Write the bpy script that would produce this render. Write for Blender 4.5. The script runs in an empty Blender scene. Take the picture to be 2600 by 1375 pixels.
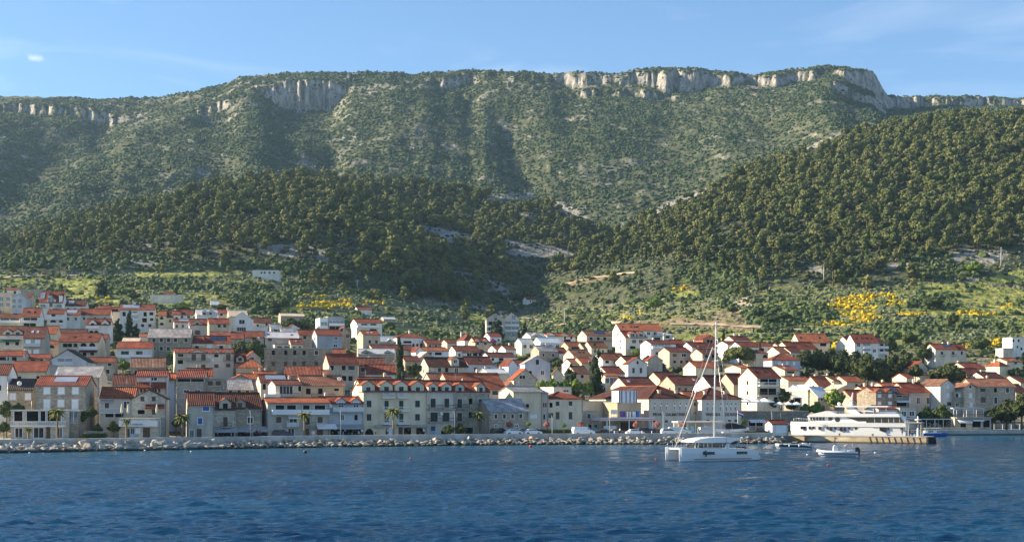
import bpy, math, random
import numpy as np
R_ = math.radians
# ---------------------------------------------------------------- camera, sky, sun, exposure
S = bpy.context.scene
COL = S.collection
F, CX, HY, CH = 3755.0, 1300.0, 1020.0, 9.5      # focal length and horizon in pixels of the 2600 px photograph, eye height
cam_d = bpy.data.cameras.new('camera'); cam = bpy.data.objects.new('camera', cam_d); COL.objects.link(cam)
cam.location = (0, 0, CH); cam.rotation_euler = (R_(90), 0, 0)
cam_d.sensor_width = 36; cam_d.lens = 36 * F / 2600; cam_d.shift_y = (HY - 687.5) / 2600
cam_d.clip_start = 1; cam_d.clip_end = 12000
S.camera = cam
SUN_EL, SUN_AZ = 23.0, 277.0                      # compass-like: 0 = +Y, 90 = +X, 270 = -X
W = bpy.data.worlds.new("World"); S.world = W; W.use_nodes = True
wn, wl = W.node_tree.nodes, W.node_tree.links
sky = wn.new('ShaderNodeTexSky'); sky.sky_type = 'NISHITA'; sky.sun_disc = False
sky.sun_elevation = R_(SUN_EL); sky.sun_rotation = R_(SUN_AZ); sky.altitude = 0
sky.air_density = 1.0; sky.dust_density = 0.1; sky.ozone_density = 5.0
bg = wn['Background']; bg.inputs[1].default_value = 0.08
sd = bpy.data.lights.new('sun', 'SUN'); sun = bpy.data.objects.new('sun', sd); COL.objects.link(sun)
sd.energy = 5.0; sd.angle = R_(0.5); sd.color = (1.0, 0.85, 0.62)
_a, _e = R_(SUN_AZ), R_(SUN_EL)
SUNV = (math.sin(_a) * math.cos(_e), math.cos(_a) * math.cos(_e), math.sin(_e))
import mathutils
HAZE_D = 0.000042
sun.rotation_euler = mathutils.Vector(SUNV).to_track_quat('Z', 'Y').to_euler(); sun.location = (-200, 0, 300)
S.view_settings.view_transform = 'Standard'; S.view_settings.look = 'None'
S.view_settings.exposure = 1.33; S.view_settings.gamma = 1
S.cycles.max_bounces = 5; S.cycles.diffuse_bounces = 2; S.cycles.glossy_bounces = 2; S.cycles.transparent_max_bounces = 6
S.cycles.volume_bounces = 0; S.cycles.caustics_reflective = False; S.cycles.caustics_refractive = False
# faint cirrus wisps in the sky, laid out in world direction
tc = wn.new('ShaderNodeTexCoord'); mp = wn.new('ShaderNodeMapping'); mp.inputs['Scale'].default_value = (3.0, 1.0, 14.0)
mp.inputs['Rotation'].default_value = (0, R_(12), 0)
nz = wn.new('ShaderNodeTexNoise'); nz.inputs['Scale'].default_value = 2.3; nz.inputs['Detail'].default_value = 7; nz.inputs['Distortion'].default_value = 0.6
cr = wn.new('ShaderNodeValToRGB'); cr.color_ramp.elements[0].position = 0.5; cr.color_ramp.elements[1].position = 0.85
cr.color_ramp.elements[1].color = (0.22, 0.22, 0.22, 1)
def _m(op, a, b=None):
    n = wn.new('ShaderNodeMath'); n.operation = op
    for i, v in enumerate((a, b)):
        if v is None: continue
        if isinstance(v, (int, float)): n.inputs[i].default_value = v
        else: wl.new(v, n.inputs[i])
    return n.outputs[0]
wl.new(tc.outputs['Generated'], mp.inputs[0]); wl.new(mp.outputs[0], nz.inputs[0]); wl.new(nz.outputs[0], cr.inputs[0])
# one small cloud over the western shoulder of the mountain
vd = wn.new('ShaderNodeVectorMath'); vd.operation = 'SUBTRACT'
_c = mathutils.Vector(((86 - CX) / F, 1, (HY - 147) / F)).normalized(); vd.inputs[1].default_value = _c
wl.new(tc.outputs['Generated'], vd.inputs[0])
vs = wn.new('ShaderNodeVectorMath'); vs.operation = 'MULTIPLY'; vs.inputs[1].default_value = (105, 105, 330)
wl.new(vd.outputs[0], vs.inputs[0])
vl = wn.new('ShaderNodeVectorMath'); vl.operation = 'LENGTH'; wl.new(vs.outputs[0], vl.inputs[0])
nz2 = wn.new('ShaderNodeTexNoise'); nz2.inputs['Scale'].default_value = 160; nz2.inputs['Detail'].default_value = 5; wl.new(tc.outputs['Generated'], nz2.inputs[0])
cl = _m('MULTIPLY', _m('MAXIMUM', _m('SUBTRACT', _m('MULTIPLY', nz2.outputs[0], 1.55), vl.outputs['Value']), 0.0), 0.45)
fac = _m('MINIMUM', _m('ADD', cl, cr.outputs[0]), 0.6)
mx = wn.new('ShaderNodeMix'); mx.data_type = 'RGBA'
wl.new(fac, mx.inputs[0]); wl.new(sky.outputs[0], mx.inputs[6]); mx.inputs[7].default_value = (7.4, 7.6, 7.8, 1)
wl.new(mx.outputs[2], bg.inputs[0])

# ---------------------------------------------------------------- helpers
random.seed(7); RNG = np.random.default_rng(7)
def U(px): return (px - CX) / F
def pt(px, py, Y): return ((px - CX) / F * Y, Y, CH + (HY - py) / F * Y)
def tab(t, x): 
    t = np.asarray(t, float); return np.interp(x, t[:, 0], t[:, 1])
def lk(name, me, parent=None):
    o = bpy.data.objects.new(name, me); COL.objects.link(o)
    if parent: o.parent = parent
    return o
def tag(o, label=None, cat=None, group=None, kind=None):
    if label: o['label'] = label
    if cat: o['category'] = cat
    if group: o['group'] = group
    if kind: o['kind'] = kind
    return o
def thing(name, label, cat, loc=(0, 0, 0), rz=0.0, group=None):
    o = bpy.data.objects.new(name, None); COL.objects.link(o); o.empty_display_size = 0.5
    o.location = loc; o.rotation_euler = (0, 0, rz)
    return tag(o, label, cat, group)
def copy_tree(o, parent=None):
    c = o.copy(); COL.objects.link(c)
    if parent: c.parent = parent
    for ch in o.children: copy_tree(ch, c)
    return c
class MB:
    def __init__(s): s.v = []; s.f = []; s.m = []; s.sm = []
    def add(s, vs, fs, mi=0, smooth=False):
        b = len(s.v); s.v += [tuple(p) for p in vs]
        for f in fs: s.f.append(tuple(b + i for i in f)); s.m.append(mi); s.sm.append(smooth)
        return s
    def box(s, x0, y0, z0, x1, y1, z1, mi=0):
        v = [(x, y, z) for z in (z0, z1) for y in (y0, y1) for x in (x0, x1)]
        return s.add(v, [(0, 2, 3, 1), (4, 5, 7, 6), (0, 1, 5, 4), (2, 6, 7, 3), (0, 4, 6, 2), (1, 3, 7, 5)], mi)
    def cbox(s, c, d, mi=0, rz=0.0):
        ca, sa = math.cos(rz), math.sin(rz); v = []
        for z in (-1, 1):
            for y in (-1, 1):
                for x in (-1, 1):
                    a, b = x * d[0] / 2, y * d[1] / 2
                    v.append((c[0] + a * ca - b * sa, c[1] + a * sa + b * ca, c[2] + z * d[2] / 2))
        return s.add(v, [(0, 2, 3, 1), (4, 5, 7, 6), (0, 1, 5, 4), (2, 6, 7, 3), (0, 4, 6, 2), (1, 3, 7, 5)], mi)
    def prism(s, poly, y0, y1, mi=0, axis='y'):           # a polygon in x,z pulled along y (or y,z along x, or x,y along z)
        n = len(poly)
        def P(a, b, c): return (a, c, b) if axis == 'y' else ((c, a, b) if axis == 'x' else (a, b, c))
        v = [P(a, b, y0) for a, b in poly] + [P(a, b, y1) for a, b in poly]
        f = [tuple(range(n)), tuple(range(2 * n - 1, n - 1, -1))] + [(i, i + n, (i + 1) % n + n, (i + 1) % n) for i in range(n)]
        return s.add(v, f, mi)
    def tube(s, pts, r, n=6, mi=0, cap=True):
        pts = [mathutils.Vector(p) for p in pts]; k = len(pts)
        rr = r if isinstance(r, (list, tuple)) else [r] * k
        v = []
        for i, p in enumerate(pts):
            d = (pts[min(i + 1, k - 1)] - pts[max(i - 1, 0)]).normalized()
            a = d.orthogonal().normalized() if abs(d.z) > .99 else d.cross(mathutils.Vector((0, 0, 1))).normalized()
            b = d.cross(a)
            for j in range(n):
                t = 2 * math.pi * j / n; v.append(p + (a * math.cos(t) + b * math.sin(t)) * rr[i])
        f = [(i * n + j, i * n + (j + 1) % n, (i + 1) * n + (j + 1) % n, (i + 1) * n + j) for i in range(k - 1) for j in range(n)]
        if cap: f += [tuple(range(n - 1, -1, -1)), tuple(range((k - 1) * n, k * n))]
        return s.add(v, f, mi, True)
    def ball(s, c, r, mi=0, n=8, m=5):
        if not isinstance(r, (list, tuple)): r = (r, r, r)
        v = [(c[0], c[1], c[2] - r[2])]
        for i in range(1, m):
            a = -math.pi / 2 + math.pi * i / m
            for j in range(n):
                t = 2 * math.pi * j / n
                v.append((c[0] + r[0] * math.cos(a) * math.cos(t), c[1] + r[1] * math.cos(a) * math.sin(t), c[2] + r[2] * math.sin(a)))
        v.append((c[0], c[1], c[2] + r[2])); L = len(v) - 1
        f = [(0, 1 + (j + 1) % n, 1 + j) for j in range(n)] + [(L, L - n + j, L - n + (j + 1) % n) for j in range(n)]
        f += [(1 + i * n + j, 1 + i * n + (j + 1) % n, 1 + (i + 1) * n + (j + 1) % n, 1 + (i + 1) * n + j) for i in range(m - 2) for j in range(n)]
        return s.add(v, f, mi, True)
    def mesh(s, name, mats):
        me = bpy.data.meshes.new(name); me.from_pydata([tuple(p) for p in s.v], [], s.f)
        for m in (mats if isinstance(mats, (list, tuple)) else [mats]): me.materials.append(m)
        me.polygons.foreach_set('material_index', s.m); me.polygons.foreach_set('use_smooth', s.sm)
        return me
    def build(s, name, mats, parent=None): return lk(name, s.mesh(name, mats), parent)
def np_mesh(name, V, Fq, mat, smooth=True):               # big meshes straight from arrays (faces all of one size)
    V = np.ascontiguousarray(V, np.float32); Fq = np.ascontiguousarray(Fq, np.int32); k = Fq.shape[1]; n = len(Fq)
    me = bpy.data.meshes.new(name); me.vertices.add(len(V)); me.vertices.foreach_set('co', V.ravel())
    me.loops.add(n * k); me.loops.foreach_set('vertex_index', Fq.ravel())
    me.polygons.add(n); me.polygons.foreach_set('loop_start', np.arange(0, n * k, k, dtype=np.int32))
    me.polygons.foreach_set('loop_total', np.full(n, k, np.int32)); me.polygons.foreach_set('use_smooth', np.full(n, smooth))
    me.materials.append(mat); me.update(calc_edges=True); me.validate(); return me
def grid_faces(nr, nc):
    i = np.arange(nr * nc).reshape(nr, nc)
    return np.stack([i[:-1, :-1], i[:-1, 1:], i[1:, 1:], i[1:, :-1]], -1).reshape(-1, 4)
def _hash(ix, iy, seed):
    h = (ix.astype(np.int64) * 374761393 + iy.astype(np.int64) * 668265263 + seed * 974634777) & 0xffffffff
    h = ((h ^ (h >> 13)) * 1274126177) & 0xffffffff
    return ((h ^ (h >> 16)) & 0xffff) / 65535.0
def vn(x, y, seed=0):
    ix, iy = np.floor(x), np.floor(y); fx, fy = x - ix, y - iy
    fx = fx * fx * (3 - 2 * fx); fy = fy * fy * (3 - 2 * fy)
    a, b, c, d = _hash(ix, iy, seed), _hash(ix + 1, iy, seed), _hash(ix, iy + 1, seed), _hash(ix + 1, iy + 1, seed)
    return (a * (1 - fx) + b * fx) * (1 - fy) + (c * (1 - fx) + d * fx) * fy
def fbm(x, y, seed=0, o=4):
    t = 0; a = .5
    for k in range(o): t = t + a * (vn(x, y, seed + k * 17) - .5); x = x * 2.03 + 3.1; y = y * 2.03 + 7.7; a *= .5
    return t                                              # about -0.4 .. 0.4
def ridg(x, y, seed=0, o=3):
    t = 0; a = .5
    for k in range(o): t = t + a * (1 - np.abs(2 * vn(x, y, seed + k * 13) - 1)); x = x * 2.1 + 1.3; y = y * 2.1 + 5.2; a *= .5
    return t - .45
def sstep(a, b, x):
    t = np.clip((x - a) / (b - a), 0, 1); return t * t * (3 - 2 * t)
def inpoly(px, py, poly):
    c = np.zeros(np.shape(px), bool); n = len(poly)
    for i in range(n):
        x1, y1 = poly[i]; x2, y2 = poly[i - 1]
        if y1 == y2: continue
        c ^= ((y1 > py) != (y2 > py)) & (px < (x2 - x1) * (py - y1) / (y2 - y1) + x1)
    return c
# ---- materials
MATS = {}
def node_mat(name, rough=0.8, spec=0.3):
    m = bpy.data.materials.new(name); m.use_nodes = True; nt = m.node_tree
    b = nt.nodes['Principled BSDF']; b.inputs['Roughness'].default_value = rough; b.inputs['Specular IOR Level'].default_value = spec
    return m, nt, b
def noise_n(nt, scale, detail=3, coord='Object', sc=(1, 1, 1), dist=0.0):
    t = nt.nodes.new('ShaderNodeTexCoord'); mp = nt.nodes.new('ShaderNodeMapping'); mp.inputs['Scale'].default_value = sc
    n = nt.nodes.new('ShaderNodeTexNoise'); n.inputs['Scale'].default_value = scale; n.inputs['Detail'].default_value = detail; n.inputs['Distortion'].default_value = dist
    nt.links.new(t.outputs[coord], mp.inputs[0]); nt.links.new(mp.outputs[0], n.inputs[0]); return n.outputs[0]
def ramp(nt, fac, stops):
    r = nt.nodes.new('ShaderNodeValToRGB'); e = r.color_ramp.elements
    while len(e) < len(stops): e.new(0.5)
    for k, (p, c) in enumerate(stops): e[k].position = p; e[k].color = (*c, 1)
    nt.links.new(fac, r.inputs[0]); return r.outputs[0]
def mixc(nt, fac, a, b, mode='MIX'):
    n = nt.nodes.new('ShaderNodeMix'); n.data_type = 'RGBA'; n.blend_type = mode
    for sock, v in ((n.inputs[0], fac), (n.inputs[6], a), (n.inputs[7], b)):
        if isinstance(v, (int, float)): sock.default_value = v
        elif isinstance(v, tuple): sock.default_value = (*v, 1)
        else: nt.links.new(v, sock)
    return n.outputs[2]
def bump(nt, b, h, strength=0.5, dist=0.1):
    n = nt.nodes.new('ShaderNodeBump'); n.inputs['Strength'].default_value = strength; n.inputs['Distance'].default_value = dist
    nt.links.new(h, n.inputs['Height']); nt.links.new(n.outputs[0], b.inputs['Normal'])
def plain(name, c, rough=0.6, spec=0.4, metal=0.0, var=0.12, scale=0.6):
    if name in MATS: return MATS[name]
    m, nt, b = node_mat(name, rough, spec); b.inputs['Metallic'].default_value = metal
    n = noise_n(nt, scale, 4); lo = tuple(x * (1 - var) for x in c); hi = tuple(min(1, x * (1 + var)) for x in c)
    nt.links.new(ramp(nt, n, [(.3, lo), (.7, hi)]), b.inputs['Base Color']); MATS[name] = m; return m
# ---------------------------------------------------------------- terrain: quay, town slope, fields, two wooded hills, the mountain
K = 2600 / 2575
def sc(t): return [(x * K, y * K) for x, y in t]
T_YF = [(-900, 285), (0, 300), (450, 313), (880, 331), (1310, 354), (1740, 388), (2150, 418), (2600, 440), (3600, 470)]
T_YS = [(-900, 262), (0, 284), (450, 302), (880, 321), (1310, 336), (1740, 341), (1960, 346), (2010, 350), (2022, 409), (2150, 414), (2400, 424), (2600, 430), (3600, 450)]
T_A = [(0, .100), (670, .098), (1100, .090), (1300, .088), (1500, .090), (1900, .098), (2400, .102), (2600, .102)]
T_B = [(0, 7e-5), (670, 8e-5), (1100, 4e-5), (1300, 2.6e-5), (1500, 4e-5), (1900, 9e-5), (2400, 1.4e-4), (2600, 1.4e-4)]
MT = sc([(-900, 240), (0, 240), (100, 243), (200, 246), (300, 250), (400, 243), (450, 235), (500, 226), (570, 211), (605, 194), (680, 187), (760, 182), (850, 180), (900, 179), (980, 182), (1040, 187), (1080, 184), (1140, 178), (1200, 176), (1300, 179), (1400, 184), (1450, 180), (1550, 183), (1600, 175), (1680, 169), (1760, 172), (1800, 179), (1850, 182), (1900, 185), (1960, 179), (2020, 172), (2080, 165), (2120, 167), (2170, 174), (2192, 177), (2203, 190), (2216, 214), (2230, 240), (2260, 244), (2330, 240), (2400, 246), (2450, 243), (2520, 248), (2575, 249), (3600, 260)])
T_MYC = [(-900, 2700), (0, 2700), (600, 2550), (1200, 2500), (1700, 2420), (2195, 2400), (2245, 2550), (2600, 2600), (3600, 2600)]
T_MYF = [(-900, 1250), (0, 1300), (400, 1450), (900, 1550), (1500, 1500), (2000, 1500), (2600, 1600), (3600, 1600)]
T_MZF = [(-900, 120), (0, 130), (400, 160), (900, 190), (1500, 160), (1700, 170), (2100, 250), (2600, 330), (3600, 330)]
M1C = sc([(-900, 900), (-200, 668), (0, 636), (60, 620), (250, 574), (400, 526), (480, 496), (560, 476), (650, 460), (740, 450), (800, 452), (850, 470), (950, 512), (1050, 547), (1200, 586), (1350, 612), (1480, 636), (1560, 650), (1650, 720), (1800, 900), (3600, 1000)])
T_M1Y = [(-900, 1100), (0, 1120), (400, 1220), (760, 1330), (1100, 1270), (1500, 1230), (3600, 1230)]
T_M1F = [(-900, 950), (0, 930), (600, 990), (1000, 960), (1290, 1090), (1500, 1130), (3600, 1130)]
M2C = sc([(-900, 900), (-200, 640), (0, 604), (100, 583), (200, 553), (330, 520), (400, 503), (560, 473), (700, 453), (850, 450), (960, 456), (1100, 473), (1250, 492), (1380, 512), (1440, 535), (1500, 570), (1560, 610), (1650, 680), (1800, 900), (3600, 1000)])
T_M2Y = [(-900, 1350), (0, 1400), (400, 1480), (760, 1500), (1250, 1500), (1550, 1420), (3600, 1420)]
RC = sc([(-900, 1000), (1200, 900), (1250, 790), (1300, 728), (1330, 710), (1400, 674), (1450, 648), (1500, 620), (1560, 590), (1640, 549), (1700, 514), (1800, 468), (1900, 424), (2000, 388), (2100, 353), (2200, 324), (2300, 306), (2400, 298), (2575, 296), (3600, 310)])
T_RY = [(-900, 1120), (1300, 1120), (1600, 1240), (2000, 1400), (2300, 1480), (2600, 1500), (3600, 1500)]
T_RF = [(-900, 1060), (1300, 1060), (1500, 1000), (1800, 960), (2200, 940), (2600, 930), (3600, 930)]
_lx = np.arange(-900, 3601, 2.0)
def _lut(t, sg):
    t = np.asarray(t, float); y = np.interp(_lx, t[:, 0], t[:, 1])
    if sg: 
        k = np.arange(-3 * sg, 3 * sg + 1); g = np.exp(-.5 * (k / sg) ** 2); g /= g.sum()
        y = np.convolve(np.pad(y, 3 * sg, 'edge'), g, 'valid')
    return np.stack([_lx, y], 1)
T_Y0 = _lut([(x, y) for x, y in T_YS if x < 1990] + [(2150, 352), (2600, 370), (3600, 380)], 10)
T_YF, T_A, T_B, T_MYC, T_MYF, T_MZF, T_M1Y, T_M1F, T_M2Y, T_RY, T_RF = [_lut(t, g) for t, g in ((T_YF, 20), (T_A, 40), (T_B, 40), (T_MYC, 8), (T_MYF, 60), (T_MZF, 60), (T_M1Y, 60), (T_M1F, 60), (T_M2Y, 60), (T_RY, 60), (T_RF, 60))]
M1C, M2C, RC, MT = [_lut(t, g) for t, g in ((M1C, 10), (M2C, 10), (RC, 10), (MT, 2))]
def quay_z(px): return tab([(0, 1.9), (1300, 1.8), (2000, 1.5), (2600, 1.3)], px)
def base_h(px, Y, terr=True):
    d = np.maximum(Y - tab(T_YF, px) - 9, 0); dd = np.minimum(d, 620)
    a, b = tab(T_A, px), tab(T_B, px)
    h = quay_z(px) + a * np.minimum(d, 1100) + b * dd * dd - (d - dd) * .04 * sstep(0, 200, d - dd)
    if terr:
        X = U(px) * Y
        w = sstep(200, 330, d)
        hn = h + (9 * fbm(X / 130, Y / 130, 5) + 4 * fbm(X / 40, Y / 40, 9, 2)) * sstep(120, 420, d)
        st = 2.6; q = hn / st; k = np.floor(q); r = q - k
        h = hn * (1 - w) + w * st * (k + np.where(r < .72, r * .35, .252 + (r - .72) / .28 * .748))
    return h
def terr_phase(px, Y):
    d = np.maximum(Y - tab(T_YF, px) - 9, 0); X = U(px) * Y
    return ((base_h(px, Y, False) + (9 * fbm(X / 130, Y / 130, 5) + 4 * fbm(X / 40, Y / 40, 9, 2)) * sstep(120, 420, d)) / 2.6) % 1
def hill(px, Y, crest, Yc, Yf, zf, p=0.9, back=.3):
    yc = tab(crest, px); zc = CH + (HY - yc) / F * Yc
    t = (Y - Yf) / (Yc - Yf)
    z = zf + (zc - zf) * np.power(np.clip(t, 1e-4, 1), p) - back * np.maximum(Y - Yc, 0)
    return np.where(t <= 0, -50., z), t
def terrain(px, Y):
    X = U(px) * Y
    hb = base_h(px, Y)
    f1 = tab(T_M1F, px); y1 = tab(T_M1Y, px)
    h1, t1 = hill(px, Y, M1C, y1, f1, base_h(px, f1, False), .8)
    h1 = h1 + 15 * fbm(X / 90, Y / 110, 21) * np.clip(1 - t1, 0, 1) ** .5 * 1.2 * sstep(0, .2, t1)
    y2 = tab(T_M2Y, px); f2 = y1 - 20
    h2, t2 = hill(px, Y, M2C, y2, f2, np.minimum(base_h(px, f2, False), 170), .8)
    h2 = h2 + 14 * fbm(X / 80, Y / 100, 31) * np.clip(1 - t2, 0, 1) ** .5 * sstep(0, .2, t2)
    f3 = tab(T_RF, px); y3 = tab(T_RY, px)
    h3, t3 = hill(px, Y, RC, y3, f3, base_h(px, f3, False), .9)
    h3 = h3 + 26 * fbm(X / 120 + .3, Y / 160, 41) * np.clip(1 - t3, 0, 1) ** .6 * sstep(0, .15, t3)
    # mountain
    yf, yc = tab(T_MYF, px), tab(T_MYC, px); zf = tab(T_MZF, px)
    zc = CH + (HY - tab(MT, px)) / F * yc
    t = (Y - yf) / (yc - yf); tcl = np.clip(t, 0, 1)
    c1 = .55 * tab(_lut([(-900, .0), (1080, .0), (1120, .08), (1200, .08), (1230, .01), (1400, .04), (1440, .10), (1500, .06), (1560, .06), (1640, .10), (1690, .15), (1780, .15), (1830, .08), (1900, .07), (1960, .10), (2060, .09), (2120, .06), (2170, .16), (2235, .20), (2262, .11), (2330, .17), (2400, .10), (2480, .17), (2600, .17), (3600, .15)], 6), px)
    n1 = fbm(px / 42, px * 0 + .5, 51, 5); tc1 = .955 + .10 * n1 + .035 * fbm(px / 13, tcl * 30, 52, 3); tc1 = np.minimum(tc1, .978) + .012 * fbm(px / 9, tcl * 9, 77, 2)
    c2 = .6 * tab(_lut([(0, .04), (110, .07), (220, .04), (235, .08), (280, .08), (310, 0), (500, 0), (510, .06), (590, .07), (600, 0), (655, .01), (690, .09), (715, .19), (845, .21), (868, .05), (900, 0), (950, .03), (990, 0), (1170, 0), (1190, .06), (1215, 0), (1420, .02), (1500, .05), (1700, .04), (1760, 0), (2090, 0), (2120, .07), (2190, .1), (2250, .03), (2300, 0), (2600, .02)], 8), px)
    tc2 = tab(_lut([(0, .88), (300, .87), (510, .79), (600, .80), (670, .865), (845, .885), (1000, .87), (1420, .90), (1700, .90), (2090, .82), (2250, .81), (2600, .86)], 25), px) + .05 * fbm(px / 35, px * 0 + 2.5, 61, 5) + .035 * fbm(px / 11, tcl * 30, 62, 3) + .012 * fbm(px / 8, tcl * 9, 78, 2)
    P = (1 - c1 - c2) * tcl + c1 * sstep(tc1 - .016, tc1 + .016, tcl) + c2 * sstep(tc2 - .012, tc2 + .012, tcl)
    hm = zf + (zc - zf) * P
    env = np.sin(np.pi * np.clip(tcl, 0, 1) ** .8) * sstep(1.0, .86, tcl)
    sh = tab([(0, .55), (900, .45), (1300, .1), (1700, -.1), (2600, .1)], px)
    Xs = X - sh * (Y - 2000)
    hm = hm + env * (30 * ridg(Xs / 260, Y / 900, 71, 2) + 17 * ridg(Xs / 110, Y / 380, 81, 2) + 9 * fbm(X / 50, Y / 55, 91, 3))
    vc = tab([(0, 1520), (.3, 1340), (.6, 1290), (1, 1230)], tcl); hm = hm - 24 * np.exp(-((px - vc) / 75) ** 2) * np.sin(np.pi * tcl)
    vc = tab([(0, -150), (.3, 40), (.6, 150), (1, 420)], tcl); hm = hm - 30 * np.exp(-((px - vc) / 110) ** 2) * np.sin(np.pi * tcl)
    vc = tab([(0, 700), (.5, 900), (.8, 900), (1, 880)], tcl); hm = hm - 15 * np.exp(-((px - vc) / 60) ** 2) * np.sin(np.pi * tcl)
    hm = hm + (7 * fbm(X / 25, Y / 25, 95, 2) + 5 * ridg(X / 14, Y / 40, 96, 2)) * sstep(0, .2, tcl)
    hm = hm - .22 * np.maximum(Y - yc, 0)
    hm = np.where(t <= 0, -50., hm)
    H = np.stack([hb, h1, h2, h3, hm])
    return H.max(0), H.argmax(0), tcl
PXC = np.concatenate([np.arange(-900, -300, 24), np.arange(-300, 2900, 3.4), np.arange(2900, 3601, 24)]).astype(float)
NR = 760; _g = np.linspace(0, 1, NR); _g = (np.exp(1.9 * _g) - 1) / (np.exp(1.9) - 1)
GP = np.repeat(PXC[None, :], NR, 0); Y0 = tab(T_Y0, PXC) + 1.2
GY = Y0[None, :] + (3250 - Y0[None, :]) * _g[:, None]
GH, GI, GT = terrain(GP, GY)
GX = U(GP) * GY
GH = np.where((GP > 2000) & (GY < tab(T_YS, GP) + 1.2), -5., GH)
GPY = HY - F * (GH - CH) / GY                              # picture row of every ground point
# rock / soil / grass shares of the ground itself
dzy = np.gradient(GH, axis=0) / np.gradient(GY, axis=0); dzx = np.gradient(GH, axis=1) / np.maximum(np.gradient(GX, axis=1), .3)
slope = np.hypot(dzx, dzy)
def Z4(l): return [(x / 2.8622, 500 + y / 2.8622) for x, y in l]
def Z5(l): return [(850 + x / 2.8622, 500 + y / 2.8622) for x, y in l]
def Z6(l): return [(1700 + x / 2.8622, 500 + y / 2.8622) for x, y in l]
def M2_(l): return [(850 + x / 2.838, 140 + y / 2.838) for x, y in l]
def M3_(l): return [(1700 + x / 2.838, 140 + y / 2.838) for x, y in l]
ROCKS = [Z5([(440, 175), (560, 200), (700, 215), (850, 235), (1040, 290), (980, 335), (850, 345), (740, 300), (600, 240)]),
         Z5([(1160, 300), (1300, 310), (1480, 345), (1650, 375), (1760, 410), (1650, 470), (1560, 440), (1350, 430), (1200, 400), (1330, 360)]),
         Z5([(1340, 110), (1480, 160), (1460, 175), (1330, 140)]), Z5([(820, 520), (1010, 555), (1000, 572), (840, 555)]),
         Z5([(1120, 600), (1210, 605), (1330, 650), (1310, 710), (1180, 720), (1140, 650)]),
         M2_([(1080, 1010), (1260, 990), (1420, 985), (1480, 1030), (1400, 1040), (1240, 1045), (1130, 1050)]),
         M2_([(1490, 1000), (1600, 1030), (1760, 1100), (1840, 1190), (1700, 1170), (1620, 1110)]),
         M2_([(2290, 1140), (2380, 1050), (2520, 1005), (2550, 1045), (2400, 1090), (2330, 1150)]),
         M3_([(20, 1050), (120, 1010), (300, 950), (290, 985), (130, 1040), (40, 1090)]),
         M3_([(950, 690), (1080, 620), (1220, 560), (1290, 570), (1180, 610), (1080, 660)]),
         Z6([(2000, 400), (2300, 400), (2480, 420), (2350, 500), (2230, 490), (2080, 500), (2050, 450)]),
         Z6([(1600, 470), (1750, 490), (1740, 520), (1580, 520)]), Z6([(980, 505), (1110, 500), (1110, 560), (1020, 540)]),
         Z6([(2170, 580), (2210, 565), (2250, 605), (2180, 610)]), Z6([(1890, 950), (1940, 925), (1985, 965), (1900, 972)]),
         Z4([(1840, 350), (2150, 345), (2380, 380), (2400, 480), (2250, 440), (1900, 430)]), Z4([(780, 175), (1000, 150), (1160, 165), (1100, 190), (820, 205)]),
         Z4([(840, 460), (980, 450), (1180, 470), (1160, 500), (850, 500)]), Z4([(1030, 345), (1140, 320), (1160, 345), (1080, 365)]), Z4([(680, 220), (760, 195), (770, 212), (700, 232)])]
SOIL = [Z6([(330, 850), (520, 800), (540, 930), (1100, 960), (700, 970), (0, 960), (0, 900), (200, 890)]), Z6([(560, 795), (740, 785), (730, 805), (600, 812)]),
        Z5([(1390, 700), (1480, 690), (1460, 720)]), Z5([(1500, 700), (1700, 620), (2010, 560), (2000, 585), (1760, 640)]),
        Z5([(1460, 755), (1620, 760), (1600, 775), (1470, 775)]), Z5([(2250, 900), (2576, 870), (2576, 965), (2380, 960), (1700, 930)])]
GRASS = [Z5([(830, 850), (1130, 850), (1100, 920), (770, 930)]), Z4([(0, 580), (250, 600), (230, 640), (0, 630)]), Z4([(390, 590), (720, 595), (690, 715), (540, 720), (400, 640)]),
         Z4([(900, 545), (1750, 540), (1800, 570), (1000, 580)]), Z6([(1850, 640), (2240, 620), (2576, 500), (2576, 760), (1900, 780)]), Z6([(1900, 810), (2576, 780), (2576, 840), (2000, 830)]),
         Z5([(260, 960), (690, 945), (660, 1000), (350, 1010)]), Z5([(230, 830), (480, 820), (470, 850), (180, 850)]), Z6([(0, 690), (220, 680), (200, 730), (0, 740)])]
nA = fbm(GX / 38, GY / 38, 101); nB = fbm(GX / 11, GY / 14, 111, 3)
rock = sstep(.95, 1.5, slope + .6 * nB) * (GI == 4) + sstep(1.0, 1.5, slope) * ((GI > 0) & (GI < 4)) + .28 * sstep(.12, .26, nA + .5 * nB) * (GI == 4) + .5 * sstep(.17, .28, fbm(GX / 13, GY / 20, 121, 3) + .3 * nA + .09 * sstep(.6, .95, GT)) * (GI == 4)
for p in ROCKS:
    rock = np.maximum(rock, inpoly(GP + 14 * nB, GPY + 9 * nA, p) * (.75 + nB))
soil = np.zeros_like(rock)
for p in SOIL: soil = np.maximum(soil, inpoly(GP + 40 * nA, GPY + 14 * nB, p) * (.55 + 1.2 * nB))
grass = np.zeros_like(rock)
for p in GRASS: grass = np.maximum(grass, inpoly(GP + 16 * nA, GPY + 8 * nB, p) * .95)
grass = np.maximum(grass, (GI == 0) * (.45 + .5 * sstep(-.02, .16, nA)) * (1 - soil))
town = ((GI == 0) * sstep(330, 180, GY - tab(T_YF, GP))).astype(float)
wall_t = ((GI == 0) & (slope > .5)).astype(float)
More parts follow.
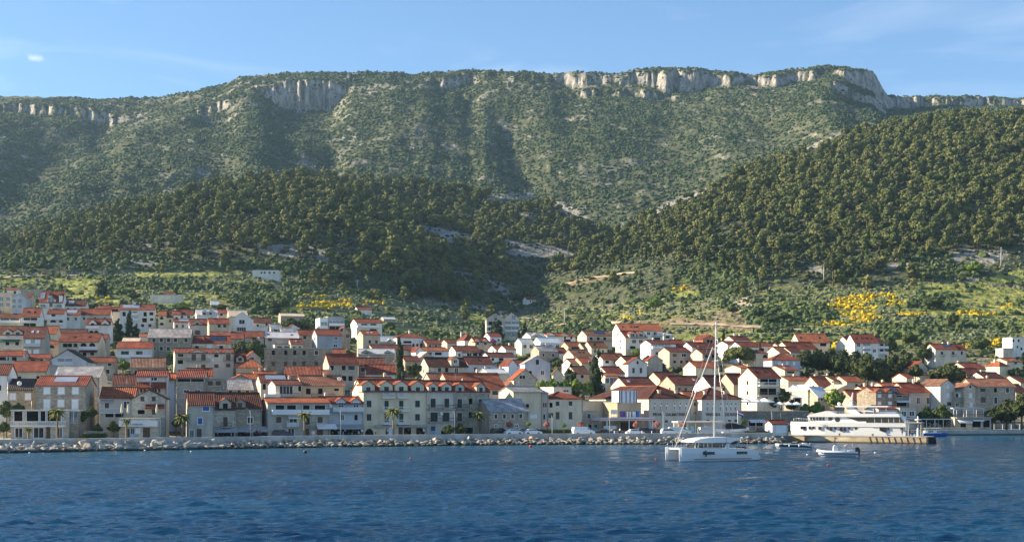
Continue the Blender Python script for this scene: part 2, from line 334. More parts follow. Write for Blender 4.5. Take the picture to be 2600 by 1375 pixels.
# ---- the ground sheet
gm, nt, b = node_mat('ground_cover', .95, .1)
def attr(nt, n):
    a = nt.nodes.new('ShaderNodeAttribute'); a.attribute_name = n; return a.outputs['Fac']
n1 = noise_n(nt, .12, 6); n2 = noise_n(nt, .03, 5)
scrub = ramp(nt, n1, [(.3, (.042, .055, .027)), (.5, (.085, .095, .05)), (.76, (.15, .148, .10))])
gcol = ramp(nt, n1, [(.3, (.13, .16, .035)), (.5, (.26, .28, .07)), (.7, (.40, .36, .12))])
scol = ramp(nt, n1, [(.3, (.24, .16, .09)), (.7, (.42, .30, .18))])
rcol = mixc(nt, .75, ramp(nt, noise_n(nt, .10, 7, sc=(1, 1, .35)), [(.3, (.16, .15, .14)), (.5, (.33, .31, .28)), (.62, (.43, .38, .31)), (.75, (.50, .47, .42))]), ramp(nt, noise_n(nt, .16, 5, sc=(1, 1, .7), dist=1.2), [(.36, (.22, .23, .22)), (.48, (1, 1, 1)), (1, (1.1, 1.1, 1.1))]), 'MULTIPLY')
tcol = ramp(nt, n1, [(.35, (.12, .12, .07)), (.65, (.26, .23, .17))])
c = mixc(nt, attr(nt, 'grass'), scrub, gcol); c = mixc(nt, attr(nt, 'soil'), c, scol); c = mixc(nt, attr(nt, 'town'), c, tcol)
c = mixc(nt, attr(nt, 'terrace'), c, (.17, .155, .12)); c = mixc(nt, attr(nt, 'rock'), c, rcol)
nt.links.new(c, b.inputs['Base Color']); bump(nt, b, noise_n(nt, .22, 8, sc=(1, 1, .45)), 1.0, 3.0)
V = np.stack([GX, GY, GH], -1); V0 = V[:1].copy(); V0[..., 2] = -5
Vg = np.concatenate([V0, V]).reshape(-1, 3); nc = len(PXC)
me = np_mesh('ground', Vg, grid_faces(NR + 1, nc), gm)
def put_attr(me, n, a):
    at = me.attributes.new(n, 'FLOAT', 'POINT'); a = np.concatenate([a[:1], a]).ravel().astype(np.float32); at.data.foreach_set('value', np.clip(a, 0, 1))
for n, a in (('grass', grass), ('soil', soil), ('rock', rock), ('town', town), ('terrace', wall_t)): put_attr(me, n, a)
ground = lk('ground', me); tag(ground, 'terraced slope, wooded hills and limestone mountain behind the town', 'ground', kind='structure')
def hgt(px, Y):
    return float(terrain(np.array([float(px)]), np.array([float(Y)]))[0][0])
def hgtX(X, Y): return hgt(CX + X / Y * F, Y)
# what ground shows at a picture point: first row whose ground rises to it
_run = np.minimum.accumulate(GPY, 0)
def see(px, py):
    j = int(np.argmin(np.abs(PXC - px))); i = int(np.argmax(_run[:, j] <= py))
    if _run[i, j] > py: return None
    return GY[i, j], GI[i, j]
# ---- the sea, displaced by a spectrum of wind waves
def sea():
    pc = np.linspace(-700, 3300, 1150); ny = 640
    yy = 60 * (470 / 60.) ** np.linspace(0, 1, ny)
    P, Y = np.meshgrid(pc, yy); X = U(P) * Y
    h = np.zeros_like(X); rg = np.random.default_rng(3)
    for k in range(90):
        lam = .45 * (4.2 / .45) ** rg.random(); th = R_(rg.normal(264, 19)); kk = 2 * math.pi / lam
        amp = .026 * lam ** .8 / (1 + (lam / 2.6) ** 2)
        res = np.clip((lam - 2 * np.maximum(Y * 3.5 / F, np.gradient(yy)[:, None])) / lam, 0, 1)
        ph = kk * (X * math.cos(th) + Y * math.sin(th)) + rg.random() * 6.28
        h += amp * res * (1 - 2 * np.abs(np.sin(ph / 2))) * (.6 + 1.2 * vn(X / (lam * 4), Y / (lam * 4), k))
    h += .05 * fbm(X / 9, Y / 5, 5)
    m, nt, b = node_mat('sea_water', .14, .42); b.inputs['IOR'].default_value = 1.33
    n = noise_n(nt, .02, 4, sc=(1, 2.5, 1)); sh = nt.nodes.new('ShaderNodeAttribute'); sh.attribute_name = 'shallow'
    c = mixc(nt, sh.outputs['Fac'], ramp(nt, n, [(.35, (.002, .031, .080)), (.65, (.004, .052, .115))]), (.010, .095, .14))
    fo = nt.nodes.new('ShaderNodeAttribute'); fo.attribute_name = 'foam'
    c = mixc(nt, fo.outputs['Fac'], c, (.75, .8, .85))
    nt.links.new(c, b.inputs['Base Color'])
    bump(nt, b, noise_n(nt, 2.4, 6, sc=(.35, 1.6, 1), dist=.5), .85, .2)
    foam = sstep(.30, .40, h + .32 * fbm(X / 1.6, Y / .8, 15, 3)) * sstep(.63, .72, vn(X / 24, Y / 14, 66)) * sstep(.55, .7, vn(X / 5, Y / 2.5, 67))
    V = np.stack([X, Y, h], -1).reshape(-1, 3)
    me = np_mesh('sea', V, grid_faces(ny, len(pc)), m)
    d = tab([(x, y - 1) for x, y in T_YS], P) - Y
    for n_, a in (('shallow', np.exp(-np.maximum(d, 0) / 26) * .8), ('foam', foam)):
        at = me.attributes.new(n_, 'FLOAT', 'POINT'); at.data.foreach_set('value', a.ravel().astype(np.float32))
    tag(lk('sea', me), 'deep blue choppy sea in front of the town', 'sea', kind='structure')
sea()
# ---------------------------------------------------------------- haze over the distance
hb_ = MB().box(-2600, -60, -6.5, 2600, 3300, 760).build('haze', [])
hm_ = bpy.data.materials.new('thin_air'); hm_.use_nodes = True; nt = hm_.node_tree; nt.nodes.clear()
out = nt.nodes.new('ShaderNodeOutputMaterial'); pv = nt.nodes.new('ShaderNodeVolumePrincipled')
pv.inputs['Color'].default_value = (.50, .76, 1, 1); pv.inputs['Density'].default_value = HAZE_D; pv.inputs['Anisotropy'].default_value = .25
nt.links.new(pv.outputs[0], out.inputs['Volume']); hb_.data.materials.append(hm_)
tag(hb_, 'thin blue summer haze over bay and mountain', 'haze', kind='stuff')
# ---------------------------------------------------------------- vegetation
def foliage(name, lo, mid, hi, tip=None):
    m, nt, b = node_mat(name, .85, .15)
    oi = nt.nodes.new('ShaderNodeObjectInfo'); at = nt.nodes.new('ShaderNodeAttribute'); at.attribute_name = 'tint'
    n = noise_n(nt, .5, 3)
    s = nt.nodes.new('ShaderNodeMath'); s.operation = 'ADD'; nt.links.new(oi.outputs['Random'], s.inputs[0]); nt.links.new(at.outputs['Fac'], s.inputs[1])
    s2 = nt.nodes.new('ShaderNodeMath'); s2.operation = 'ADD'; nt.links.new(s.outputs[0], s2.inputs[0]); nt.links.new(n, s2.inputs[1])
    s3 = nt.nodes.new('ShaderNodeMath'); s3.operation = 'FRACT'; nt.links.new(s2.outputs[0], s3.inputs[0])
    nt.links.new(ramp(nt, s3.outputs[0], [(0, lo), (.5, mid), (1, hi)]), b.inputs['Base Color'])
    MATS[name] = m; return m
pine_m = foliage('pine_needles', (.062, .085, .028), (.125, .145, .044), (.20, .19, .07))
maq_m = foliage('maquis_leaves', (.028, .052, .026), (.045, .075, .036), (.075, .108, .05))
olive_m = foliage('olive_leaves', (.09, .115, .065), (.13, .155, .085), (.17, .19, .105))
bush_m = foliage('bush_leaves', (.036, .056, .02), (.062, .088, .03), (.10, .125, .045))
broom_m = foliage('broom_flowers', (.26, .22, .02), (.46, .31, .012), (.58, .41, .02))
shade_scrub_m = foliage('shade_scrub_leaves', (.022, .032, .014), (.032, .044, .018), (.05, .06, .026))  # leaf colour darkened to stand in for forest shade between the pines
cyp_m = foliage('cypress_leaves', (.02, .035, .016), (.03, .048, .02), (.045, .065, .028))
bright_m = foliage('bright_leaves', (.09, .15, .03), (.14, .21, .04), (.20, .26, .06))
bark_m = plain('bark', (.14, .10, .07), .95, .1)
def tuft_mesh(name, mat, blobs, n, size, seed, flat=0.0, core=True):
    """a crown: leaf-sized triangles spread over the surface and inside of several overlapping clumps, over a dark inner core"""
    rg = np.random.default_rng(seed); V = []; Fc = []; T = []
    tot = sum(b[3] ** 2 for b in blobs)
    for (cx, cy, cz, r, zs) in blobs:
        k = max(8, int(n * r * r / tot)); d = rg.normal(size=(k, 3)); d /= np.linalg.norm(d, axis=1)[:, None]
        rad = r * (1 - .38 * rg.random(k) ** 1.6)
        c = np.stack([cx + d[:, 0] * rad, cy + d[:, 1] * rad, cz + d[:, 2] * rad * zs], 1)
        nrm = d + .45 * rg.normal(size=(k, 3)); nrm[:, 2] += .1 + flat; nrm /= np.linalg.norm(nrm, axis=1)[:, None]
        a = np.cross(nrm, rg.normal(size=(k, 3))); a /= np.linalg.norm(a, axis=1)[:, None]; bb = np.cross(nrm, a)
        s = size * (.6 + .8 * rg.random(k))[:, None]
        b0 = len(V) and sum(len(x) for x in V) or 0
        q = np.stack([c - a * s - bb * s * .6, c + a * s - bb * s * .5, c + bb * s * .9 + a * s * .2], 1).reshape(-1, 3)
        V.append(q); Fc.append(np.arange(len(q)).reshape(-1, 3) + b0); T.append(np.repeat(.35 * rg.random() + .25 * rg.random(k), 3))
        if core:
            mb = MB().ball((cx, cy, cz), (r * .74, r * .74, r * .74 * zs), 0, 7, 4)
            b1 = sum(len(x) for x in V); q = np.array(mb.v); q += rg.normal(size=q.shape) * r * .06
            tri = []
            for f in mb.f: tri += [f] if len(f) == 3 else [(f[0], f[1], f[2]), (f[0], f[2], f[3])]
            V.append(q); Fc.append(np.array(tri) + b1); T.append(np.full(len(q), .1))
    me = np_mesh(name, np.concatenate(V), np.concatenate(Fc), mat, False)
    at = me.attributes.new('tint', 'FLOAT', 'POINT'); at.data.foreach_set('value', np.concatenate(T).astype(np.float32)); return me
def pine_blobs(seed, w=4.0, h=9.0):
    rg = random.Random(seed); B = []
    for k in range(9):
        a = rg.random() * 6.28; t = rg.random(); q = w * (.3 + .45 * rg.random()) * (1 - .45 * t)
        B.append((q * math.cos(a), q * math.sin(a), h * (.42 + .45 * t), w * rg.uniform(.34, .52), .72))
    B.append((0, 0, h * .86, w * .45, .8)); B.append((0, 0, h * .6, w * .55, .8)); return B
def young_blobs(seed, w, h):
    rg = random.Random(seed); return [(rg.uniform(-.3, .3) * w, rg.uniform(-.3, .3) * w, h * (.2 + .085 * k), w * (.62 - .05 * k) * rg.uniform(.8, 1.15), .8) for k in range(9)]
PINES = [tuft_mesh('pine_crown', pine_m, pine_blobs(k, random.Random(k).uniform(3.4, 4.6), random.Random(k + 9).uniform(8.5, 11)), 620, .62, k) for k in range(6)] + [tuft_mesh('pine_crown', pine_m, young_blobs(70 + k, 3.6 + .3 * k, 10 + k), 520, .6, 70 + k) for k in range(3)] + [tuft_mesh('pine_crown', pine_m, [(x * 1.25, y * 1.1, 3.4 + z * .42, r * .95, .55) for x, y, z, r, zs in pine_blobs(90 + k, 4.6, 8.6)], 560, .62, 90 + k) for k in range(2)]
trunk_me = MB().tube([(0, 0, -1.5), (.15, .05, 2.5), (0, .1, 6.5)], [.34, .26, .12], 6).mesh('pine_trunk', bark_m)
def in_any(px, py, polys, grow=0):
    r = np.zeros(np.shape(px), bool)
    for p in polys: r |= inpoly(px, py, p)
    return r
def scatter(x0, x1, y0, y1, sp, seed, jit=.85):
    rg = np.random.default_rng(seed); xs = np.arange(x0, x1, sp); ys = np.arange(y0, y1, sp)
    X, Y = np.meshgrid(xs, ys); X = X + (rg.random(X.shape) - .5) * sp * jit * 2; Y = Y + (rg.random(Y.shape) - .5) * sp * jit * 2
    X, Y = X.ravel(), Y.ravel(); px = CX + X / Y * F
    k = (px > -420) & (px < 3020); X, Y, px = X[k], Y[k], px[k]
    Z, I, T = terrain(px, Y); return X, Y, Z, px, HY - F * (Z - CH) / Y, I, T, rg
def visible(px, py, Y, tol=14):
    j = np.clip(np.searchsorted(PXC, px), 0, len(PXC) - 1); i = np.array([np.searchsorted(GY[:, a], b) for a, b in zip(j, Y)])
    i = np.clip(i - 1, 0, NR - 1); return py < _run[i, j] + tol * 1.0
# pines on the two wooded hills
X, Y, Z, px, py, I, T, rg = scatter(-700, 1150, 900, 1620, 7.1, 11)
foot = tab([(-400, 640), (0, 640), (150, 632), (330, 640), (480, 648), (600, 655), (700, 640), (860, 680), (930, 705), (1020, 745), (1180, 765), (1290, 755), (1320, 700), (1400, 700), (1500, 690), (1620, 660), (1750, 665), (1880, 690), (2050, 665), (2130, 705), (2240, 712), (2330, 660), (2480, 645), (2600, 630), (3000, 630)], px)
n_ = fbm(X / 60, Y / 60, 5); fz = py - foot - 30 * n_
keep = (I >= 1) & (I <= 3) & (fz < 0) & visible(px, py, Y, 22)
inr = in_any(px, py - 3, ROCKS[:12]) | in_any(px, py - 11, ROCKS[:12]) | in_any(px, py - 19, ROCKS[:12]); keep &= ~(inr & (rg.random(len(px)) > .06))
keep &= rg.random(len(px)) < np.clip(.92 + 1.5 * fbm(X / 26, Y / 26, 44, 2), .35, 1) * np.where(fz > -70, .75, .98) * np.where((I == 1) & (fz > -90), .75, 1)
# some scattered pines below the forest edge
low = ((fz > 0) & (fz < 70) & (I <= 3) & (Y > 880) & (rg.random(len(px)) < .03 + .15 * (n_ > .12)))
keep |= low & visible(px, py, Y, 22)
X, Y, Z, px, py = [a[keep] for a in (X, Y, Z, px, py)]
sc_ = (.54 + .88 * rg.random(len(X)) ** 1.5) ; sc_[rg.random(len(X)) < .12] *= .6
ki = rg.choice(11, len(X), p=[.11, .11, .11, .11, .11, .11, .06, .06, .06, .08, .08]); rot = rg.random(len(X)) * 6.28
order = np.argsort(Y * 1.0 - 60 * sc_); order = order[(px[order] > -40) & (px[order] < 2640)]
ind = order[:290]; rest = np.setdiff1d(np.arange(len(X)), ind)
first_pine = {}
for i in ind:
    k = int(ki[i])
    t = thing('pine_tree', 'dark green pine at the lower edge of the hillside forest', 'pine tree', (X[i], Y[i], Z[i] - .3), rot[i], 'pines at the foot of the wooded hills')
    t.scale = (sc_[i],) * 3
    c = lk('crown', PINES[k], t); lk('trunk', trunk_me, t); first_pine.setdefault(k, c)
def gn_scatter(name, label, cat, pts, scales, rots, src, mat_meshes, idx):
    """one stuff object: points that carry instances of a few crowns"""
    me = bpy.data.meshes.new(name); me.vertices.add(len(pts)); me.vertices.foreach_set('co', np.ascontiguousarray(pts, np.float32).ravel())
    for n, a, ty in (('sz', scales, 'FLOAT'), ('rz', rots, 'FLOAT'), ('kind_no', idx, 'INT')):
        at = me.attributes.new(n, ty, 'POINT'); at.data.foreach_set('value', a.astype(np.float32 if ty == 'FLOAT' else np.int32))
    o = lk(name, me); tag(o, label, cat, kind='stuff')
    g = bpy.data.node_groups.new(name, 'GeometryNodeTree')
    g.interface.new_socket('Geometry', in_out='INPUT', socket_type='NodeSocketGeometry'); g.interface.new_socket('Geometry', in_out='OUTPUT', socket_type='NodeSocketGeometry')
    N = g.nodes; L = g.links; gi = N.new('NodeGroupInput'); go = N.new('NodeGroupOutput'); jn = N.new('GeometryNodeJoinGeometry')
    def na(n, ty):
        a = N.new('GeometryNodeInputNamedAttribute'); a.data_type = ty; a.inputs[0].default_value = n; return a.outputs[0]
    for k, so in src.items():
        oi = N.new('GeometryNodeObjectInfo'); oi.transform_space = 'ORIGINAL'; oi.inputs['Object'].default_value = so
        ins = N.new('GeometryNodeInstanceOnPoints'); cmp = N.new('FunctionNodeCompare'); cmp.data_type = 'INT'; cmp.operation = 'EQUAL'
        L.new(na('kind_no', 'INT'), cmp.inputs[2]); cmp.inputs[3].default_value = k
        cx = N.new('ShaderNodeCombineXYZ'); L.new(na('rz', 'FLOAT'), cx.inputs[2])
        cs = N.new('ShaderNodeCombineXYZ'); z = na('sz', 'FLOAT')
        for q in range(3): L.new(z, cs.inputs[q])
        L.new(gi.outputs[0], ins.inputs['Points']); L.new(cmp.outputs[0], ins.inputs['Selection']); L.new(oi.outputs['Geometry'], ins.inputs['Instance'])
        L.new(cx.outputs[0], ins.inputs['Rotation']); L.new(cs.outputs[0], ins.inputs['Scale']); L.new(ins.outputs[0], jn.inputs[0])
    L.new(jn.outputs[0], go.inputs[0]); md = o.modifiers.new('scatter', 'NODES'); md.node_group = g; return o
P_ = np.stack([X, Y, Z - .4], 1)
gn_scatter('pine_forest', 'dense pine forest covering the two dark hills', 'forest', P_[rest], sc_[rest], rot[rest], first_pine, None, ki[rest])
# merged low blobs for scrub
def blob_field(name, label, cat, pts, size, mat, seed, hs=.8, faces=2, cols=None):
    rg = np.random.default_rng(seed); base = MB().ball((0, 0, .25), (1, 1, .9), 0, 6, 4); bv = np.array(base.v)
    tri = []
    for f in base.f: tri += [f] if len(f) == 3 else [(f[0], f[1], f[2]), (f[0], f[2], f[3])]
    tri = np.array([t for t in tri if 0 not in t]); n = len(pts); k = len(bv)
    ang = rg.random(n) * 6.28; ca, sa = np.cos(ang), np.sin(ang)
    j = 1 + .2 * rg.normal(size=(n, k)); bx = bv[None, :, 0] * j; by = bv[None, :, 1] * j; bz = bv[None, :, 2] * (1 + .18 * rg.normal(size=(n, k)))
    st = .8 + .5 * rg.random(n)
    x = (bx * ca[:, None] - by * sa[:, None]) * (size * st)[:, None]; y = (bx * sa[:, None] + by * ca[:, None]) * size[:, None]; z = bz * (size * hs)[:, None]
    V = np.stack([x + pts[:, 0:1], y + pts[:, 1:2], z + pts[:, 2:3]], -1).reshape(-1, 3)
    Fc = (tri[None] + (np.arange(n) * k)[:, None, None]).reshape(-1, 3)
    me = np_mesh(name, V, Fc, mat, False); at = me.attributes.new('tint', 'FLOAT', 'POINT')
    at.data.foreach_set('value', np.repeat(rg.random(n), k).astype(np.float32))
    return tag(lk(name, me), label, cat, kind='stuff')
# maquis on the mountain
X, Y, Z, px, py, I, T, rg = scatter(-1150, 1150, 1350, 2640, 4.1, 12)
ip_, jp_ = np.clip(np.array([np.searchsorted(GY[:, a], b) for a, b in zip(np.clip(np.searchsorted(PXC, px), 0, len(PXC) - 1), Y)]), 0, NR - 1), np.clip(np.searchsorted(PXC, px), 0, len(PXC) - 1)
rk = rock[ip_, jp_]; n_ = fbm(X / 70, Y / 90, 15, 3); n2_ = fbm(X / 22, Y / 22, 16, 2)
dens = np.clip(.75 + 1.5 * n_ + 1.8 * n2_, .12, .98) * np.clip(1 - 1.0 * rk, .05, 1)
keep = (I == 4) & (rg.random(len(px)) < dens) & visible(px, py, Y, 8)
X, Y, Z = X[keep], Y[keep], Z[keep]
s_ = .9 + 1.9 * rg.random(len(X)) ** 2
blob_field('maquis_scrub', 'dark green scrub speckling the limestone mountain', 'scrub', np.stack([X, Y, Z], 1), s_, maq_m, 3, .85)
import re
# ---------------------------------------------------------------- houses
def wall_mat(name, c, blocks=0.0, var=.15, stain=.38):
    m, nt, b = node_mat(name, .9, .15)
    n = noise_n(nt, .35, 5, sc=(1, 1, .45)); lo = tuple(x * (1 - var) for x in c); hi = tuple(min(.86, x * (1 + var)) for x in c)
    col = ramp(nt, n, [(.32, lo), (.66, hi)])
    n2 = noise_n(nt, .9, 6, sc=(1, 1, .22), dist=.5); col = mixc(nt, ramp(nt, n2, [(.52, (0, 0, 0)), (.8, (stain,) * 3)]), col, tuple(x * .55 for x in c))
    if blocks:
        t = nt.nodes.new('ShaderNodeTexCoord'); sx = nt.nodes.new('ShaderNodeSeparateXYZ'); nt.links.new(t.outputs['Object'], sx.inputs[0])
        ad = nt.nodes.new('ShaderNodeMath'); nt.links.new(sx.outputs[0], ad.inputs[0]); nt.links.new(sx.outputs[1], ad.inputs[1])
        cb = nt.nodes.new('ShaderNodeCombineXYZ'); nt.links.new(ad.outputs[0], cb.inputs[0]); nt.links.new(sx.outputs[2], cb.inputs[1])
        br = nt.nodes.new('ShaderNodeTexBrick'); nt.links.new(cb.outputs[0], br.inputs[0]); br.inputs['Scale'].default_value = 1
        br.inputs['Brick Width'].default_value = .62; br.inputs['Row Height'].default_value = .30; br.inputs['Mortar Size'].default_value = .03
        br.inputs['Color1'].default_value = (.55, .55, .55, 1); br.inputs['Color2'].default_value = (1.25, 1.22, 1.18, 1); br.inputs['Mortar'].default_value = (.8, .78, .74, 1)
        col = mixc(nt, blocks, col, br.outputs[0], 'MULTIPLY')
        n3 = noise_n(nt, 1.6, 3); col = mixc(nt, .45 * blocks, col, ramp(nt, n3, [(.3, (.5, .5, .5)), (.7, (1.2, 1.2, 1.2))]), 'MULTIPLY')
    oi = nt.nodes.new('ShaderNodeObjectInfo'); col = mixc(nt, .6, col, ramp(nt, oi.outputs['Random'], [(0, (.72, .69, .64)), (.5, (1, 1, 1)), (1, (1.05, 1.0, .92))]), 'MULTIPLY')
    nt.links.new(col, b.inputs['Base Color']); MATS[name] = m; return m
def roof_mat(name, lo, mid, hi, axis, rib=.42, ribs=1.0):
    m, nt, b = node_mat(name, .85, .2)
    col = ramp(nt, noise_n(nt, .55, 6), [(.28, lo), (.5, mid), (.72, hi)])
    n2 = noise_n(nt, 2.6, 3); col = mixc(nt, .5, col, ramp(nt, n2, [(.3, (.55, .55, .55)), (.7, (1.3, 1.25, 1.2))]), 'MULTIPLY')
    t = nt.nodes.new('ShaderNodeTexCoord'); sx = nt.nodes.new('ShaderNodeSeparateXYZ'); nt.links.new(t.outputs['Object'], sx.inputs[0])
    mu = nt.nodes.new('ShaderNodeMath'); mu.operation = 'MULTIPLY'; mu.inputs[1].default_value = 2 * math.pi / rib; nt.links.new(sx.outputs[axis], mu.inputs[0])
    si = nt.nodes.new('ShaderNodeMath'); si.operation = 'SINE'; nt.links.new(mu.outputs[0], si.inputs[0])
    oi = nt.nodes.new('ShaderNodeObjectInfo'); col = mixc(nt, .85, col, ramp(nt, oi.outputs['Random'], [(0, (.58, .60, .62)), (.35, (1, 1, 1)), (.7, (1.12, .98, .92)), (1, (.86, 1.02, 1.1))]), 'MULTIPLY')
    n4 = noise_n(nt, .22, 4, dist=.6); col = mixc(nt, ramp(nt, n4, [(.54, (0, 0, 0)), (.72, (.6, .6, .6))]), col, tuple(.5 * a + .06 for a in mid))
    if ribs: bump(nt, b, si.outputs[0], .9 * ribs, .09)
    nt.links.new(col, b.inputs['Base Color']); MATS[name] = m; return m
WC = dict(stone=((.46, .40, .315), .75), stoned=((.345, .30, .24), .8), stonel=((.60, .54, .44), .6), beige=((.55, .46, .34), .15), cream=((.70, .60, .44), 0), white=((.80, .78, .73), 0),
          grey=((.50, .46, .40), .2), bluegrey=((.42, .46, .52), 0), pink=((.64, .49, .38), 0), brick=((.38, .17, .12), .6), offw=((.68, .62, .53), 0), pale=((.58, .62, .68), 0), tan=((.42, .35, .25), 0))
for k, (c, bl) in WC.items(): wall_mat('wall_' + k, c, bl)
RC_ = dict(red=((.13, .034, .024), (.22, .055, .033), (.32, .10, .055)), orange=((.21, .058, .03), (.32, .095, .043), (.42, .165, .085)), dark=((.075, .026, .02), (.13, .042, .03), (.21, .07, .046)),
           brown=((.15, .07, .045), (.24, .11, .07), (.36, .19, .125)), slate=((.22, .22, .22), (.34, .34, .34), (.50, .50, .49)), black=((.045, .035, .035), (.07, .05, .048), (.10, .07, .065)),
           pale=((.52, .54, .56), (.64, .65, .66), (.74, .74, .74)), creamr=((.55, .48, .36), (.66, .58, .44), (.72, .66, .52)))
for k, (a, b_, c) in RC_.items():
    for ax in (0, 1): roof_mat(f'roof_{k}{ax}', a, b_, c, ax, ribs=(.35 if k in ('slate', 'pale') else 1))
glass_m, nt, b = node_mat('window_glass', .15, .15); nt.links.new(ramp(nt, noise_n(nt, .8, 3), [(.35, (.012, .014, .016)), (.7, (.035, .04, .045))]), b.inputs['Base Color']); MATS['glass'] = glass_m
bglass_m, nt, b = node_mat('blue_glass', .08, .9); nt.links.new(ramp(nt, noise_n(nt, .6, 3), [(.3, (.05, .09, .14)), (.7, (.16, .24, .33))]), b.inputs['Base Color'])
dark_m = plain('dark_opening', (.012, .011, .011), .95, .05, var=.4)
frame_m = plain('stone_frame', (.62, .59, .53)); wht_m = plain('white_paint', (.78, .78, .77), var=.05); shut_m = plain('white_shutter', (.80, .82, .84), var=.04)
green_m = plain('green_shutter', (.014, .032, .026)); blue_m = plain('blue_shutter', (.03, .10, .34)); brown_m = plain('brown_wood', (.10, .06, .04)); metal_m = plain('grey_metal', (.30, .31, .32), .4, .5, .5)
conc_m = plain('concrete', (.42, .40, .37), .9, .1, var=.2); dkmet_m = plain('dark_metal', (.05, .05, .055), .4, .5); solar_m = plain('solar_glass', (.02, .03, .06), .12, .8); lsolar_m = plain('solar_collector', (.30, .34, .40), .2, .8)
lglass_m = plain('pale_glass', (.45, .52, .58), .15, .7)
awn_g = plain('grey_canvas', (.36, .37, .38), .9, .1); awn_w = plain('white_canvas', (.74, .74, .72), .9, .1); awn_t = MATS['roof_red0']; awn_gr = plain('green_canvas', (.03, .16, .13), .9, .1); lblue_m = plain('light_blue_paint', (.30, .48, .62))
CANV = dict(g=awn_g, w=awn_w, t=awn_t, n=awn_gr)
OX = OY = 0.0; SC = 1.0
SECT = dict(A=(0, 720, 3.16667), B=(430, 740, 3.32222), C=(860, 740, 3.32222), D=(1290, 740, 3.32222), E=(1720, 760, 3.16667), F=(2150, 760, 3.16667))
def sect(k):
    global OX, OY, SC; OX, OY, SC = SECT[k]
def gx(x): return OX + x / SC
def gy(y): return OY + y / SC
_wm = {}
def win_mesh(w, h, t, near):
    """returns (frame mesh, inner name, inner mesh) of one window, centred at its middle, standing on the wall plane y = 0, facing -y"""
    w, h = round(w / .1) * .1, round(h / .1) * .1; key = (w, h, t, near)
    if key in _wm: return _wm[key]
    x, z = w / 2, h / 2; f = MB(); p = MB(); inner = 'pane'; fm = [frame_m]; pm = [glass_m]
    fw = .16
    if t in 'dsguow':
        if t in 'wu': fm = [wht_m]
        for a in ((-x - fw, z, x + fw, z + fw), (-x - fw, -z - fw, x + fw, -z), (-x - fw, -z, -x, z), (x, -z, x + fw, z)): f.box(a[0], -.07, a[1], a[2], .03, a[3])
        if t in 'w':
            f.box(-.05, -.06, -z, .05, .02, z)
            if w > 2.2: f.box(-x / 2 - .05, -.06, -z, -x / 2 + .05, .02, z); f.box(x / 2 - .05, -.06, -z, x / 2 + .05, .02, z)
    else: f.box(-x - .08, -.05, -z - .1, x + .08, .02, -z)
    if t in 'sgu':
        inner = 'shutter'; pm = [dict(s=shut_m, g=green_m, u=blue_m)[t]]
        p.box(-x, -.05, -z, -.015, -.005, z).box(.015, -.05, -z, x, -.005, z)
        if near: [p.box(sx_ * x / 2 - .32 * w / 2, -.065, -z + (k + .25) * h / 6, sx_ * x / 2 + .32 * w / 2, -.05, -z + (k + .7) * h / 6) for k in range(6) for sx_ in (-1, 1)]
    elif t == 'o':
        p.box(-x, -.03, -z, x, -.005, z, 0).box(-x - w * .48, -.09, -z, -x - .02, -.05, z, 1).box(x + .02, -.09, -z, x + w * .48, -.05, z, 1); pm = [glass_m, green_m]
    elif t == 'D': inner = 'door'; pm = [brown_m]; p.box(-x, -.04, -z, x, 0, z).box(-.03, -.06, -z, .03, -.04, z)
    elif t == 'q': inner = 'door'; pm = [lblue_m, glass_m]; p.box(-x, -.04, -z, x, 0, z, 0).box(-x * .7, -.06, -z * .2, -.05, -.04, z * .8, 1).box(.05, -.06, -z * .2, x * .7, -.04, z * .8, 1)
    elif t == 'L':
        pm = [dark_m, wht_m]; p.box(-x, -.03, -z, x, 0, z, 0); n = max(1, int(w / 2.2))
        for k in range(n + 1): a = -x + k * w / n; p.box(a - .06, -.09, -z, a + .06, -.03, z, 1)
    elif t == 'S':                                           # a shop opening crowded with hung goods
        pm = [dark_m, wht_m, brown_m, lblue_m]; p.box(-x, -.03, -z, x, 0, z, 0); rg = random.Random(int(w * 10))
        for k in range(int(w * 2.4)):
            a = rg.uniform(-x, x - .3); c = rg.uniform(-z, z * .5); p.box(a, -.45 - .1 * rg.random(), c, a + rg.uniform(.15, .4), -.1, c + rg.uniform(.3, .8), rg.choice((1, 2, 2, 3)))
    elif t == 'B': pm = [bglass_m, wht_m]; p.box(-x, -.03, -z, x, 0, z, 0).box(-.04, -.06, -z, .04, -.03, z, 1).box(-x - .07, -.07, z, x + .07, 0, z + .1, 1)
    elif t == 'a':
        pts = [(-x, -z), (x, -z)] + [(x * math.cos(a), z - x + x * math.sin(a)) for a in [math.pi * k / 8 for k in range(9)]]
        if z < x: pts = [(-x, -z), (x, -z)] + [(x * math.cos(a), -z + 2 * z * math.sin(a)) for a in [math.pi * k / 8 for k in range(1, 8)]]
        p.prism(pts, -.04, 0); pm = [dark_m]
    elif t == 'n':                                           # tall faded blind
        pm = [MATS['wall_offw'], glass_m, shut_m]; p.box(-x, -.04, -z, x, 0, z, 0).box(-x * .5, -.06, -z * .1, x * .8, -.04, z * .9, 2).box(-x * .4, -.07, -z * .9, x * .1, -.04, -z * .2, 1).box(-x * .2, -.075, z * .4, x * .7, -.06, z * .8, 1)
    else: p.box(-x, -.03, -z, x, 0, z)
    if t in 'b': pm = [brown_m] if int(w * 10 + h * 10) % 3 == 0 else [dark_m]
    res = (f.mesh('window_frame', fm), inner, p.mesh(inner, pm)); _wm[key] = res; return res
def groups(s):
    for g in s.split(';'):
        g = g.strip()
        if not g: continue
        a, b = g.split(':'); yield a.split(), [tuple(float(q) for q in re.split(r'(?<=\d)[-,]', it)) for it in b.split()]
FOOT = []
HOUSES = []
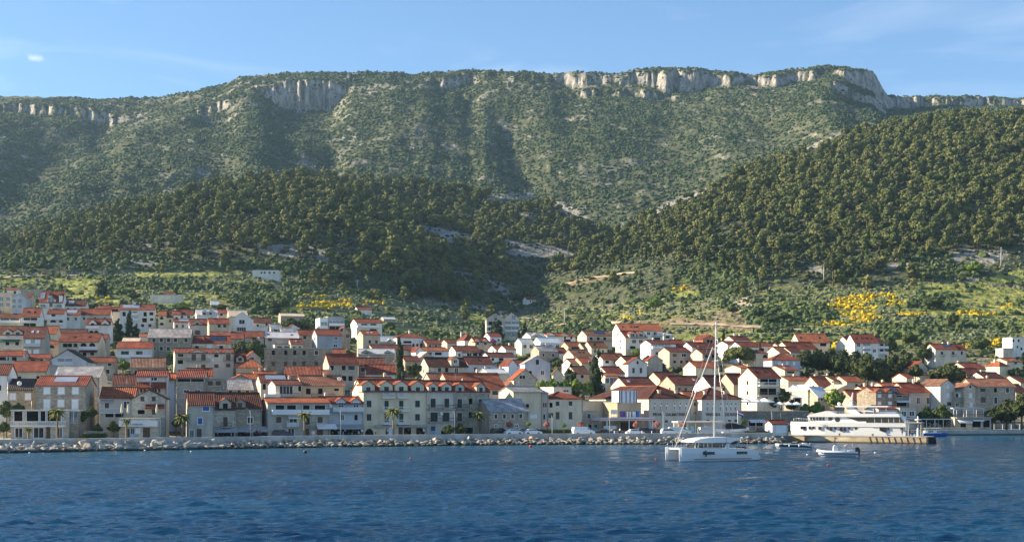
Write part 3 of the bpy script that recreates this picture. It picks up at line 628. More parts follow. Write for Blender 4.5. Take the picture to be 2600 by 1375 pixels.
def house(x0, x1, ye, yr, H, rt, wm, rm, win, label, yaw=None, dep=8.0, Y=None, cat='house', bal='', dorm='', awn='', sol='', sk='', dish='', chim=None, lw=None, name='house', oh=.35, gp=None, flip=False):
    p0, p1, pe, pr = gx(x0), gx(x1), gy(ye), gy(yr); pm = (p0 + p1) / 2
    if yaw is None: yaw = float(tab([(0, 5), (250, 8), (450, 15), (800, 20), (1300, 24), (2600, 25)], pm))
    a = R_(yaw); ca, sa = math.cos(a), math.sin(a)
    if Y is None:
        yf = float(tab(T_YF, pm)); ys = np.arange(yf, 1150, 1.0)
        dz = base_h(np.full_like(ys, pm), ys, False) + H - (CH + (HY - pe) / F * ys)
        k = np.argmax(dz >= 0); Y = float(ys[k]) if dz[k] >= 0 else yf
    X0 = U(p0) * Y; u1 = U(p1); L = (u1 * Y - X0) / (ca - u1 * sa); Yc = Y + L / 2 * sa
    FOOT.append((label, p0, p1, pe, Y, L))
    Zg = hgt(pm, Yc) if H < 50 else 0
    ppm = F / Yc; near = ppm > 8.2
    ze = CH + (HY - pe) / F * Yc - Zg
    if rt == 'G': zr = CH + (HY - pr) / F * Yc - Zg; half = L / 2
    else: half = dep / 2; zr = CH + (HY - pr) / F * (Yc + half * ca) - Zg
    if rt == 'D': half = L / 2; zr = CH + (HY - pr) / F * (Yc + half * ca) - Zg
    if rt == 'S': zr = CH + (HY - pr) / F * (Yc + dep * ca) - Zg; half = dep
    zr = min(max(zr, ze + half * .18), ze + half * 1.05); slope = (zr - ze) / half
    t = thing(name, label, cat, (X0, Y, Zg), a, gp); rg = random.Random(label)
    wmat = MATS['wall_' + wm]; w = MB(); zb = -5.0
    if rt == 'P': w.prism([(0, zb), (dep, zb), (dep, ze), (dep / 2, zr), (0, ze)], 0, L, axis='x')
    elif rt == 'G': w.prism([(0, zb), (L, zb), (L, ze), (L / 2, zr), (0, ze)], 0, dep)
    elif rt == 'S': w.prism([(0, zb), (dep, zb), (dep, zr), (0, ze)], 0, L, axis='x')
    else: w.box(0, 0, zb, L, dep, ze)
    w.build('wall', wmat, t)
    r = MB(); th = .2; rname = 'roof'
    if rt in 'PGS':
        n = L if rt in 'PS' else dep; ax = 'x' if rt in 'PS' else 'y'; full = dep if rt == 'P' else L
        eo = .18
        def slab(c0, z0, c1, z1): r.prism([(c0, z0 + .03), (c1, z1 + .03), (c1, z1 + th), (c0, z0 + th)], -eo, n + eo, axis=ax)
        if rt == 'S': slab(-oh, ze - oh * slope, dep, zr)
        else: slab(-oh, ze - oh * slope, full / 2, zr); slab(full / 2, zr, full + oh, ze - oh * slope); r.prism([(full / 2 - .2, zr + .05), (full / 2 + .2, zr + .05), (full / 2, zr + th + .2)], -eo - .02, n + eo + .02, axis=ax)
        rmat = MATS[f'roof_{rm}{0 if rt in "PS" else 1}']; roof = r.build('roof', rmat, t)
        if rm not in ('pale', 'slate', 'black') and near and rt == 'P':
            MB().box(-eo, -oh + .02, ze - oh * slope - .12, L + eo, -oh + .1, ze - oh * slope + .02).build('gutter', metal_m, t)
    elif rt in 'HD':
        x_, y_ = L + oh, dep + oh; i = min(L, dep) / 2
        if rt == 'H' and L >= dep: rd = [(i, dep / 2), (L - i, dep / 2)]
        elif rt == 'H' or rt == 'D': rd = [(L / 2, i), (L / 2, dep - i)] if dep > L else [(L / 2, dep / 2 - .01), (L / 2, dep / 2 + .01)]
        v = [(-oh, -oh, ze), (x_, -oh, ze), (x_, y_, ze), (-oh, y_, ze), (-oh, -oh, ze + .15), (x_, -oh, ze + .15), (x_, y_, ze + .15), (-oh, y_, ze + .15), (*rd[0], zr + .15), (*rd[1], zr + .15)]
        if L >= dep and rt == 'H': fs = [(4, 5, 9, 8), (6, 7, 8, 9), (7, 4, 8), (5, 6, 9)]
        else: fs = [(4, 5, 8), (6, 7, 9), (7, 4, 8, 9), (5, 6, 9, 8)]
        r.add(v, [(0, 1, 2, 3)[::-1], (0, 1, 5, 4), (1, 2, 6, 5), (2, 3, 7, 6), (3, 0, 4, 7)] + fs)
        roof = r.build('roof', MATS[f'roof_{rm}0'], t)
        rl = MB(); [rl.tube([v[q], v[8 if q in (4, 7) or rt == 'D' and q in (4, 5) else 9]], .13, 5) for q in (4, 5)]; rl.tube([v[8], v[9]], .13, 5); rl.build('ridge_tiles', MATS['roof_orange0'], roof)
    else:
        r.box(-.12, -.12, ze - .02, L + .12, dep + .12, ze + .16); roof = r.build('roof', MATS['roof_pale0'] if rm in ('pale',) else (conc_m if rm in ('none', 'conc') else MATS[f'roof_{rm}0']), t)
    def lx(x):
        u = U(gx(x)); return (u * Y - X0) / (ca - u * sa)
    def lz(x, y): return CH + (HY - gy(y)) / F * (Y + lx(x) * sa) - Zg
    m1 = SC * F / Yc                                          # crop pixels to the metre, roughly
    def put_win(cx, cy, ww, hh, ty, lloc=None, rz=0, par=None):
        fm, nm, pm_ = win_mesh(ww, hh, ty, near)
        o = lk('window', fm, par or t); o.location = lloc; o.rotation_euler.z = rz
        lk(nm, pm_, o) if par is None else setattr(lk(nm, pm_, par), 'location', lloc)
    if win.startswith('auto'):
        ty, nc, nr = win.split()[1:4]; nc, nr = int(nc), int(nr)
        ww, hh = (.95, 1.25) if ty in 'dbsguo' else (1.5, 1.5)
        ww = min(ww, L / nc * .6)
        for i in range(nr):
            for j in range(nc):
                z = ze - 1.55 - 2.85 * i
                if z < .9 and i: continue
                put_win(0, 0, ww, hh, ty[(i * nc + j) % len(ty)], (L * (j + .5 + rg.uniform(-.08, .08)) / nc, 0, z))
    elif win:
        for (ty, ww, hh), its in groups(win):
            for x, y in its:
                X_ = lx(x); put_win(0, 0, float(ww) / m1 / ca * .98, float(hh) / m1, ty, (X_, 0, lz(x, y)))
    if lw:                                                    # windows in the left gable
        n_, ty = lw
        for k in range(n_):
            for q in ((.32, .68) if dep > 9.5 else (.5,)):
                put_win(0, 0, .8, 1.1, ty, (0, dep * (1 - q), ze - 1.4 - 2.9 * k), R_(-90))
    for (st,), its in groups(bal):
        for xa, xb, y in its:
            A, Bx = lx(xa), lx(xb); z = lz((xa + xb) / 2, y); d = 1.15; q = MB(); q.box(A, -d, z - .18, Bx, 0, z)
            bo = q.build('balcony', wht_m if st in 'pw' else conc_m, t); q = MB(); h_ = .95
            if st == 'p': q.box(A, -d, z, Bx, -d + .12, z + h_).box(A, -d + .12, z, A + .12, 0, z + h_).box(Bx - .12, -d + .12, z, Bx, 0, z + h_)
            elif st == 'v': q.box(A, -d, z + .03, Bx, -d + .05, z + h_).box(A, -d - .03, z + h_, Bx, -d + .08, z + h_ + .07)
            else:
                n = max(3, int((Bx - A) / .35)); rr = .045 if st == 'w' else .03
                for k in range(n + 1): xx = A + (Bx - A) * k / n; q.box(xx - rr / 2, -d, z, xx + rr / 2, -d + .04, z + h_)
                for xx in (A, Bx - .06):
                    q.box(xx, -d, z, xx + .06, -d + .06, z + h_); q.box(xx, -d, z + h_ - .08, xx + .06, 0, z + h_)
                    q.box(xx, -d, z + .04, xx + .06, 0, z + .10)
                q.box(A, -d - .02, z + h_ - .1, Bx, -d + .06, z + h_); q.box(A, -d - .01, z + .06, Bx, -d + .05, z + .13)
            q.build('railing', dict(p=wht_m, v=lglass_m, w=wht_m, r=dkmet_m)[st], bo)
    for (ap, eb, wd, ty, ww, hh, wy), its in groups(dorm):
        for (x,) in its:
            c = lx(x); za, zc = lz(x, float(ap)), lz(x, float(eb)); hw = float(wd) / m1 / ca / 2; dd = min((za - ze) / max(slope, .15) + .3, dep * .6); d0 = MB()
            zlo = ze - .1 if ty != 'x' else zc
            d0.prism([(c - hw, zlo), (c + hw, zlo), (c + hw, zc), (c, za), (c - hw, zc)], .06, dd); dm = d0.build('dormer', wmat if ty != 'x' else wht_m, t)
            d1 = MB(); s_ = (za - zc) / hw
            for sg in (-1, 1): d1.prism([(c, za + .02), (c + sg * (hw + .2), zc - .2 * s_ + .02), (c + sg * (hw + .2), zc - .2 * s_ + .16), (c, za + .16)], -.12, dd)
            d1.build('roof', MATS[f'roof_{"orange" if rm in ("red", "dark", "orange") else rm}1'], dm)
            fm, nm, pm_ = win_mesh(float(ww) / m1 / ca, float(hh) / m1, ty, near)
            for nme, me_ in (('window', fm), (nm, pm_)): o = lk(nme, me_, dm); o.location = (c, .05, lz(x, float(wy)))
    for (col, drop, proj), its in groups(awn):
        for xa, xb, y in its:
            A, Bx = lx(xa), lx(xb); z = lz((xa + xb) / 2, y); q = MB(); dr, pj = float(drop), float(proj)
            q.prism([(-pj, z - dr), (-pj, z - dr + .1), (0, z + .1), (0, z)], A, Bx, axis='x').box(A, -pj - .04, z - dr - .22, Bx, -pj, z - dr + .1)
            q.build('awning', CANV[col], t)
    def onroof(f0, f1, s0, s1, lift, mat, nm):
        P = lambda fx, s: (L * fx, half * s, ze + (zr - ze) * s + th + lift)
        v = [P(f0, s0), P(f1, s0), P(f1, s1), P(f0, s1)]; v2 = [(x, y, z - lift - .05) for x, y, z in v]
        MB().add(v + v2, [(0, 1, 2, 3), (7, 6, 5, 4), (0, 4, 5, 1), (1, 5, 6, 2), (2, 6, 7, 3), (3, 7, 4, 0)]).build(nm, mat, t)
    if rt in 'PSH':
        for (k,), its in groups(sol):
            for xa, xb in its: onroof(lx(xa) / L, lx(xb) / L, .3, .85, .12, solar_m if k == 'd' else lsolar_m, 'solar_panel')
        for (k,), its in groups(sk):
            for (x,) in its: f = lx(x) / L; onroof(f - .4 / L, f + .4 / L, .42, .62, .08, glass_m if k == 'd' else lglass_m, 'skylight')
    for (k,), its in groups(dish):
        for x, y in its: MB().ball((lx(x), -.35, lz(x, y)), (.5, .12, .5), 0, 10, 6).tube([(lx(x), -.3, lz(x, y)), (lx(x), 0, lz(x, y) - .3)], .04, 4).build('satellite_dish', wht_m, t)
    if near and rt != 'F':
        MB().tube([(L - .18, -.1, ze - .1), (L - .18, -.1, -.5)], .06, 5).build('drainpipe', metal_m, t)
    if rg.random() < (.55 if near else .3) and rt in 'PGH':
        ax_, ay_ = (L * rg.uniform(.2, .8), dep / 2) if rt != 'G' else (L / 2, dep * rg.uniform(.2, .7)); q = MB().tube([(ax_, ay_, zr - .2), (ax_, ay_, zr + 2.1)], .035, 4)
        for k in range(3): q.box(ax_ - .55 + .1 * k, ay_ - .02, zr + 1.3 + .3 * k, ax_ + .55 - .1 * k, ay_ + .02, zr + 1.34 + .3 * k)
        q.build('aerial', metal_m, roof)
    if chim is None: chim = rg.choice((0, 1, 1, 2)) if rt in 'PGH' and rm not in ('pale',) else 0
    for k in range(chim):
        if rt in 'PH': cx_, cy_ = L * rg.uniform(.12, .88), dep * rg.uniform(.42, .7)
        else: cx_, cy_ = L * rg.uniform(.35, .65), dep * rg.uniform(.3, .8)
        hz = ze + slope * (half - abs((cy_ if rt in 'PH' else cx_) - half)); s_ = rg.uniform(.25, .4); q = MB(); hh = max(zr, hz) + rg.uniform(.5, 1.1)
        q.box(cx_ - s_, cy_ - s_, hz - .3, cx_ + s_, cy_ + s_, hh).box(cx_ - s_ - .08, cy_ - s_ - .08, hh, cx_ + s_ + .08, cy_ + s_ + .08, hh + .12)
        q.box(cx_ - s_ * .7, cy_ - s_ * .7, hh + .12, cx_ + s_ * .7, cy_ + s_ * .7, hh + .34)
        q.build('chimney', wmat if wm in ('cream', 'white', 'beige', 'stonel') else MATS['wall_offw'], roof)
    HOUSES.append((t, L, dep, ze)); t['L'] = L; t['ze'] = ze; del t['L']; del t['ze']
    return dict(root=t, L=L, ze=ze, zr=zr, lx=lx, lz=lz, Y=Y, Zg=Zg, dep=dep, a=a, m1=m1)
# ---------------------------------------------------------------- the houses of the town, one line each
h = house
GA, GB, GC, GD, GE, GF_ = ('houses at the western end of the town', 'houses west of the long dormered block', 'houses above the long dormered block', 'houses above the winery', 'houses above the ferry pier', 'houses at the harbour')
sect('A')
h(70, 262, 852, 775, 6, 'P', 'stone', 'black', 's 45 50: 103,905 227,905', 'old stone house with a near black roof and two white shuttered windows', Y=320, dep=7, gp=GA, dish='d: 160,800')
A2 = h(287, 698, 818, 750, 9, 'P', 'stone', 'red', 's 46 55: 378,857 493,857 607,857 490,960; s 46 76: 377,968 604,968', 'big stone house with white shutters and a long solar collector on its roof', Y=312, dep=9, yaw=4, sol='l: 420-600', gp=GA, chim=0)
h(805, 1085, 918, 840, 6, 'P', 'offw', 'orange', 'b 30 48: 860,975; w 42 52: 1018,972; L 70 40: 880,1050 960,1050', 'pale house with bright orange roof, grey awning and white terrace rail', Y=314, dep=8, yaw=8, awn='g .3 1: 808-915,938', bal='w: 808-985,1035', gp=GA, chim=0)
h(1060, 1338, 925, 855, 7, 'G', 'stonel', 'dark', 'b 32 40: 1145,925 1236,925; b 55 36: 1135,1030; D 26 42: 1235,1030', 'rubble stone gable house with a small tiled canopy above its terrace', Y=311, dep=8, yaw=9, awn='t .7 1.5: 1172-1322,970', gp=GA, chim=0)
BARH = h(955, 1272, 1085, 1080, 4, 'F', 'stonel', 'conc', 'b 25 70: 1030,1198; q 30 85: 1066,1196; D 55 85: 1178,1198; s 40 40: 1110,1180', 'small stone beach bar with a sun terrace on its flat roof', Y=303.5, dep=6, yaw=9, cat='bar', name='beach_bar', gp=None, bal='p: 958-1268,1138')
h(1098, 1342, 745, 705, 12, 'P', 'offw', 'red', 's 32 28: 1195,762; w 50 28: 1235,762; b 20 38: 1135,855 1164,855 1280,855; w 40 36: 1240,855', 'narrow tall house with two stacked red tiled roofs behind the rubble gable house', Y=325, dep=7, yaw=9, awn='t 1.2 1.1: 1092-1338,792', gp=GA, chim=0)
h(905, 1095, 808, 735, 4.5, 'P', 'stone', 'dark', 'd 30 18: 970,832', 'low stone house under a mossy dark red roof', gp=GA, dep=8, chim=0)
h(1050, 1330, 672, 600, 4.5, 'P', 'stone', 'brown', 'b 24 26: 1095,712', 'low stone house with wide faded brown roof beside a green garden', gp=GA, dep=9, chim=0)
h(702, 925, 632, 598, 5.5, 'P', 'stone', 'red', 'd 30 28: 740,647 882,647; d 30 32: 866,705', 'grey stone cottage with a low red roof right of the glazed gable house', gp=GA, dep=7, chim=0)
h(378, 705, 628, 533, 8, 'G', 'pale', 'black', 'B 115 60: 522,628', 'pale gable house with a wide glazed opening and glass balcony', gp=GA, dep=10, yaw=3, bal='v: 434-598,655', dish='d: 393,664', chim=0)
h(437, 800, 750, 672, 6.5, 'P', 'stonel', 'slate', '', 'long house with a grey stone slab roof behind the solar collector house', gp=GA, dep=9, yaw=4, dish='d: 475,722', chim=0, Y=336)
h(87, 374, 702, 628, 5.5, 'P', 'cream', 'red', 'b 28 28: 155,757; b 25 22: 305,752', 'cream house with plain dark red tiled roof above the near black roof', gp=GA, dep=8, yaw=3, chim=1)
h(-40, 70, 728, 655, 8, 'P', 'white', 'dark', 'b 10 40: 3,835', 'white house cut by the left edge of the frame, dark red roof', gp=GA, dep=7, Y=322, chim=0)
h(-30, 198, 580, 545, 6, 'P', 'grey', 'red', 'L 80 26: 35,602; b 38 28: 115,602', 'grey house with shallow red roof left of the glazed gable house', gp=GA, dep=6, chim=0)
h(205, 394, 598, 572, 5, 'P', 'tan', 'red', 'b 35 18: 265,615 340,615', 'long low tan house with two slit windows under a red roof', gp=GA, dep=6, chim=0)
h(-20, 188, 412, 345, 9, 'P', 'offw', 'dark', 'L 34 30: 60,480 138,480', 'balconied house with two gabled bays, green doors and a green awning', gp=GA, dep=9, dorm='365 392 75 g 32 38 408: 63 143', bal='w: 0-186,440 40-186,518', awn='n .5 1.4: 0-165,452', chim=0)
h(190, 357, 435, 350, 9, 'P', 'grey', 'dark', 's 38 52: 226,476 303,476; s 42 40: 228,548 292,548', 'grey house with white shutters, two skylights and a glass balcony', gp=GA, dep=9, sk='l: 250 293', bal='v: 192-325,503', dish='d: 205,537', chim=0)
h(342, 454, 400, 345, 7, 'P', 'cream', 'orange', 'b 26 26: 375,435; b 26 24: 375,462', 'cream house with orange roof right of the two skylights', gp=GA, dep=9, bal='r: 362-440,470', chim=0)
h(455, 690, 420, 370, 4.5, 'P', 'tan', 'dark', '', 'low house under a weathered dark roof below the round green tree', gp=GA, dep=8, chim=0)
h(470, 795, 465, 403, 7, 'P', 'cream', 'red', 'L 40 28: 525,494 565,494; L 40 28: 605,494; a 48 52: 672,500 742,500; L 34 26: 680,565 742,562', 'cream double house with arched loggias and striped awning', gp=GA, dep=9, yaw=2, awn='t .5 1.2: 640-785,535', bal='p: 640-785,527', sk='d: 590 710', chim=0)
h(797, 862, 445, 412, 7, 'P', 'grey', 'red', 'b 22 28: 808,470; b 26 32: 812,525', 'narrow grey house with two dark windows beside the arched loggias', gp=GA, dep=8, chim=0)
h(690, 886, 330, 285, 8, 'P', 'white', 'red', 'b 26 28: 745,330; a 40 26: 735,388 775,388', 'white house with two small gables and an arch right of the round tree', gp=GA, dep=8, dorm='288 318 60 b 24 22 328: 745 845', bal='p: 692-800,358', chim=0)
h(378, 512, 243, 208, 8, 'P', 'white', 'red', 'L 34 18: 430,254; a 50 28: 428,300; a 32 28: 490,300', 'white villa with three arches and solid white balconies', gp=GA, dep=9, bal='p: 380-510,287 380-510,330', chim=1)
h(512, 640, 252, 210, 7, 'P', 'white', 'red', 'auto b 2 1', 'white house with pale solar collectors on a red roof', gp=GA, dep=9, sol='l: 530-615', chim=0)
h(640, 884, 250, 205, 7, 'P', 'offw', 'red', 'auto d 3 1', 'wide house with red roof and one gabled dormer behind the round tree', gp=GA, dep=9, dorm='238 262 70 b 26 18 268: 705', chim=1)
h(965, 1245, 210, 170, 9, 'P', 'white', 'red', 'b 25 34: 998,243 1167,245; L 42 24: 1085,238; L 32 24: 1217,240; L 32 22: 1092,282; b 36 34: 1162,292; L 28 20: 1220,287; d 22 22: 1147,335 1205,335', 'large white apartment house with loggias and a long row of solar collectors', gp=GA, dep=11, sol='l: 985-1120', bal='p: 1062-1112,252 1062-1112,294', chim=2)
h(780, 884, 212, 180, 6, 'P', 'white', 'red', 'auto b 2 1', 'white house with a long red roof left of the solar collectors', gp=GA, dep=9, chim=1)
h(884, 965, 222, 190, 7, 'P', 'offw', 'red', 'L 55 20: 925,215', 'narrow white house with terrace wedged beside the large apartment house', gp=GA, dep=8, chim=0)
h(-30, 98, 75, 70, 9, 'F', 'pink', 'pale', 'B 26 32: 12,122 65,122; B 26 30: 12,168 65,168', 'flat roofed rosy block with tall blue windows at the left edge', gp=GA, dep=10)
h(100, 205, 112, 84, 8, 'G', 'pale', 'pale', 'B 24 34: 112,138 160,138; B 24 26: 112,182 160,182', 'pale gable house with four blue windows beside the rosy block', gp=GA, dep=10, chim=0)
h(208, 255, 108, 82, 6, 'P', 'pink', 'dark', 'auto b 1 1', 'small rosy house with dark roof behind a conifer', gp=GA, dep=7, chim=0)
h(315, 505, 150, 64, 8, 'P', 'white', 'red', 'w 26 30: 410,172; B 38 20: 345,175 475,175', 'white villa with tall red mansard roof and a big arched dormer', gp=GA, dep=10, dorm='72 95 26 b 16 16 88: 403 487; 104 128 70 B 46 38 130: 412', bal='r: 318-378,192 440-500,192', sol='l: 318-352', chim=0)
h(512, 690, 178, 135, 6, 'P', 'white', 'dark', 'auto b 3 1', 'white house with dark roof and pale collectors right of the mansard villa', gp=GA, dep=9, sol='l: 545-590', chim=0)
h(174, 318, 264, 200, 8, 'P', 'white', 'red', 'L 110 24: 245,285; L 100 24: 240,330', 'white house with two skylights in a steep red roof and broad white balconies', gp=GA, dep=8, sk='d: 222 272', bal='w: 176-316,310', chim=0)
h(-30, 172, 274, 245, 7, 'P', 'offw', 'dark', 'L 70 22: 40,292; L 70 22: 120,292', 'long pale house with low dark roof and a white balcony', gp=GA, dep=8, bal='p: 0-160,312', chim=1)
h(55, 140, 52, 38, 6, 'P', 'white', 'red', 'a 20 20: 120,68', 'small white house with an arched window at the top left', gp=GA, dep=7, chim=0)
h(150, 350, 46, 45, 4, 'F', 'stone', 'none', '', 'low dry stone building behind the mansard villa', gp=GA, dep=6)
h(1275, 1337, 258, 222, 7, 'P', 'cream', 'orange', 'a 30 22: 1300,275; a 34 20: 1300,322', 'small cream house with two arches right of the large apartment house', gp=GA, dep=7, chim=0)
h(1335, 1392, 270, 235, 6, 'P', 'cream', 'dark', 'auto b 1 1', 'cream house with dark roof above the long stone house', gp=GA, dep=7, chim=0)
h(1390, 1452, 250, 222, 7, 'P', 'white', 'red', 'auto d 1 2', 'white house with pale red roof at the upper middle of the western slope', gp=GA, dep=8, chim=1)
h(1190, 1533, 432, 365, 9, 'P', 'stoned', 'slate', 'd 26 30: 1238,453 1297,453 1355,453 1411,453 1495,453; d 26 30: 1238,520 1297,520 1353,522', 'long dark stone house with slab roof and a row of framed windows', gp=GA, dep=9, yaw=6, chim=1)
h(937, 1224, 518, 470, 5.5, 'P', 'white', 'red', 'g 64 28: 1005,556; g 50 28: 1120,556', 'low white villa with wide dark green shutters and a balustrade', gp=GA, dep=9, yaw=4, bal='p: 938-1222,592', chim=0)
h(982, 1118, 466, 440, 4, 'P', 'cream', 'creamr', '', 'cream canopy roof peeping over the white villa', gp=GA, dep=6, yaw=4, chim=0)
h(1120, 1190, 425, 405, 5, 'P', 'cream', 'orange', '', 'small orange roof tucked left of the long dark stone house', gp=GA, dep=6, chim=0)
h(370, 470, 486, 465, 5, 'P', 'grey', 'orange', 'a 48 26: 415,505', 'small grey house with one wide arched window', gp=GA, dep=6, chim=0)
sect('B')
h(-30, 55, 745, 697, 7, 'P', 'pale', 'orange', '', 'pale blue house with orange roof beside a garden wall', gp=GB, dep=8, chim=0, Y=332)
h(160, 378, 955, 856, 9.5, 'P', 'grey', 'dark', 'u 52 36: 309,985; u 36 52: 259,1090; D 40 78: 252,1195; w 26 62: 190,1198', 'corner house with bright blue shutters and a sunlit left gable', dep=8, lw=(2, 'b'), gp=GB, chim=0)
h(378, 562, 992, 860, 9, 'P', 'stonel', 'dark', 'b 36 82: 473,1096; S 150 52: 465,1196', 'rubble stone house with one dormer above a grey shop awning', dep=9.5, dorm='898 938 95 b 36 50 966: 472', bal='r: 432-522,1138', awn='g .9 1.8: 374-570,1142', gp=GB, chim=0, Y=321)
h(562, 780, 984, 860, 9, 'P', 'stone', 'dark', 'w 42 48: 682,1083; S 190 52: 680,1194', 'smooth grey stone house with one dormer above a wide drooping awning', dep=9.5, dorm='898 935 90 b 34 46 960: 596', awn='g .9 2: 570-822,1138', gp=GB, chim=0, Y=325)
h(830, 1350, 940, 903, 8.5, 'P', 'grey', 'orange', 'L 76 34: 932,975; L 78 34: 1030,975; L 60 34: 1155,975; L 92 34: 1270,975; b 42 50: 923,1080 1272,1080; w 60 60: 1045,1080; b 40 58: 1163,1090; w 46 66: 1027,1187; D 34 64: 1162,1185; b 50 60: 1270,1190', 'seafront guest house with white loggias, a green balcony and an orange roof', dep=9, bal='p: 862-1105,1030 1112-1342,1030; v: 982-1088,1138; r: 1144-1224,1134', awn='w .8 1.6: 1238-1402,1118; w .3 1: 1000-1085,1052', gp=GB, chim=0, dish='d: 1210,1190')
h(770, 1000, 765, 705, 8, 'P', 'cream', 'dark', 'b 26 50: 800,800', 'cream house with a big white solar collector and a sunlit gable', dep=8, sol='l: 822-992', gp=GB, chim=0, lw=(1, 'b'))
h(895, 1118, 788, 752, 6.5, 'P', 'cream', 'dark', 'w 105 72: 985,828; L 30 55: 1100,812', 'cream house with a wide white glazed terrace door', dep=10, bal='p: 800-930,895; r: 935-1090,888', gp=GB, chim=1, Y=350)
h(1122, 1478, 792, 715, 6.5, 'P', 'beige', 'brown', 'b 36 48: 1172,840 1274,840; b 36 22: 1410,826', 'beige house with long faded brown roof and a wide terrace', dep=9, bal='r: 1190-1388,892', dish='d: 1432,735', gp=GB, chim=1, Y=356)
h(970, 1268, 708, 636, 5, 'P', 'stone', 'red', '', 'ribbed dark red roof in front of the roofless stone ruin', dep=9, gp=GB, chim=0, yaw=4)
h(562, 790, 642, 568, 5.5, 'H', 'beige', 'orange', '', 'square house with a bright orange pyramid roof', dep=10, gp=GB, chim=0, yaw=6)
h(800, 1362, 478, 475, 9, 'F', 'stoned', 'none', 'b 26 40: 878,515 982,515 1058,515 1137,515; d 28 36: 1241,515; b 28 42: 876,610 981,610 1057,610 1134,608 1240,610', 'roofless dark stone ruin with ten empty framed windows', dep=12, yaw=4, gp=GB, cat='ruin', name='stone_ruin')
h(48, 545, 520, 486, 9, 'P', 'offw', 'red', 'b 36 54: 206,552 288,552 497,552; b 34 28: 396,538; b 36 30: 286,627 396,627 496,622; L 50 34: 95,530; L 50 34: 92,592', 'wide grey plastered house with three low gables and dark balcony doors', dep=9, dorm='490 514 150 b 10 10 516: 240; 495 515 70 b 10 10 516: 400 500', bal='r: 146-335,588 456-540,580 50-142,560', dish='d: 362,578', gp=GB, chim=0)
h(85, 298, 435, 378, 7, 'P', 'cream', 'red', 's 40 38: 137,466; b 28 34: 233,466', 'left half of a cream duplex with plain red roof', dep=9, awn='w .2 .9: 190-296,446', gp=GB, chim=0)
h(300, 522, 435, 378, 7, 'P', 'cream', 'red', 's 40 38: 336,466; b 28 34: 438,466', 'right half of a cream duplex with two dark solar panels', dep=9, sol='d: 350-415 418-480', awn='w .2 .9: 392-470,446', gp=GB, chim=0)
h(548, 652, 600, 512, 6, 'P', 'beige', 'dark', '', 'beige house with dark roof and a white framed dormer', dep=9, dorm='538 562 62 d 28 30 570: 597', gp=GB, chim=0)
h(648, 770, 556, 508, 6.5, 'G', 'beige', 'red', 'd 28 26: 697,566', 'beige gable house with small attic window left of the ruin', dep=9, gp=GB, chim=0)
h(62, 298, 724, 672, 8.5, 'P', 'stonel', 'red', 'L 230 26: 180,745; w 42 24: 145,840 238,840', 'stone house with red roof over a dark attic loggia', dep=7, yaw=6, gp=GB, chim=0, Y=332)
h(298, 482, 735, 715, 8.5, 'F', 'stone', 'conc', 'b 40 36: 345,772 413,772; d 40 20: 425,852', 'flat roofed stone house with two dark loggia openings', dep=9, yaw=10, gp=GB, Y=334)
h(485, 705, 825, 742, 5.5, 'P', 'stone', 'slate', 'd 30 26: 517,843 588,843 658,843', 'low stone house with dark slab roof and three framed windows', dep=9, gp=GB, chim=0)
h(492, 712, 752, 703, 6, 'G', 'stoned', 'orange', '', 'bare stone gable behind the slab roof', dep=7, gp=GB, chim=0)
h(150, 372, 712, 652, 6, 'P', 'cream', 'red', '', 'red ribbed roof with pale right gable above the attic loggia', dep=8, gp=GB, chim=1)
h(590, 728, 734, 697, 5, 'P', 'beige', 'orange', '', 'small orange roof right of the bare stone gable', dep=7, gp=GB, chim=0)
h(725, 905, 706, 672, 5, 'P', 'cream', 'orange', '', 'low orange roof in front of the ruin and beside the pyramid roof', dep=7, gp=GB, chim=2)
h(1274, 1362, 696, 668, 5, 'P', 'stonel', 'orange', '', 'small orange roof at the right foot of the ruin', dep=6, gp=GB, chim=0)
h(336, 620, 396, 343, 5.5, 'P', 'stone', 'red', 'auto d 4 1', 'long red roof behind the right duplex half', dep=9, gp=GB, chim=1, yaw=6)
h(622, 796, 386, 340, 5.5, 'P', 'stonel', 'red', 'b 30 22: 715,400', 'stone house with red roof left of the white roofed hall', dep=9, gp=GB, chim=0, yaw=6, dish='d: 754,392')
h(806, 1098, 390, 345, 6, 'P', 'stonel', 'pale', 'b 32 26: 848,404', 'stone hall with a gleaming white roof and two dark skylights', dep=10, sk='d: 845 1042', gp=GB, chim=0)
h(1026, 1130, 440, 402, 4.5, 'P', 'cream', 'red', 'auto b 2 1', 'tiny red roofed house with a skylight just above the ruin', dep=6, sk='l: 1075', gp=GB, chim=1)
h(888, 1022, 446, 440, 4.5, 'F', 'offw', 'red', 'b 40 14: 930,466 990,466', 'flat white annex above the left part of the ruin', dep=5, gp=GB)
h(1095, 1240, 368, 325, 6.5, 'P', 'beige', 'red', 'd 24 28: 1142,386 1205,386', 'beige house with two framed windows and a palm in front', dep=8, gp=GB, chim=0)
h(1246, 1457, 368, 322, 8.5, 'P', 'bluegrey', 'red', 'w 26 24: 1405,392; w 30 24: 1400,456', 'slate blue house with a sunlit cream gable and two white windows', dep=9, gp=GB, chim=0, lw=(1, 'b'))
h(1270, 1338, 222, 220, 7, 'F', 'white', 'slate', 'B 52 28: 1305,270', 'white block with one blue glass window beside the navy villa', dep=9, gp=GB)
h(1338, 1478, 212, 208, 8, 'F', 'bluegrey', 'slate', 'B 60 34: 1375,262; B 60 34: 1435,262; L 100 22: 1400,305', 'navy blue modern villa with a band of big windows', dep=10, gp=GB, bal='p: 1342-1474,285')
h(538, 690, 225, 176, 9, 'G', 'white', 'pale', 'w 46 34: 612,254; w 74 30: 608,316', 'tall plain white gable house with pale framed windows', dep=10, yaw=5, gp=GB, chim=0)
h(688, 858, 298, 296, 5, 'F', 'white', 'pale', '', 'low white walled building right of the tall white gable', dep=8, gp=GB)
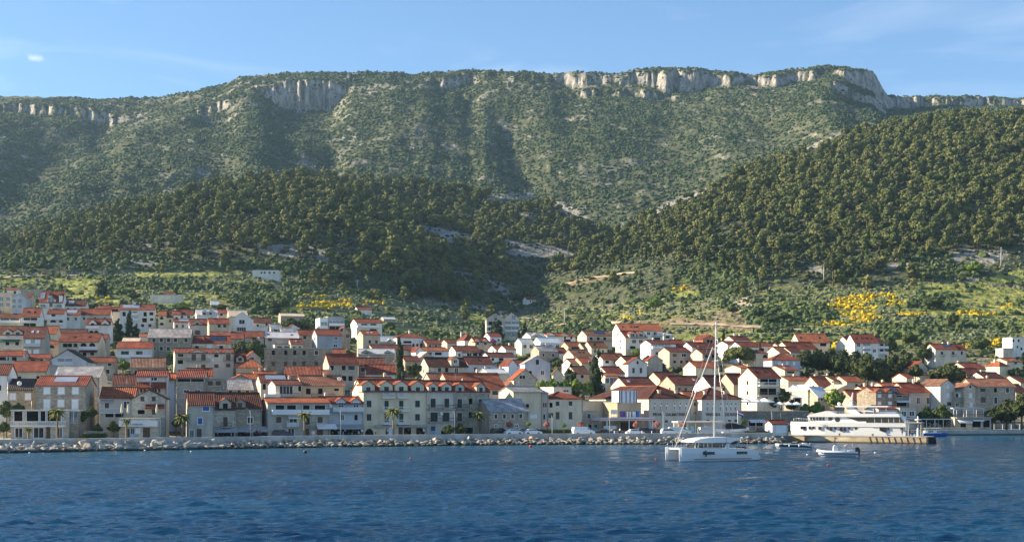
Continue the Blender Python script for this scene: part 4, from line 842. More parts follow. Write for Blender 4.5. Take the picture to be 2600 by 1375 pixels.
h(690, 863, 263, 222, 6, 'P', 'beige', 'dark', 'd 20 22: 745,284 820,277', 'beige house with dark red roof behind the low white walls', dep=9, gp=GB, chim=0)
h(336, 506, 272, 230, 7, 'P', 'beige', 'red', 'd 26 28: 420,289 468,289', 'brown stone house with two framed windows under a red roof', dep=9, gp=GB, chim=1)
h(172, 318, 280, 235, 9, 'P', 'grey', 'red', 'b 40 40: 237,345', 'grey tall house with a gabled attic and white right wall', dep=8, dorm='240 262 85 d 26 26 274: 235', bal='r: 210-262,362', gp=GB, chim=0, dish='d: 168,280')
h(40, 192, 260, 235, 6, 'P', 'offw', 'red', 'auto b 3 1', 'pale house with a rack of solar collectors along its roof edge', dep=8, sol='l: 85-180', gp=GB, chim=0)
h(28, 202, 196, 155, 7, 'P', 'white', 'red', 'b 22 20: 107,213 162,213', 'white house with two small windows and broad red roof at the slope top', dep=9, gp=GB, chim=0)
h(230, 408, 198, 158, 6, 'P', 'white', 'pale', 'd 20 22: 295,184 348,184', 'white house with pale roof and two round headed dormers', dep=8, dorm='150 172 44 d 20 20 184: 295 348', gp=GB, chim=0)
h(410, 532, 186, 156, 6, 'P', 'offw', 'red', 'd 24 22: 437,192', 'small house with red roof and one framed window left of a cream roof', dep=8, gp=GB, chim=1)
h(505, 662, 208, 160, 6, 'P', 'cream', 'creamr', '', 'house with sunlit cream coloured roof behind the tall white gable', dep=9, gp=GB, chim=1)
h(858, 952, 316, 280, 6, 'P', 'stone', 'slate', 'd 28 24: 897,330', 'stone cottage with grey roof left of a small white gable', dep=7, gp=GB, chim=0)
h(950, 1045, 342, 310, 5.5, 'P', 'stone', 'slate', '', 'low grey blue roof beside the stone cottage', dep=7, gp=GB, chim=0)
h(998, 1102, 306, 280, 6, 'G', 'white', 'red', '', 'small white gable house below the big round pine', dep=8, gp=GB, chim=0)
h(940, 1140, 206, 188, 4, 'P', 'stone', 'creamr', '', 'long low farm building with pale roof among the trees', dep=7, gp=GB, chim=0)
h(1375, 1492, 522, 487, 5, 'P', 'stone', 'orange', '', 'small orange roof right of the ruin', dep=7, gp=GB, chim=0)
h(350, 420, 110, 80, 3, 'P', 'stone', 'pale', '', 'small pale field shed among dark bushes', dep=6, gp=GB, chim=0, Y=760)
sect('C')
h(-82, 163, 612, 530, 8, 'P', 'stonel', 'red', 'o 26 36: 107,642; b 28 38: 42,642 -58,642; b 34 40: 100,732 45,730', 'stone house with open green shutters and a ribbed red roof', dep=8, gp=GC, chim=0, dish='d: -78,650')
h(8, 95, 338, 300, 8, 'G', 'stone', 'orange', 'd 22 28: 25,324; b 26 30: 75,375', 'narrow brown gable house with orange roof edge', dep=8, gp=GC, chim=0)
h(208, 745, 842, 748, 13, 'P', 'cream', 'red', 'g 38 56: 255,945 664,945; g 36 68: 403,953 527,953; g 38 56: 255,1058 664,1058; g 36 68: 403,1062 527,1062; a 72 58: 258,1182; D 36 64: 522,1172; S 60 56: 580,1176; S 70 56: 690,1176; s 36 66: 440,1172', 'long cream four storey house with four dormers and white balconies', dep=9.5, dorm='754 788 104 g 34 36 822: 250 668; 754 788 104 g 36 62 832: 403 528', bal='w: 364-464,892 490-588,892 364-464,1004 490-588,1004 364-464,1112 490-588,1112', lw=(1, 'b'), awn='g .15 1.2: 300-420,1128; g .15 1.2: 490-742,1125', gp='the long dormered seafront block', chim=0, Y=337)
h(745, 977, 842, 756, 13, 'P', 'offw', 'red', 'g 40 76: 796,938 911,938; g 60 76: 804,1055; g 58 76: 904,1055; q 42 76: 795,1164; a 88 70: 905,1168', 'white middle house of the dormered block with a light blue door', dep=9.5, dorm='768 796 78 g 32 36 822: 797 912', bal='r: 748-860,986 868-975,986 748-975,1096', dish='d: 862,1028', gp='the long dormered seafront block', chim=0, Y=351)
h(977, 1272, 846, 762, 13, 'P', 'stonel', 'red', 'g 38 76: 1020,942 1202,942; b 30 48: 1112,925 1112,1040; g 38 76: 1020,1058; g 38 50: 1204,1070; L 70 60: 1100,1174; s 34 62: 1205,1172', 'right end of the dormered block in pale ashlar stone', dep=9.5, dorm='770 796 72 g 30 34 824: 1023 1200', bal='r: 985-1088,980 1165-1266,980 985-1088,1092 1165-1266,1092', gp='the long dormered seafront block', chim=1, Y=357)
h(1272, 1600, 1008, 912, 6.5, 'P', 'stone', 'slate', 'g 24 36: 1325,1050 1397,1050 1466,1050 1535,1048; w 24 22: 1328,1132 1500,1132', 'low stone house with pale blue grey slab roof at the car park', dep=9, gp=GC, chim=0)
h(950, 1415, 822, 693, 9, 'P', 'pink', 'orange', 'g 58 36: 1322,852', 'broad weathered orange roof behind the dormered block', dep=13, gp=GC, chim=1, Y=385)
h(1412, 1492, 812, 755, 8, 'G', 'grey', 'brown', 'b 14 40: 1437,850', 'narrow grey gable right of the broad orange roof', dep=8, gp=GC, chim=0)
h(780, 945, 758, 690, 6.5, 'P', 'cream', 'brown', '', 'house with brown roof and a pale lit gable just above the block dormers', dep=8, gp=GC, chim=0)
h(757, 1090, 632, 560, 7.5, 'P', 'stonel', 'dark', 'd 26 34: 850,659; b 26 36: 910,659; w 28 36: 993,661', 'stone house with dark roof, one dormer and a sunlit cream gable', dep=9, dorm='543 572 66 w 26 28 588: 983', lw=(1, 'b'), gp=GC, chim=0)
h(1090, 1306, 612, 552, 6.5, 'P', 'bluegrey', 'dark', 'd 34 34: 1157,653; L 78 44: 1250,660', 'blue grey house with a deep porch and dark red roof', dep=9, sk='d: 1205', gp=GC, chim=0)
h(228, 520, 694, 622, 5.5, 'P', 'offw', 'red', '', 'white walled house with a broad red roof left of the tall cypress', dep=9, gp=GC, chim=0, yaw=8)
h(402, 548, 640, 585, 6.5, 'G', 'offw', 'orange', '', 'pale gable with orange roof just left of the tall cypress', dep=9, gp=GC, chim=0, yaw=8)
h(165, 390, 620, 565, 7.5, 'P', 'stone', 'dark', 'd 34 36: 203,657; d 30 24: 200,725', 'stone house with dark red roof and one framed window', dep=9, gp=GC, chim=1, yaw=8)
h(165, 470, 526, 488, 6, 'P', 'stone', 'pale', '', 'stone house with whitish slab roof and two stone dormers', dep=9, dorm='490 512 84 b 38 28 528: 230; 494 514 60 b 34 26 528: 412', gp=GC, chim=0, yaw=6)
h(292, 642, 492, 452, 5.5, 'P', 'cream', 'dark', '', 'long dark red roof behind the tall cypress', dep=10, gp=GC, chim=0)
h(205, 350, 364, 333, 9, 'P', 'beige', 'red', 'd 22 30: 262,423 318,423', 'tall beige house with two framed windows and a glowing left wall', dep=9, sk='l: 260 290', gp=GC, chim=0)
h(150, 366, 264, 235, 8, 'P', 'white', 'red', 'L 54 22: 215,282; L 50 22: 292,282; L 60 20: 290,325', 'white villa with wide loggias standing apart among the fields', dep=10, bal='p: 152-350,302', gp=GC, chim=0)
h(490, 742, 390, 352, 8, 'H', 'white', 'red', 'a 18 50: 630,462 663,462; a 30 46: 700,455; L 70 18: 580,425', 'long white hotel wing with a low hipped red roof', dep=14, gp=GC, chim=1, cat='hotel')
h(350, 492, 422, 378, 5.5, 'P', 'stone', 'pale', '', 'stone cottage with pale slab roof and small dormers', dep=8, dorm='398 416 40 b 20 18 424: 430', gp=GC, chim=0)
h(745, 868, 442, 410, 6.5, 'P', 'stone', 'red', 'd 20 24: 770,460 820,460', 'dark stone house right of the white hotel wing', dep=9, gp=GC, chim=0)
h(650, 722, 502, 468, 6, 'G', 'white', 'red', '', 'small sunlit white gable below the hotel wing', dep=9, gp=GC, chim=0)
h(722, 930, 500, 473, 6, 'P', 'white', 'orange', 'L 60 24: 840,522; b 30 20: 770,520', 'white house with orange roof and a dark porch', dep=9, gp=GC, chim=0)
h(682, 806, 562, 512, 6, 'G', 'stonel', 'slate', '', 'grey stone gable under the white porch house', dep=8, gp=GC, chim=0)
h(560, 690, 584, 548, 5, 'P', 'stone', 'dark', '', 'dark red roof right behind the tall cypress', dep=8, gp=GC, chim=0)
h(915, 988, 434, 408, 6, 'P', 'cream', 'red', '', 'cream house with glowing gable beside a round green tree', dep=8, gp=GC, chim=0)
h(1060, 1160, 412, 364, 6, 'H', 'white', 'red', '', 'white house with a red pyramid roof right of the round green tree', dep=9, gp=GC, chim=1)
h(1150, 1272, 426, 390, 6.5, 'P', 'pink', 'dark', 'd 24 26: 1172,437 1237,437', 'rosy house with two small gables and framed windows', dep=8, dorm='402 424 56 d 22 22 434: 1174 1238', gp=GC, chim=0)
h(985, 1192, 502, 462, 6, 'P', 'white', 'red', 'auto b 3 1', 'white house with a pink canopy and a sunlit left gable', dep=8, gp=GC, chim=0)
h(1045, 1238, 516, 494, 5.5, 'P', 'white', 'red', 'L 40 22: 1100,530 1150,530; L 30 22: 1195,530', 'low white house with three dark openings and a rust red canopy', dep=6, gp=GC, chim=0)
h(1322, 1495, 487, 458, 5, 'P', 'white', 'red', '', 'low white house with red roof left of the pale slab roofs', dep=8, gp=GC, chim=1)
h(1268, 1498, 552, 518, 5, 'P', 'white', 'dark', 'L 40 24: 1370,570; b 20 22: 1300,570', 'white cottage row with dark red roof', dep=8, gp=GC, chim=1)
h(1275, 1372, 380, 350, 5.5, 'P', 'white', 'red', 'auto b 2 1', 'white house with red roof in front of the unfinished hotel', dep=8, gp=GC, chim=0)
h(1246, 1394, 226, 184, 12, 'G', 'grey', 'slate', 'L 120 32: 1320,268; L 120 32: 1320,312; L 120 28: 1320,352; B 26 30: 1325,212', 'left gable of the twin gabled hotel under construction, dark open floors', dep=16, yaw=3, gp='the twin gabled new hotel', chim=0, cat='hotel', name='hotel_building', bal='p: 1250-1390,300 1250-1390,345')
h(1394, 1522, 226, 180, 12, 'G', 'offw', 'slate', 'B 30 36: 1476,216; B 46 32: 1428,268; B 60 32: 1490,268; B 46 32: 1428,314; B 60 32: 1490,314; B 110 30: 1456,360', 'right gable of the new twin gabled hotel with blue glass and brown panels', dep=16, yaw=3, gp='the twin gabled new hotel', chim=0, cat='hotel', name='hotel_building', bal='p: 1398-1518,290 1398-1518,336')
h(160, 278, 152, 132, 3, 'P', 'white', 'red', '', 'lonely farmhouse with red roof below the broom blossom', dep=7, gp='lone buildings in the fields', chim=0, Y=815)
h(380, 482, 232, 218, 2.6, 'P', 'stone', 'pale', '', 'pale roofed field shed near the dirt lane', dep=7, gp='lone buildings in the fields', chim=0)
h(557, 702, 722, 676, 5, 'P', 'cream', 'brown', '', 'small house with sunlit brown roof and a tall chimney right of the cypress', dep=8, gp=GC, chim=2)
h(1258, 1432, 687, 654, 5, 'P', 'stonel', 'pale', '', 'low house with pale slab roof and two chimneys', dep=8, gp=GC, chim=2)
h(205, 478, 757, 730, 9, 'P', 'cream', 'red', '', 'low red roof peeping over the left dormers of the block', dep=8, gp=GC, chim=1, Y=352)
h(-130, 207, 946, 892, 9, 'P', 'pale', 'red', 'w 40 46: 145,958; w 40 46: 20,958; b 26 46: 146,1060; w 26 46: 30,1060; S 250 56: 60,1178', 'whitish blue seafront house with two gables and a blue glass balcony', dep=8, dorm='896 924 76 w 34 40 954: 20 148', bal='v: -60-204,1010', awn='g .8 1.6: -60-206,1120', gp=GB, chim=1, Y=333, dish='d: -75,965')
sect('D')
h(45, 288, 848, 808, 11, 'P', 'cream', 'slate', 'b 26 30: 163,962; s 60 34: 215,1050', 'tall plain cream house with a ribbed grey roof and one small window', dep=9, gp=GD, chim=0, Y=362)
h(288, 340, 856, 838, 10.5, 'P', 'grey', 'slate', 'b 12 36: 300,955 318,955; b 14 40: 305,1055', 'narrow grey house wedged between the tall cream house and a red hip roof', dep=8, gp=GD, chim=0, Y=366)
h(340, 632, 906, 850, 9, 'H', 'cream', 'red', 'b 26 40: 362,955; d 32 38: 417,943; d 32 36: 526,942; b 46 42: 357,1042; D 30 60: 418,1044 527,1044', 'cream seafront house with red hipped roof and dark tall windows', dep=9, gp=GD, chim=0, Y=368)
h(385, 534, 806, 800, 8, 'F', 'offw', 'none', 'b 18 14: 478,836 500,836', 'flat pale block above the red hipped roof', dep=8, gp=GD, Y=384)
h(585, 768, 1008, 1004, 6, 'F', 'stone', 'none', 'd 28 36: 610,1048 682,1048; L 34 40: 690,1140; q 34 50: 740,1140', 'low flat stone house with two framed windows beside the gallery', dep=7, gp=GD, Y=372)
GAL = h(632, 925, 925, 905, 9, 'F', 'cream', 'none', '', 'curved cream wall wing of the seafront gallery', dep=7, gp='the seafront gallery', cat='gallery', name='gallery_building', Y=381)
GAL2 = h(922, 1122, 936, 930, 9, 'F', 'tan', 'conc', '', 'brown gallery block with a glass lantern and two posters', dep=9, gp='the seafront gallery', cat='gallery', name='gallery_building', Y=376)
h(820, 942, 712, 690, 6, 'P', 'cream', 'orange', 'B 60 60: 890,755; w 30 40: 835,750', 'cream house with a glazed veranda and a sunlit blank gable', dep=9, gp=GD, chim=0)
h(998, 1250, 797, 727, 7, 'P', 'cream', 'dark', '', 'house with a wide dark red roof, one skylight and a lit cream gable', dep=10, sk='l: 1052', gp=GD, chim=0, lw=(1, 'b'))
h(1282, 1445, 740, 682, 6.5, 'P', 'cream', 'dark', '', 'dark red roof with sunlit cream gable in the middle of three above the winery', dep=9, gp=GD, chim=0, lw=(1, 'b'))
h(1408, 1660, 785, 715, 6.5, 'P', 'stone', 'dark', 'auto b 4 1', 'broad dark red roof with skylight and lit gable directly above the winery', dep=10, sk='l: 1605', gp=GD, chim=0, lw=(1, 'b'))
h(142, 356, 604, 540, 9, 'G', 'pale', 'slate', 'd 28 42: 247,593; b 24 32: 188,684; w 26 36: 290,684', 'big pale blue gable house with one dark attic window', dep=11, yaw=8, gp=GD, chim=0)
h(48, 243, 738, 655, 7, 'G', 'stonel', 'orange', 'b 20 26: 108,720 133,720', 'stone gable house with a twin window and orange roof', dep=9, gp=GD, chim=0, yaw=12)
h(262, 418, 502, 460, 7.5, 'P', 'stone', 'slate', 'auto d 2 2', 'stone house with dark slab roof and a sunlit cream left wall', dep=8, gp=GD, chim=2)
h(278, 444, 432, 392, 6.5, 'P', 'white', 'pale', 'auto w 3 1', 'white house with a snow pale slab roof', dep=9, gp=GD, chim=0)
h(190, 332, 380, 348, 7, 'P', 'offw', 'slate', 'auto d 3 1', 'off white house with grey roof and a small front gable', dep=9, dorm='350 372 70 d 24 26 384: 240', gp=GD, chim=0)
h(330, 568, 378, 354, 7, 'P', 'white', 'red', 'b 16 24: 480,387 533,387; L 60 20: 500,412', 'white twin gabled house with red roof below the olive slope', dep=9, dorm='348 366 62 b 20 20 382: 365; 356 372 70 b 18 20 385: 480', gp=GD, chim=0)
h(112, 218, 432, 400, 6, 'P', 'white', 'pale', 'auto w 2 1', 'small white house with pale slab roof behind garden trees', dep=7, gp=GD, chim=0)
h(945, 1306, 330, 274, 9, 'P', 'white', 'orange', 'w 26 24: 1185,352 1240,352; L 60 18: 1255,395', 'large white guest house with long orange roof and a row of skylights', dep=13, sk='d: 985 1055 1085 1105', gp=GD, chim=0, bal='r: 1215-1303,375', yaw=12, lw=(1, 'd'))
h(662, 878, 372, 332, 8, 'P', 'pink', 'brown', 'L 30 24: 700,396 760,396 815,396; L 30 22: 700,440; L 30 22: 790,440', 'rosy balconied house with dark panels on a brown roof', dep=9, sol='d: 745-830', bal='r: 668-875,416', gp=GD, chim=0)
h(990, 1172, 388, 336, 9, 'P', 'offw', 'red', 'w 32 28: 1062,420 1120,420; L 50 24: 1050,470', 'four storey off white house with two gabled dormers and stacked balconies', dep=9, dorm='338 358 62 w 30 26 366: 1052 1122', bal='r: 1020-1168,385', gp=GD, chim=0, lw=(3, 'b'))
h(508, 645, 464, 428, 6, 'P', 'beige', 'orange', 'L 80 14: 570,475', 'beige house with orange roof left of a dark slab roof', dep=8, gp=GD, chim=0)
h(640, 724, 478, 430, 5.5, 'P', 'stone', 'black', '', 'dark slab roofed house between two orange roofs', dep=8, gp=GD, chim=0)
h(702, 838, 472, 424, 6, 'P', 'cream', 'orange', 'auto b 2 1', 'cream house with orange roof half behind the tall conifer', dep=8, gp=GD, chim=0)
h(428, 506, 518, 475, 6.5, 'P', 'white', 'red', 'auto b 1 1', 'narrow white house with bright red roof', dep=8, gp=GD, chim=0)
h(552, 706, 540, 492, 7, 'P', 'pink', 'brown', '', 'pale rosy house with a brown roof, two skylights and lit gable', dep=9, sk='d: 620 660', gp=GD, chim=0)
h(535, 628, 610, 570, 5.5, 'P', 'white', 'brown', '', 'low white house with brown roof left of the tall conifer', dep=8, gp=GD, chim=0)
h(620, 718, 602, 558, 6, 'P', 'beige', 'orange', 'd 20 34: 692,604', 'beige house with orange roof and one tall framed window', dep=8, gp=GD, chim=0)
h(800, 1002, 574, 522, 6.5, 'P', 'white', 'orange', 'L 34 22: 835,592 905,592; b 24 22: 942,592', 'white house with bright orange roof right of the tall conifer', dep=9, sk='d: 940', gp=GD, chim=0)
h(1012, 1172, 608, 558, 8, 'G', 'white', 'red', 'd 16 26: 1092,597; g 20 42: 1058,664 1120,664', 'white gable house with two tall green shuttered doors', dep=9, yaw=8, gp=GD, chim=0)
h(575, 690, 692, 632, 6, 'P', 'pink', 'brown', 'L 30 24: 625,715', 'rosy house with brown roof between two dark conifers', dep=9, gp=GD, chim=0)
h(835, 986, 690, 635, 6, 'P', 'white', 'red', '', 'white house with plain red roof left of the green shuttered gable', dep=9, gp=GD, chim=0)
h(380, 456, 692, 644, 6.5, 'G', 'cream', 'brown', '', 'small glowing cream gable among dark trees', dep=7, yaw=2, gp=GD, chim=0)
h(1205, 1415, 442, 414, 8, 'P', 'white', 'red', 'B 50 22: 1235,455 1290,455; B 50 22: 1345,455; L 40 26: 1300,512; d 24 22: 1255,520', 'white guest house with a band of attic windows and a sunlit gable', dep=9, bal='p: 1210-1395,480', gp=GD, chim=1)
h(1362, 1545, 508, 474, 6.5, 'P', 'grey', 'dark', 'b 34 26: 1405,536; w 40 28: 1482,536; b 22 24: 1405,592 1462,592 1510,592', 'grey house with dark red roof and small square windows', dep=9, gp=GD, chim=0)
h(1180, 1302, 580, 540, 6, 'G', 'stonel', 'red', '', 'grey stone gable half hidden by garden trees', dep=8, yaw=8, gp=GD, chim=0)
h(1000, 1142, 592, 545, 6.5, 'P', 'cream', 'dark', '', 'dark red roof behind the green shuttered gable', dep=9, gp=GD, chim=0)
h(1312, 1388, 366, 350, 4.5, 'H', 'white', 'pale', 'L 40 18: 1345,382', 'white garden pavilion right of the large guest house', dep=6, gp=GD, chim=0, cat='pavilion', name='garden_pavilion')
h(1395, 1500, 442, 408, 6, 'P', 'white', 'red', 'auto b 2 1', 'white house with flat red roof above the grey house', dep=8, gp=GD, chim=1)
h(158, 236, 68, 48, 4.5, 'P', 'white', 'red', 'b 10 14: 190,82 210,82', 'little white chapel with red roof beside the winding lane', dep=7, gp='lone buildings in the fields', chim=0, cat='chapel', name='chapel', Y=1060)
h(-20, 68, 488, 458, 5.5, 'P', 'white', 'orange', '', 'white walled house with orange roof below the twin gabled hotel', dep=8, gp=GD, chim=0)
h(2, 80, 620, 577, 6, 'G', 'white', 'red', '', 'small lit white gable left of the big pale blue gable', dep=8, gp=GD, chim=0)
h(78, 150, 612, 580, 6, 'P', 'white', 'dark', 'b 26 30: 122,632', 'white house with dark window beside the big pale blue gable', dep=8, gp=GD, chim=0)
# the old wine cellar: two wings and a recessed middle
def text_mesh(s, size, ext=.03):
    c = bpy.data.curves.new('lettering', 'FONT'); c.body = s; c.size = size; c.extrude = ext; c.offset = .022; c.align_x = 'CENTER'; c.align_y = 'CENTER'
    o = bpy.data.objects.new('lettering', c); COL.objects.link(o); bpy.context.view_layer.update()
    me = bpy.data.meshes.new_from_object(o.evaluated_get(bpy.context.evaluated_depsgraph_get())); bpy.data.objects.remove(o); return me
def letters(hh, s, xa, xb, y, hpx, mat, name='lettering', out=.05, parent=None):
    X0_, X1_ = hh['lx'](xa), hh['lx'](xb); z = hh['lz']((xa + xb) / 2, y); me = text_mesh(s, 1); me.materials.append(mat)
    v = np.array([tuple(q.co) for q in me.vertices]); w_ = np.ptp(v[:, 0]); h_ = np.ptp(v[:, 1]); c0 = (v.max(0) + v.min(0)) / 2
    o = lk(name, me, parent or hh['root']); sx_, sy_ = (X1_ - X0_) / w_, hpx / hh['m1'] / h_
    o.rotation_euler = (R_(90), 0, 0); o.scale = (sx_, sy_, 1); o.location = ((X0_ + X1_) / 2 - c0[0] * sx_, -out, z - c0[1] * sy_); return o
ink_m = plain('dark_lettering', (.05, .045, .05))
WIN1 = h(1186, 1544, 902, 797, 9, 'D', 'offw', 'dark', 'n 20 66: 1235,962 1287,962 1337,962 1403,962 1450,962 1500,962; b 26 18: 1335,1092 1403,1092 1502,1092; a 44 26: 1226,1088', 'left wing of the old winery with PRVA DALMATINSKA in dark letters', dep=34, yaw=24, gp='the old winery', cat='winery', name='winery_building', chim=0, Y=384)
letters(WIN1, 'PRVA', 1222, 1296, 1034, 26, ink_m); letters(WIN1, 'DALMATINSKA', 1330, 1520, 1034, 26, ink_m)
sect('E')
WINM = h(105, 196, 806, 742, 9, 'P', 'cream', 'orange', 'b 16 26: 140,840; a 40 30: 158,972', 'recessed middle of the old winery with the year 1903 above its arch', dep=10, yaw=24, gp='the old winery', cat='winery', name='winery_building', chim=0, Y=400)
letters(WINM, '1903', 132, 176, 912, 18, ink_m)
WIN2 = h(196, 516, 802, 710, 9, 'H', 'offw', 'dark', 'n 20 64: 241,858 286,858 345,858 396,858 430,858 466,858; b 24 16: 246,972 300,972 420,972 470,972', 'right wing of the old winery with VINARSKA ZADRUGA in dark letters', dep=13, yaw=24, gp='the old winery', cat='winery', name='winery_building', chim=0, Y=398)
letters(WIN2, 'VINARSKA', 226, 345, 922, 26, ink_m); letters(WIN2, 'ZADRUGA', 378, 484, 922, 26, ink_m)
for hh, xs, ys in ((WIN1, (.35, .75), .38), (WIN2, (.2, .7), .4)):
    for fx in xs:
        z = hh['ze'] + (hh['zr'] - hh['ze']) * ys; yy = ys * min(hh['L'], hh['dep']) / 2; q = MB().box(hh['L'] * fx - .35, yy - .3, z - .4, hh['L'] * fx + .35, yy + .3, z + .9).box(hh['L'] * fx - .5, yy - .45, z + .9, hh['L'] * fx + .5, yy + .45, z + 1.1)
        q.build('chimney', MATS['wall_pink'], hh['root'])
h(640, 828, 628, 550, 13, 'P', 'cream', 'red', 'L 150 52: 730,662; L 150 52: 728,738; L 50 30: 705,798; L 40 30: 790,798', 'tall cream apartment house with blazing left gable and deep balconies', dep=9.5, bal='w: 645-850,690; r: 640-826,770', sk='d: 670 740', gp=GE, chim=0, yaw=25, lw=(3, 'b'), Y=421)
h(265, 458, 692, 614, 9, 'P', 'white', 'dark', 'g 26 28: 375,722 428,722', 'white house with dark roof and lit gable behind the catamaran mast', dep=9, gp=GE, chim=0)
h(452, 566, 680, 598, 10, 'P', 'beige', 'dark', 'o 16 28: 503,706 503,772', 'beige house with open green shutters left of the tall cream apartments', dep=9, gp=GE, chim=0)
h(508, 600, 552, 530, 8, 'P', 'cream', 'orange', 'auto b 2 1', 'cream house with flat sunlit gable above the tall apartments', dep=10, gp=GE, chim=0, yaw=25)
h(762, 988, 488, 440, 7, 'H', 'bluegrey', 'red', 's 18 28: 820,512 882,512 938,512', 'blue grey house with three white shutters and a red hipped roof', dep=9, gp=GE, chim=0, yaw=12)
h(862, 978, 570, 535, 6, 'P', 'cream', 'red', 'L 70 14: 910,584', 'red roofed house with a skylight and a long lit cream gable', dep=13, sk='l: 905', gp=GE, chim=1)
h(820, 928, 426, 382, 6.5, 'P', 'cream', 'brown', '', 'house with brown roof and sunlit gable left of the pine grove', dep=10, gp=GE, chim=0)
h(912, 1002, 426, 386, 6.5, 'P', 'cream', 'dark', 'auto b 2 1', 'dark roofed house at the left edge of the pine grove', dep=9, gp=GE, chim=0)
h(980, 1226, 347, 278, 8, 'P', 'cream', 'orange', 'L 56 24: 1172,362', 'big terracotta roof house with two dark roof terraces above the pine grove', dep=12, sk='d: 1012 1165', gp=GE, chim=1, yaw=8)
h(512, 656, 382, 345, 7, 'P', 'white', 'red', 'auto b 4 2', 'white row house with long bright red roof behind the umbrella pine', dep=9, gp=GE, chim=0)
h(655, 762, 376, 350, 7, 'P', 'white', 'red', 'auto L 2 2', 'white row house right of the longest red roof', dep=9, gp=GE, chim=0)
h(755, 840, 388, 356, 6, 'P', 'cream', 'red', 'auto b 2 1', 'low row house with red roof behind the lit brown gable', dep=9, gp=GE, chim=0)
h(830, 940, 388, 356, 6.5, 'P', 'cream', 'red', '', 'row house with pale verge and red roof left of the wide double roof', dep=9, gp=GE, chim=0)
h(895, 1130, 398, 344, 6.5, 'P', 'cream', 'red', 'auto b 4 1', 'wide double red roof in front of the big terracotta roof', dep=10, gp=GE, chim=1)
h(632, 730, 432, 415, 8, 'P', 'cream', 'red', 'a 40 26: 705,455; a 40 30: 708,508', 'cream house with arched balconies behind the thin cypress', dep=9, gp=GE, chim=0)
h(205, 322, 320, 285, 7, 'G', 'brick', 'red', 'L 60 24: 258,336', 'brick red gable house with white frames high behind the mast', dep=9, gp=GE, chim=0)
h(118, 322, 386, 348, 6.5, 'P', 'white', 'red', 'auto b 3 1', 'white house with red roof and one white dormer left of the mast', dep=9, dorm='372 390 36 w 18 20 396: 172', gp=GE, chim=1)
h(8, 162, 332, 330, 6, 'F', 'white', 'conc', 'auto B 3 1', 'flat white modern house above the red roofs left of the mast', dep=9, gp=GE)
h(450, 592, 328, 297, 7, 'P', 'white', 'red', '', 'white house with several chimneys above the red row houses', dep=8, gp=GE, chim=2)
h(402, 512, 362, 338, 6, 'P', 'white', 'red', '', 'white gabled row house right of the mast', dep=9, gp=GE, chim=0)
h(200, 326, 437, 400, 6.5, 'P', 'pink', 'dark', 'L 36 26: 230,456; L 36 26: 290,456', 'rosy balconied house with dark roof left of the mast', dep=9, bal='r: 202-322,478', gp=GE, chim=0)
h(148, 326, 546, 500, 6, 'P', 'cream', 'orange', '', 'cream house with bright orange roof and a dish left of the mast', dep=9, gp=GE, chim=0, dish='d: 300,560')
h(20, 120, 386, 362, 6, 'P', 'cream', 'red', '', 'low red roof left of the white dormer', dep=8, gp=GE, chim=0)
h(985, 1045, 728, 692, 6.5, 'P', 'white', 'pale', 's 16 36: 1018,752; s 16 28: 1018,805', 'pale roofed white cottage behind the terrace parasols', dep=8, gp=GE, chim=0, yaw=20)
h(1050, 1130, 730, 692, 7, 'G', 'stonel', 'pale', 's 26 30: 1097,742; s 30 30: 1090,806', 'small stone gable tower with white shutters and a lit side', dep=9, gp=GE, chim=0, yaw=25)
h(1130, 1228, 785, 708, 5.5, 'P', 'stone', 'pale', 'd 20 26: 1160,800', 'stone cottage with steep pale blue slab roof', dep=9, gp=GE, chim=0)
h(930, 1000, 790, 765, 5.5, 'S', 'stone', 'pale', 'L 54 40: 965,812', 'stone shed with white lean to roof and dark porch', dep=5, gp=GE, chim=0)
h(1135, 1248, 695, 622, 6, 'P', 'cream', 'orange', '', 'orange roofed house with lit gable below the pine grove', dep=9, gp=GE, chim=1)
h(1258, 1345, 652, 618, 6.5, 'P', 'cream', 'dark', 'b 12 14: 1250,660', 'house with dark roof and lit cream gable in the middle below the pine grove', dep=9, gp=GE, chim=1, lw=(1, 'b'))
h(1362, 1502, 664, 618, 6.5, 'P', 'cream', 'orange', 'b 22 24: 1440,690; L 40 24: 1490,690', 'cream house with orange roof and one dark window behind the yacht mast', dep=9, gp=GE, chim=0)
h(890, 1080, 652, 622, 6, 'P', 'cream', 'orange', '', 'low orange roof above the green pergola terrace', dep=8, gp=GE, chim=1)
h(1290, 1420, 722, 690, 6, 'G', 'beige', 'creamr', '', 'low tan gable between the slab roof cottage and an orange roof', dep=8, gp=GE, chim=0)
sect('F')
h(235, 380, 752, 705, 8, 'P', 'stoned', 'red', 's 28 36: 262,766 347,766; s 28 32: 262,838 347,838', 'dark stone house with two tiled dormers and white shutters', dep=9, gp=GF_, dorm='718 742 60 s 28 34 764: 262 347', chim=1, Y=438)
h(378, 500, 762, 704, 8, 'P', 'stoned', 'red', 'L 60 16: 420,775; L 100 36: 440,840', 'stone house with a solar panel and a white pergola balcony', dep=9, sol='d: 385-440', awn='w .3 1.2: 384-494,812', gp=GF_, chim=0, Y=443)
h(488, 672, 746, 672, 9, 'P', 'pink', 'red', 's 20 46: 503,812; w 24 50: 575,812; w 26 50: 653,812', 'salmon pink house with tall framed windows left of the sunlit tower house', dep=10, gp=GF_, chim=1, Y=447)
h(318, 476, 712, 672, 8, 'P', 'cream', 'orange', '', 'orange roof behind the dark stone house dormers', dep=9, gp=GF_, chim=1)
h(752, 868, 690, 646, 11, 'G', 'offw', 'brown', 's 24 26: 812,700; s 28 38: 812,770; o 20 30: 822,838', 'tower like house with a blazing cream side wall and white shutters', dep=9.5, gp=GF_, chim=0, yaw=26, Y=447)
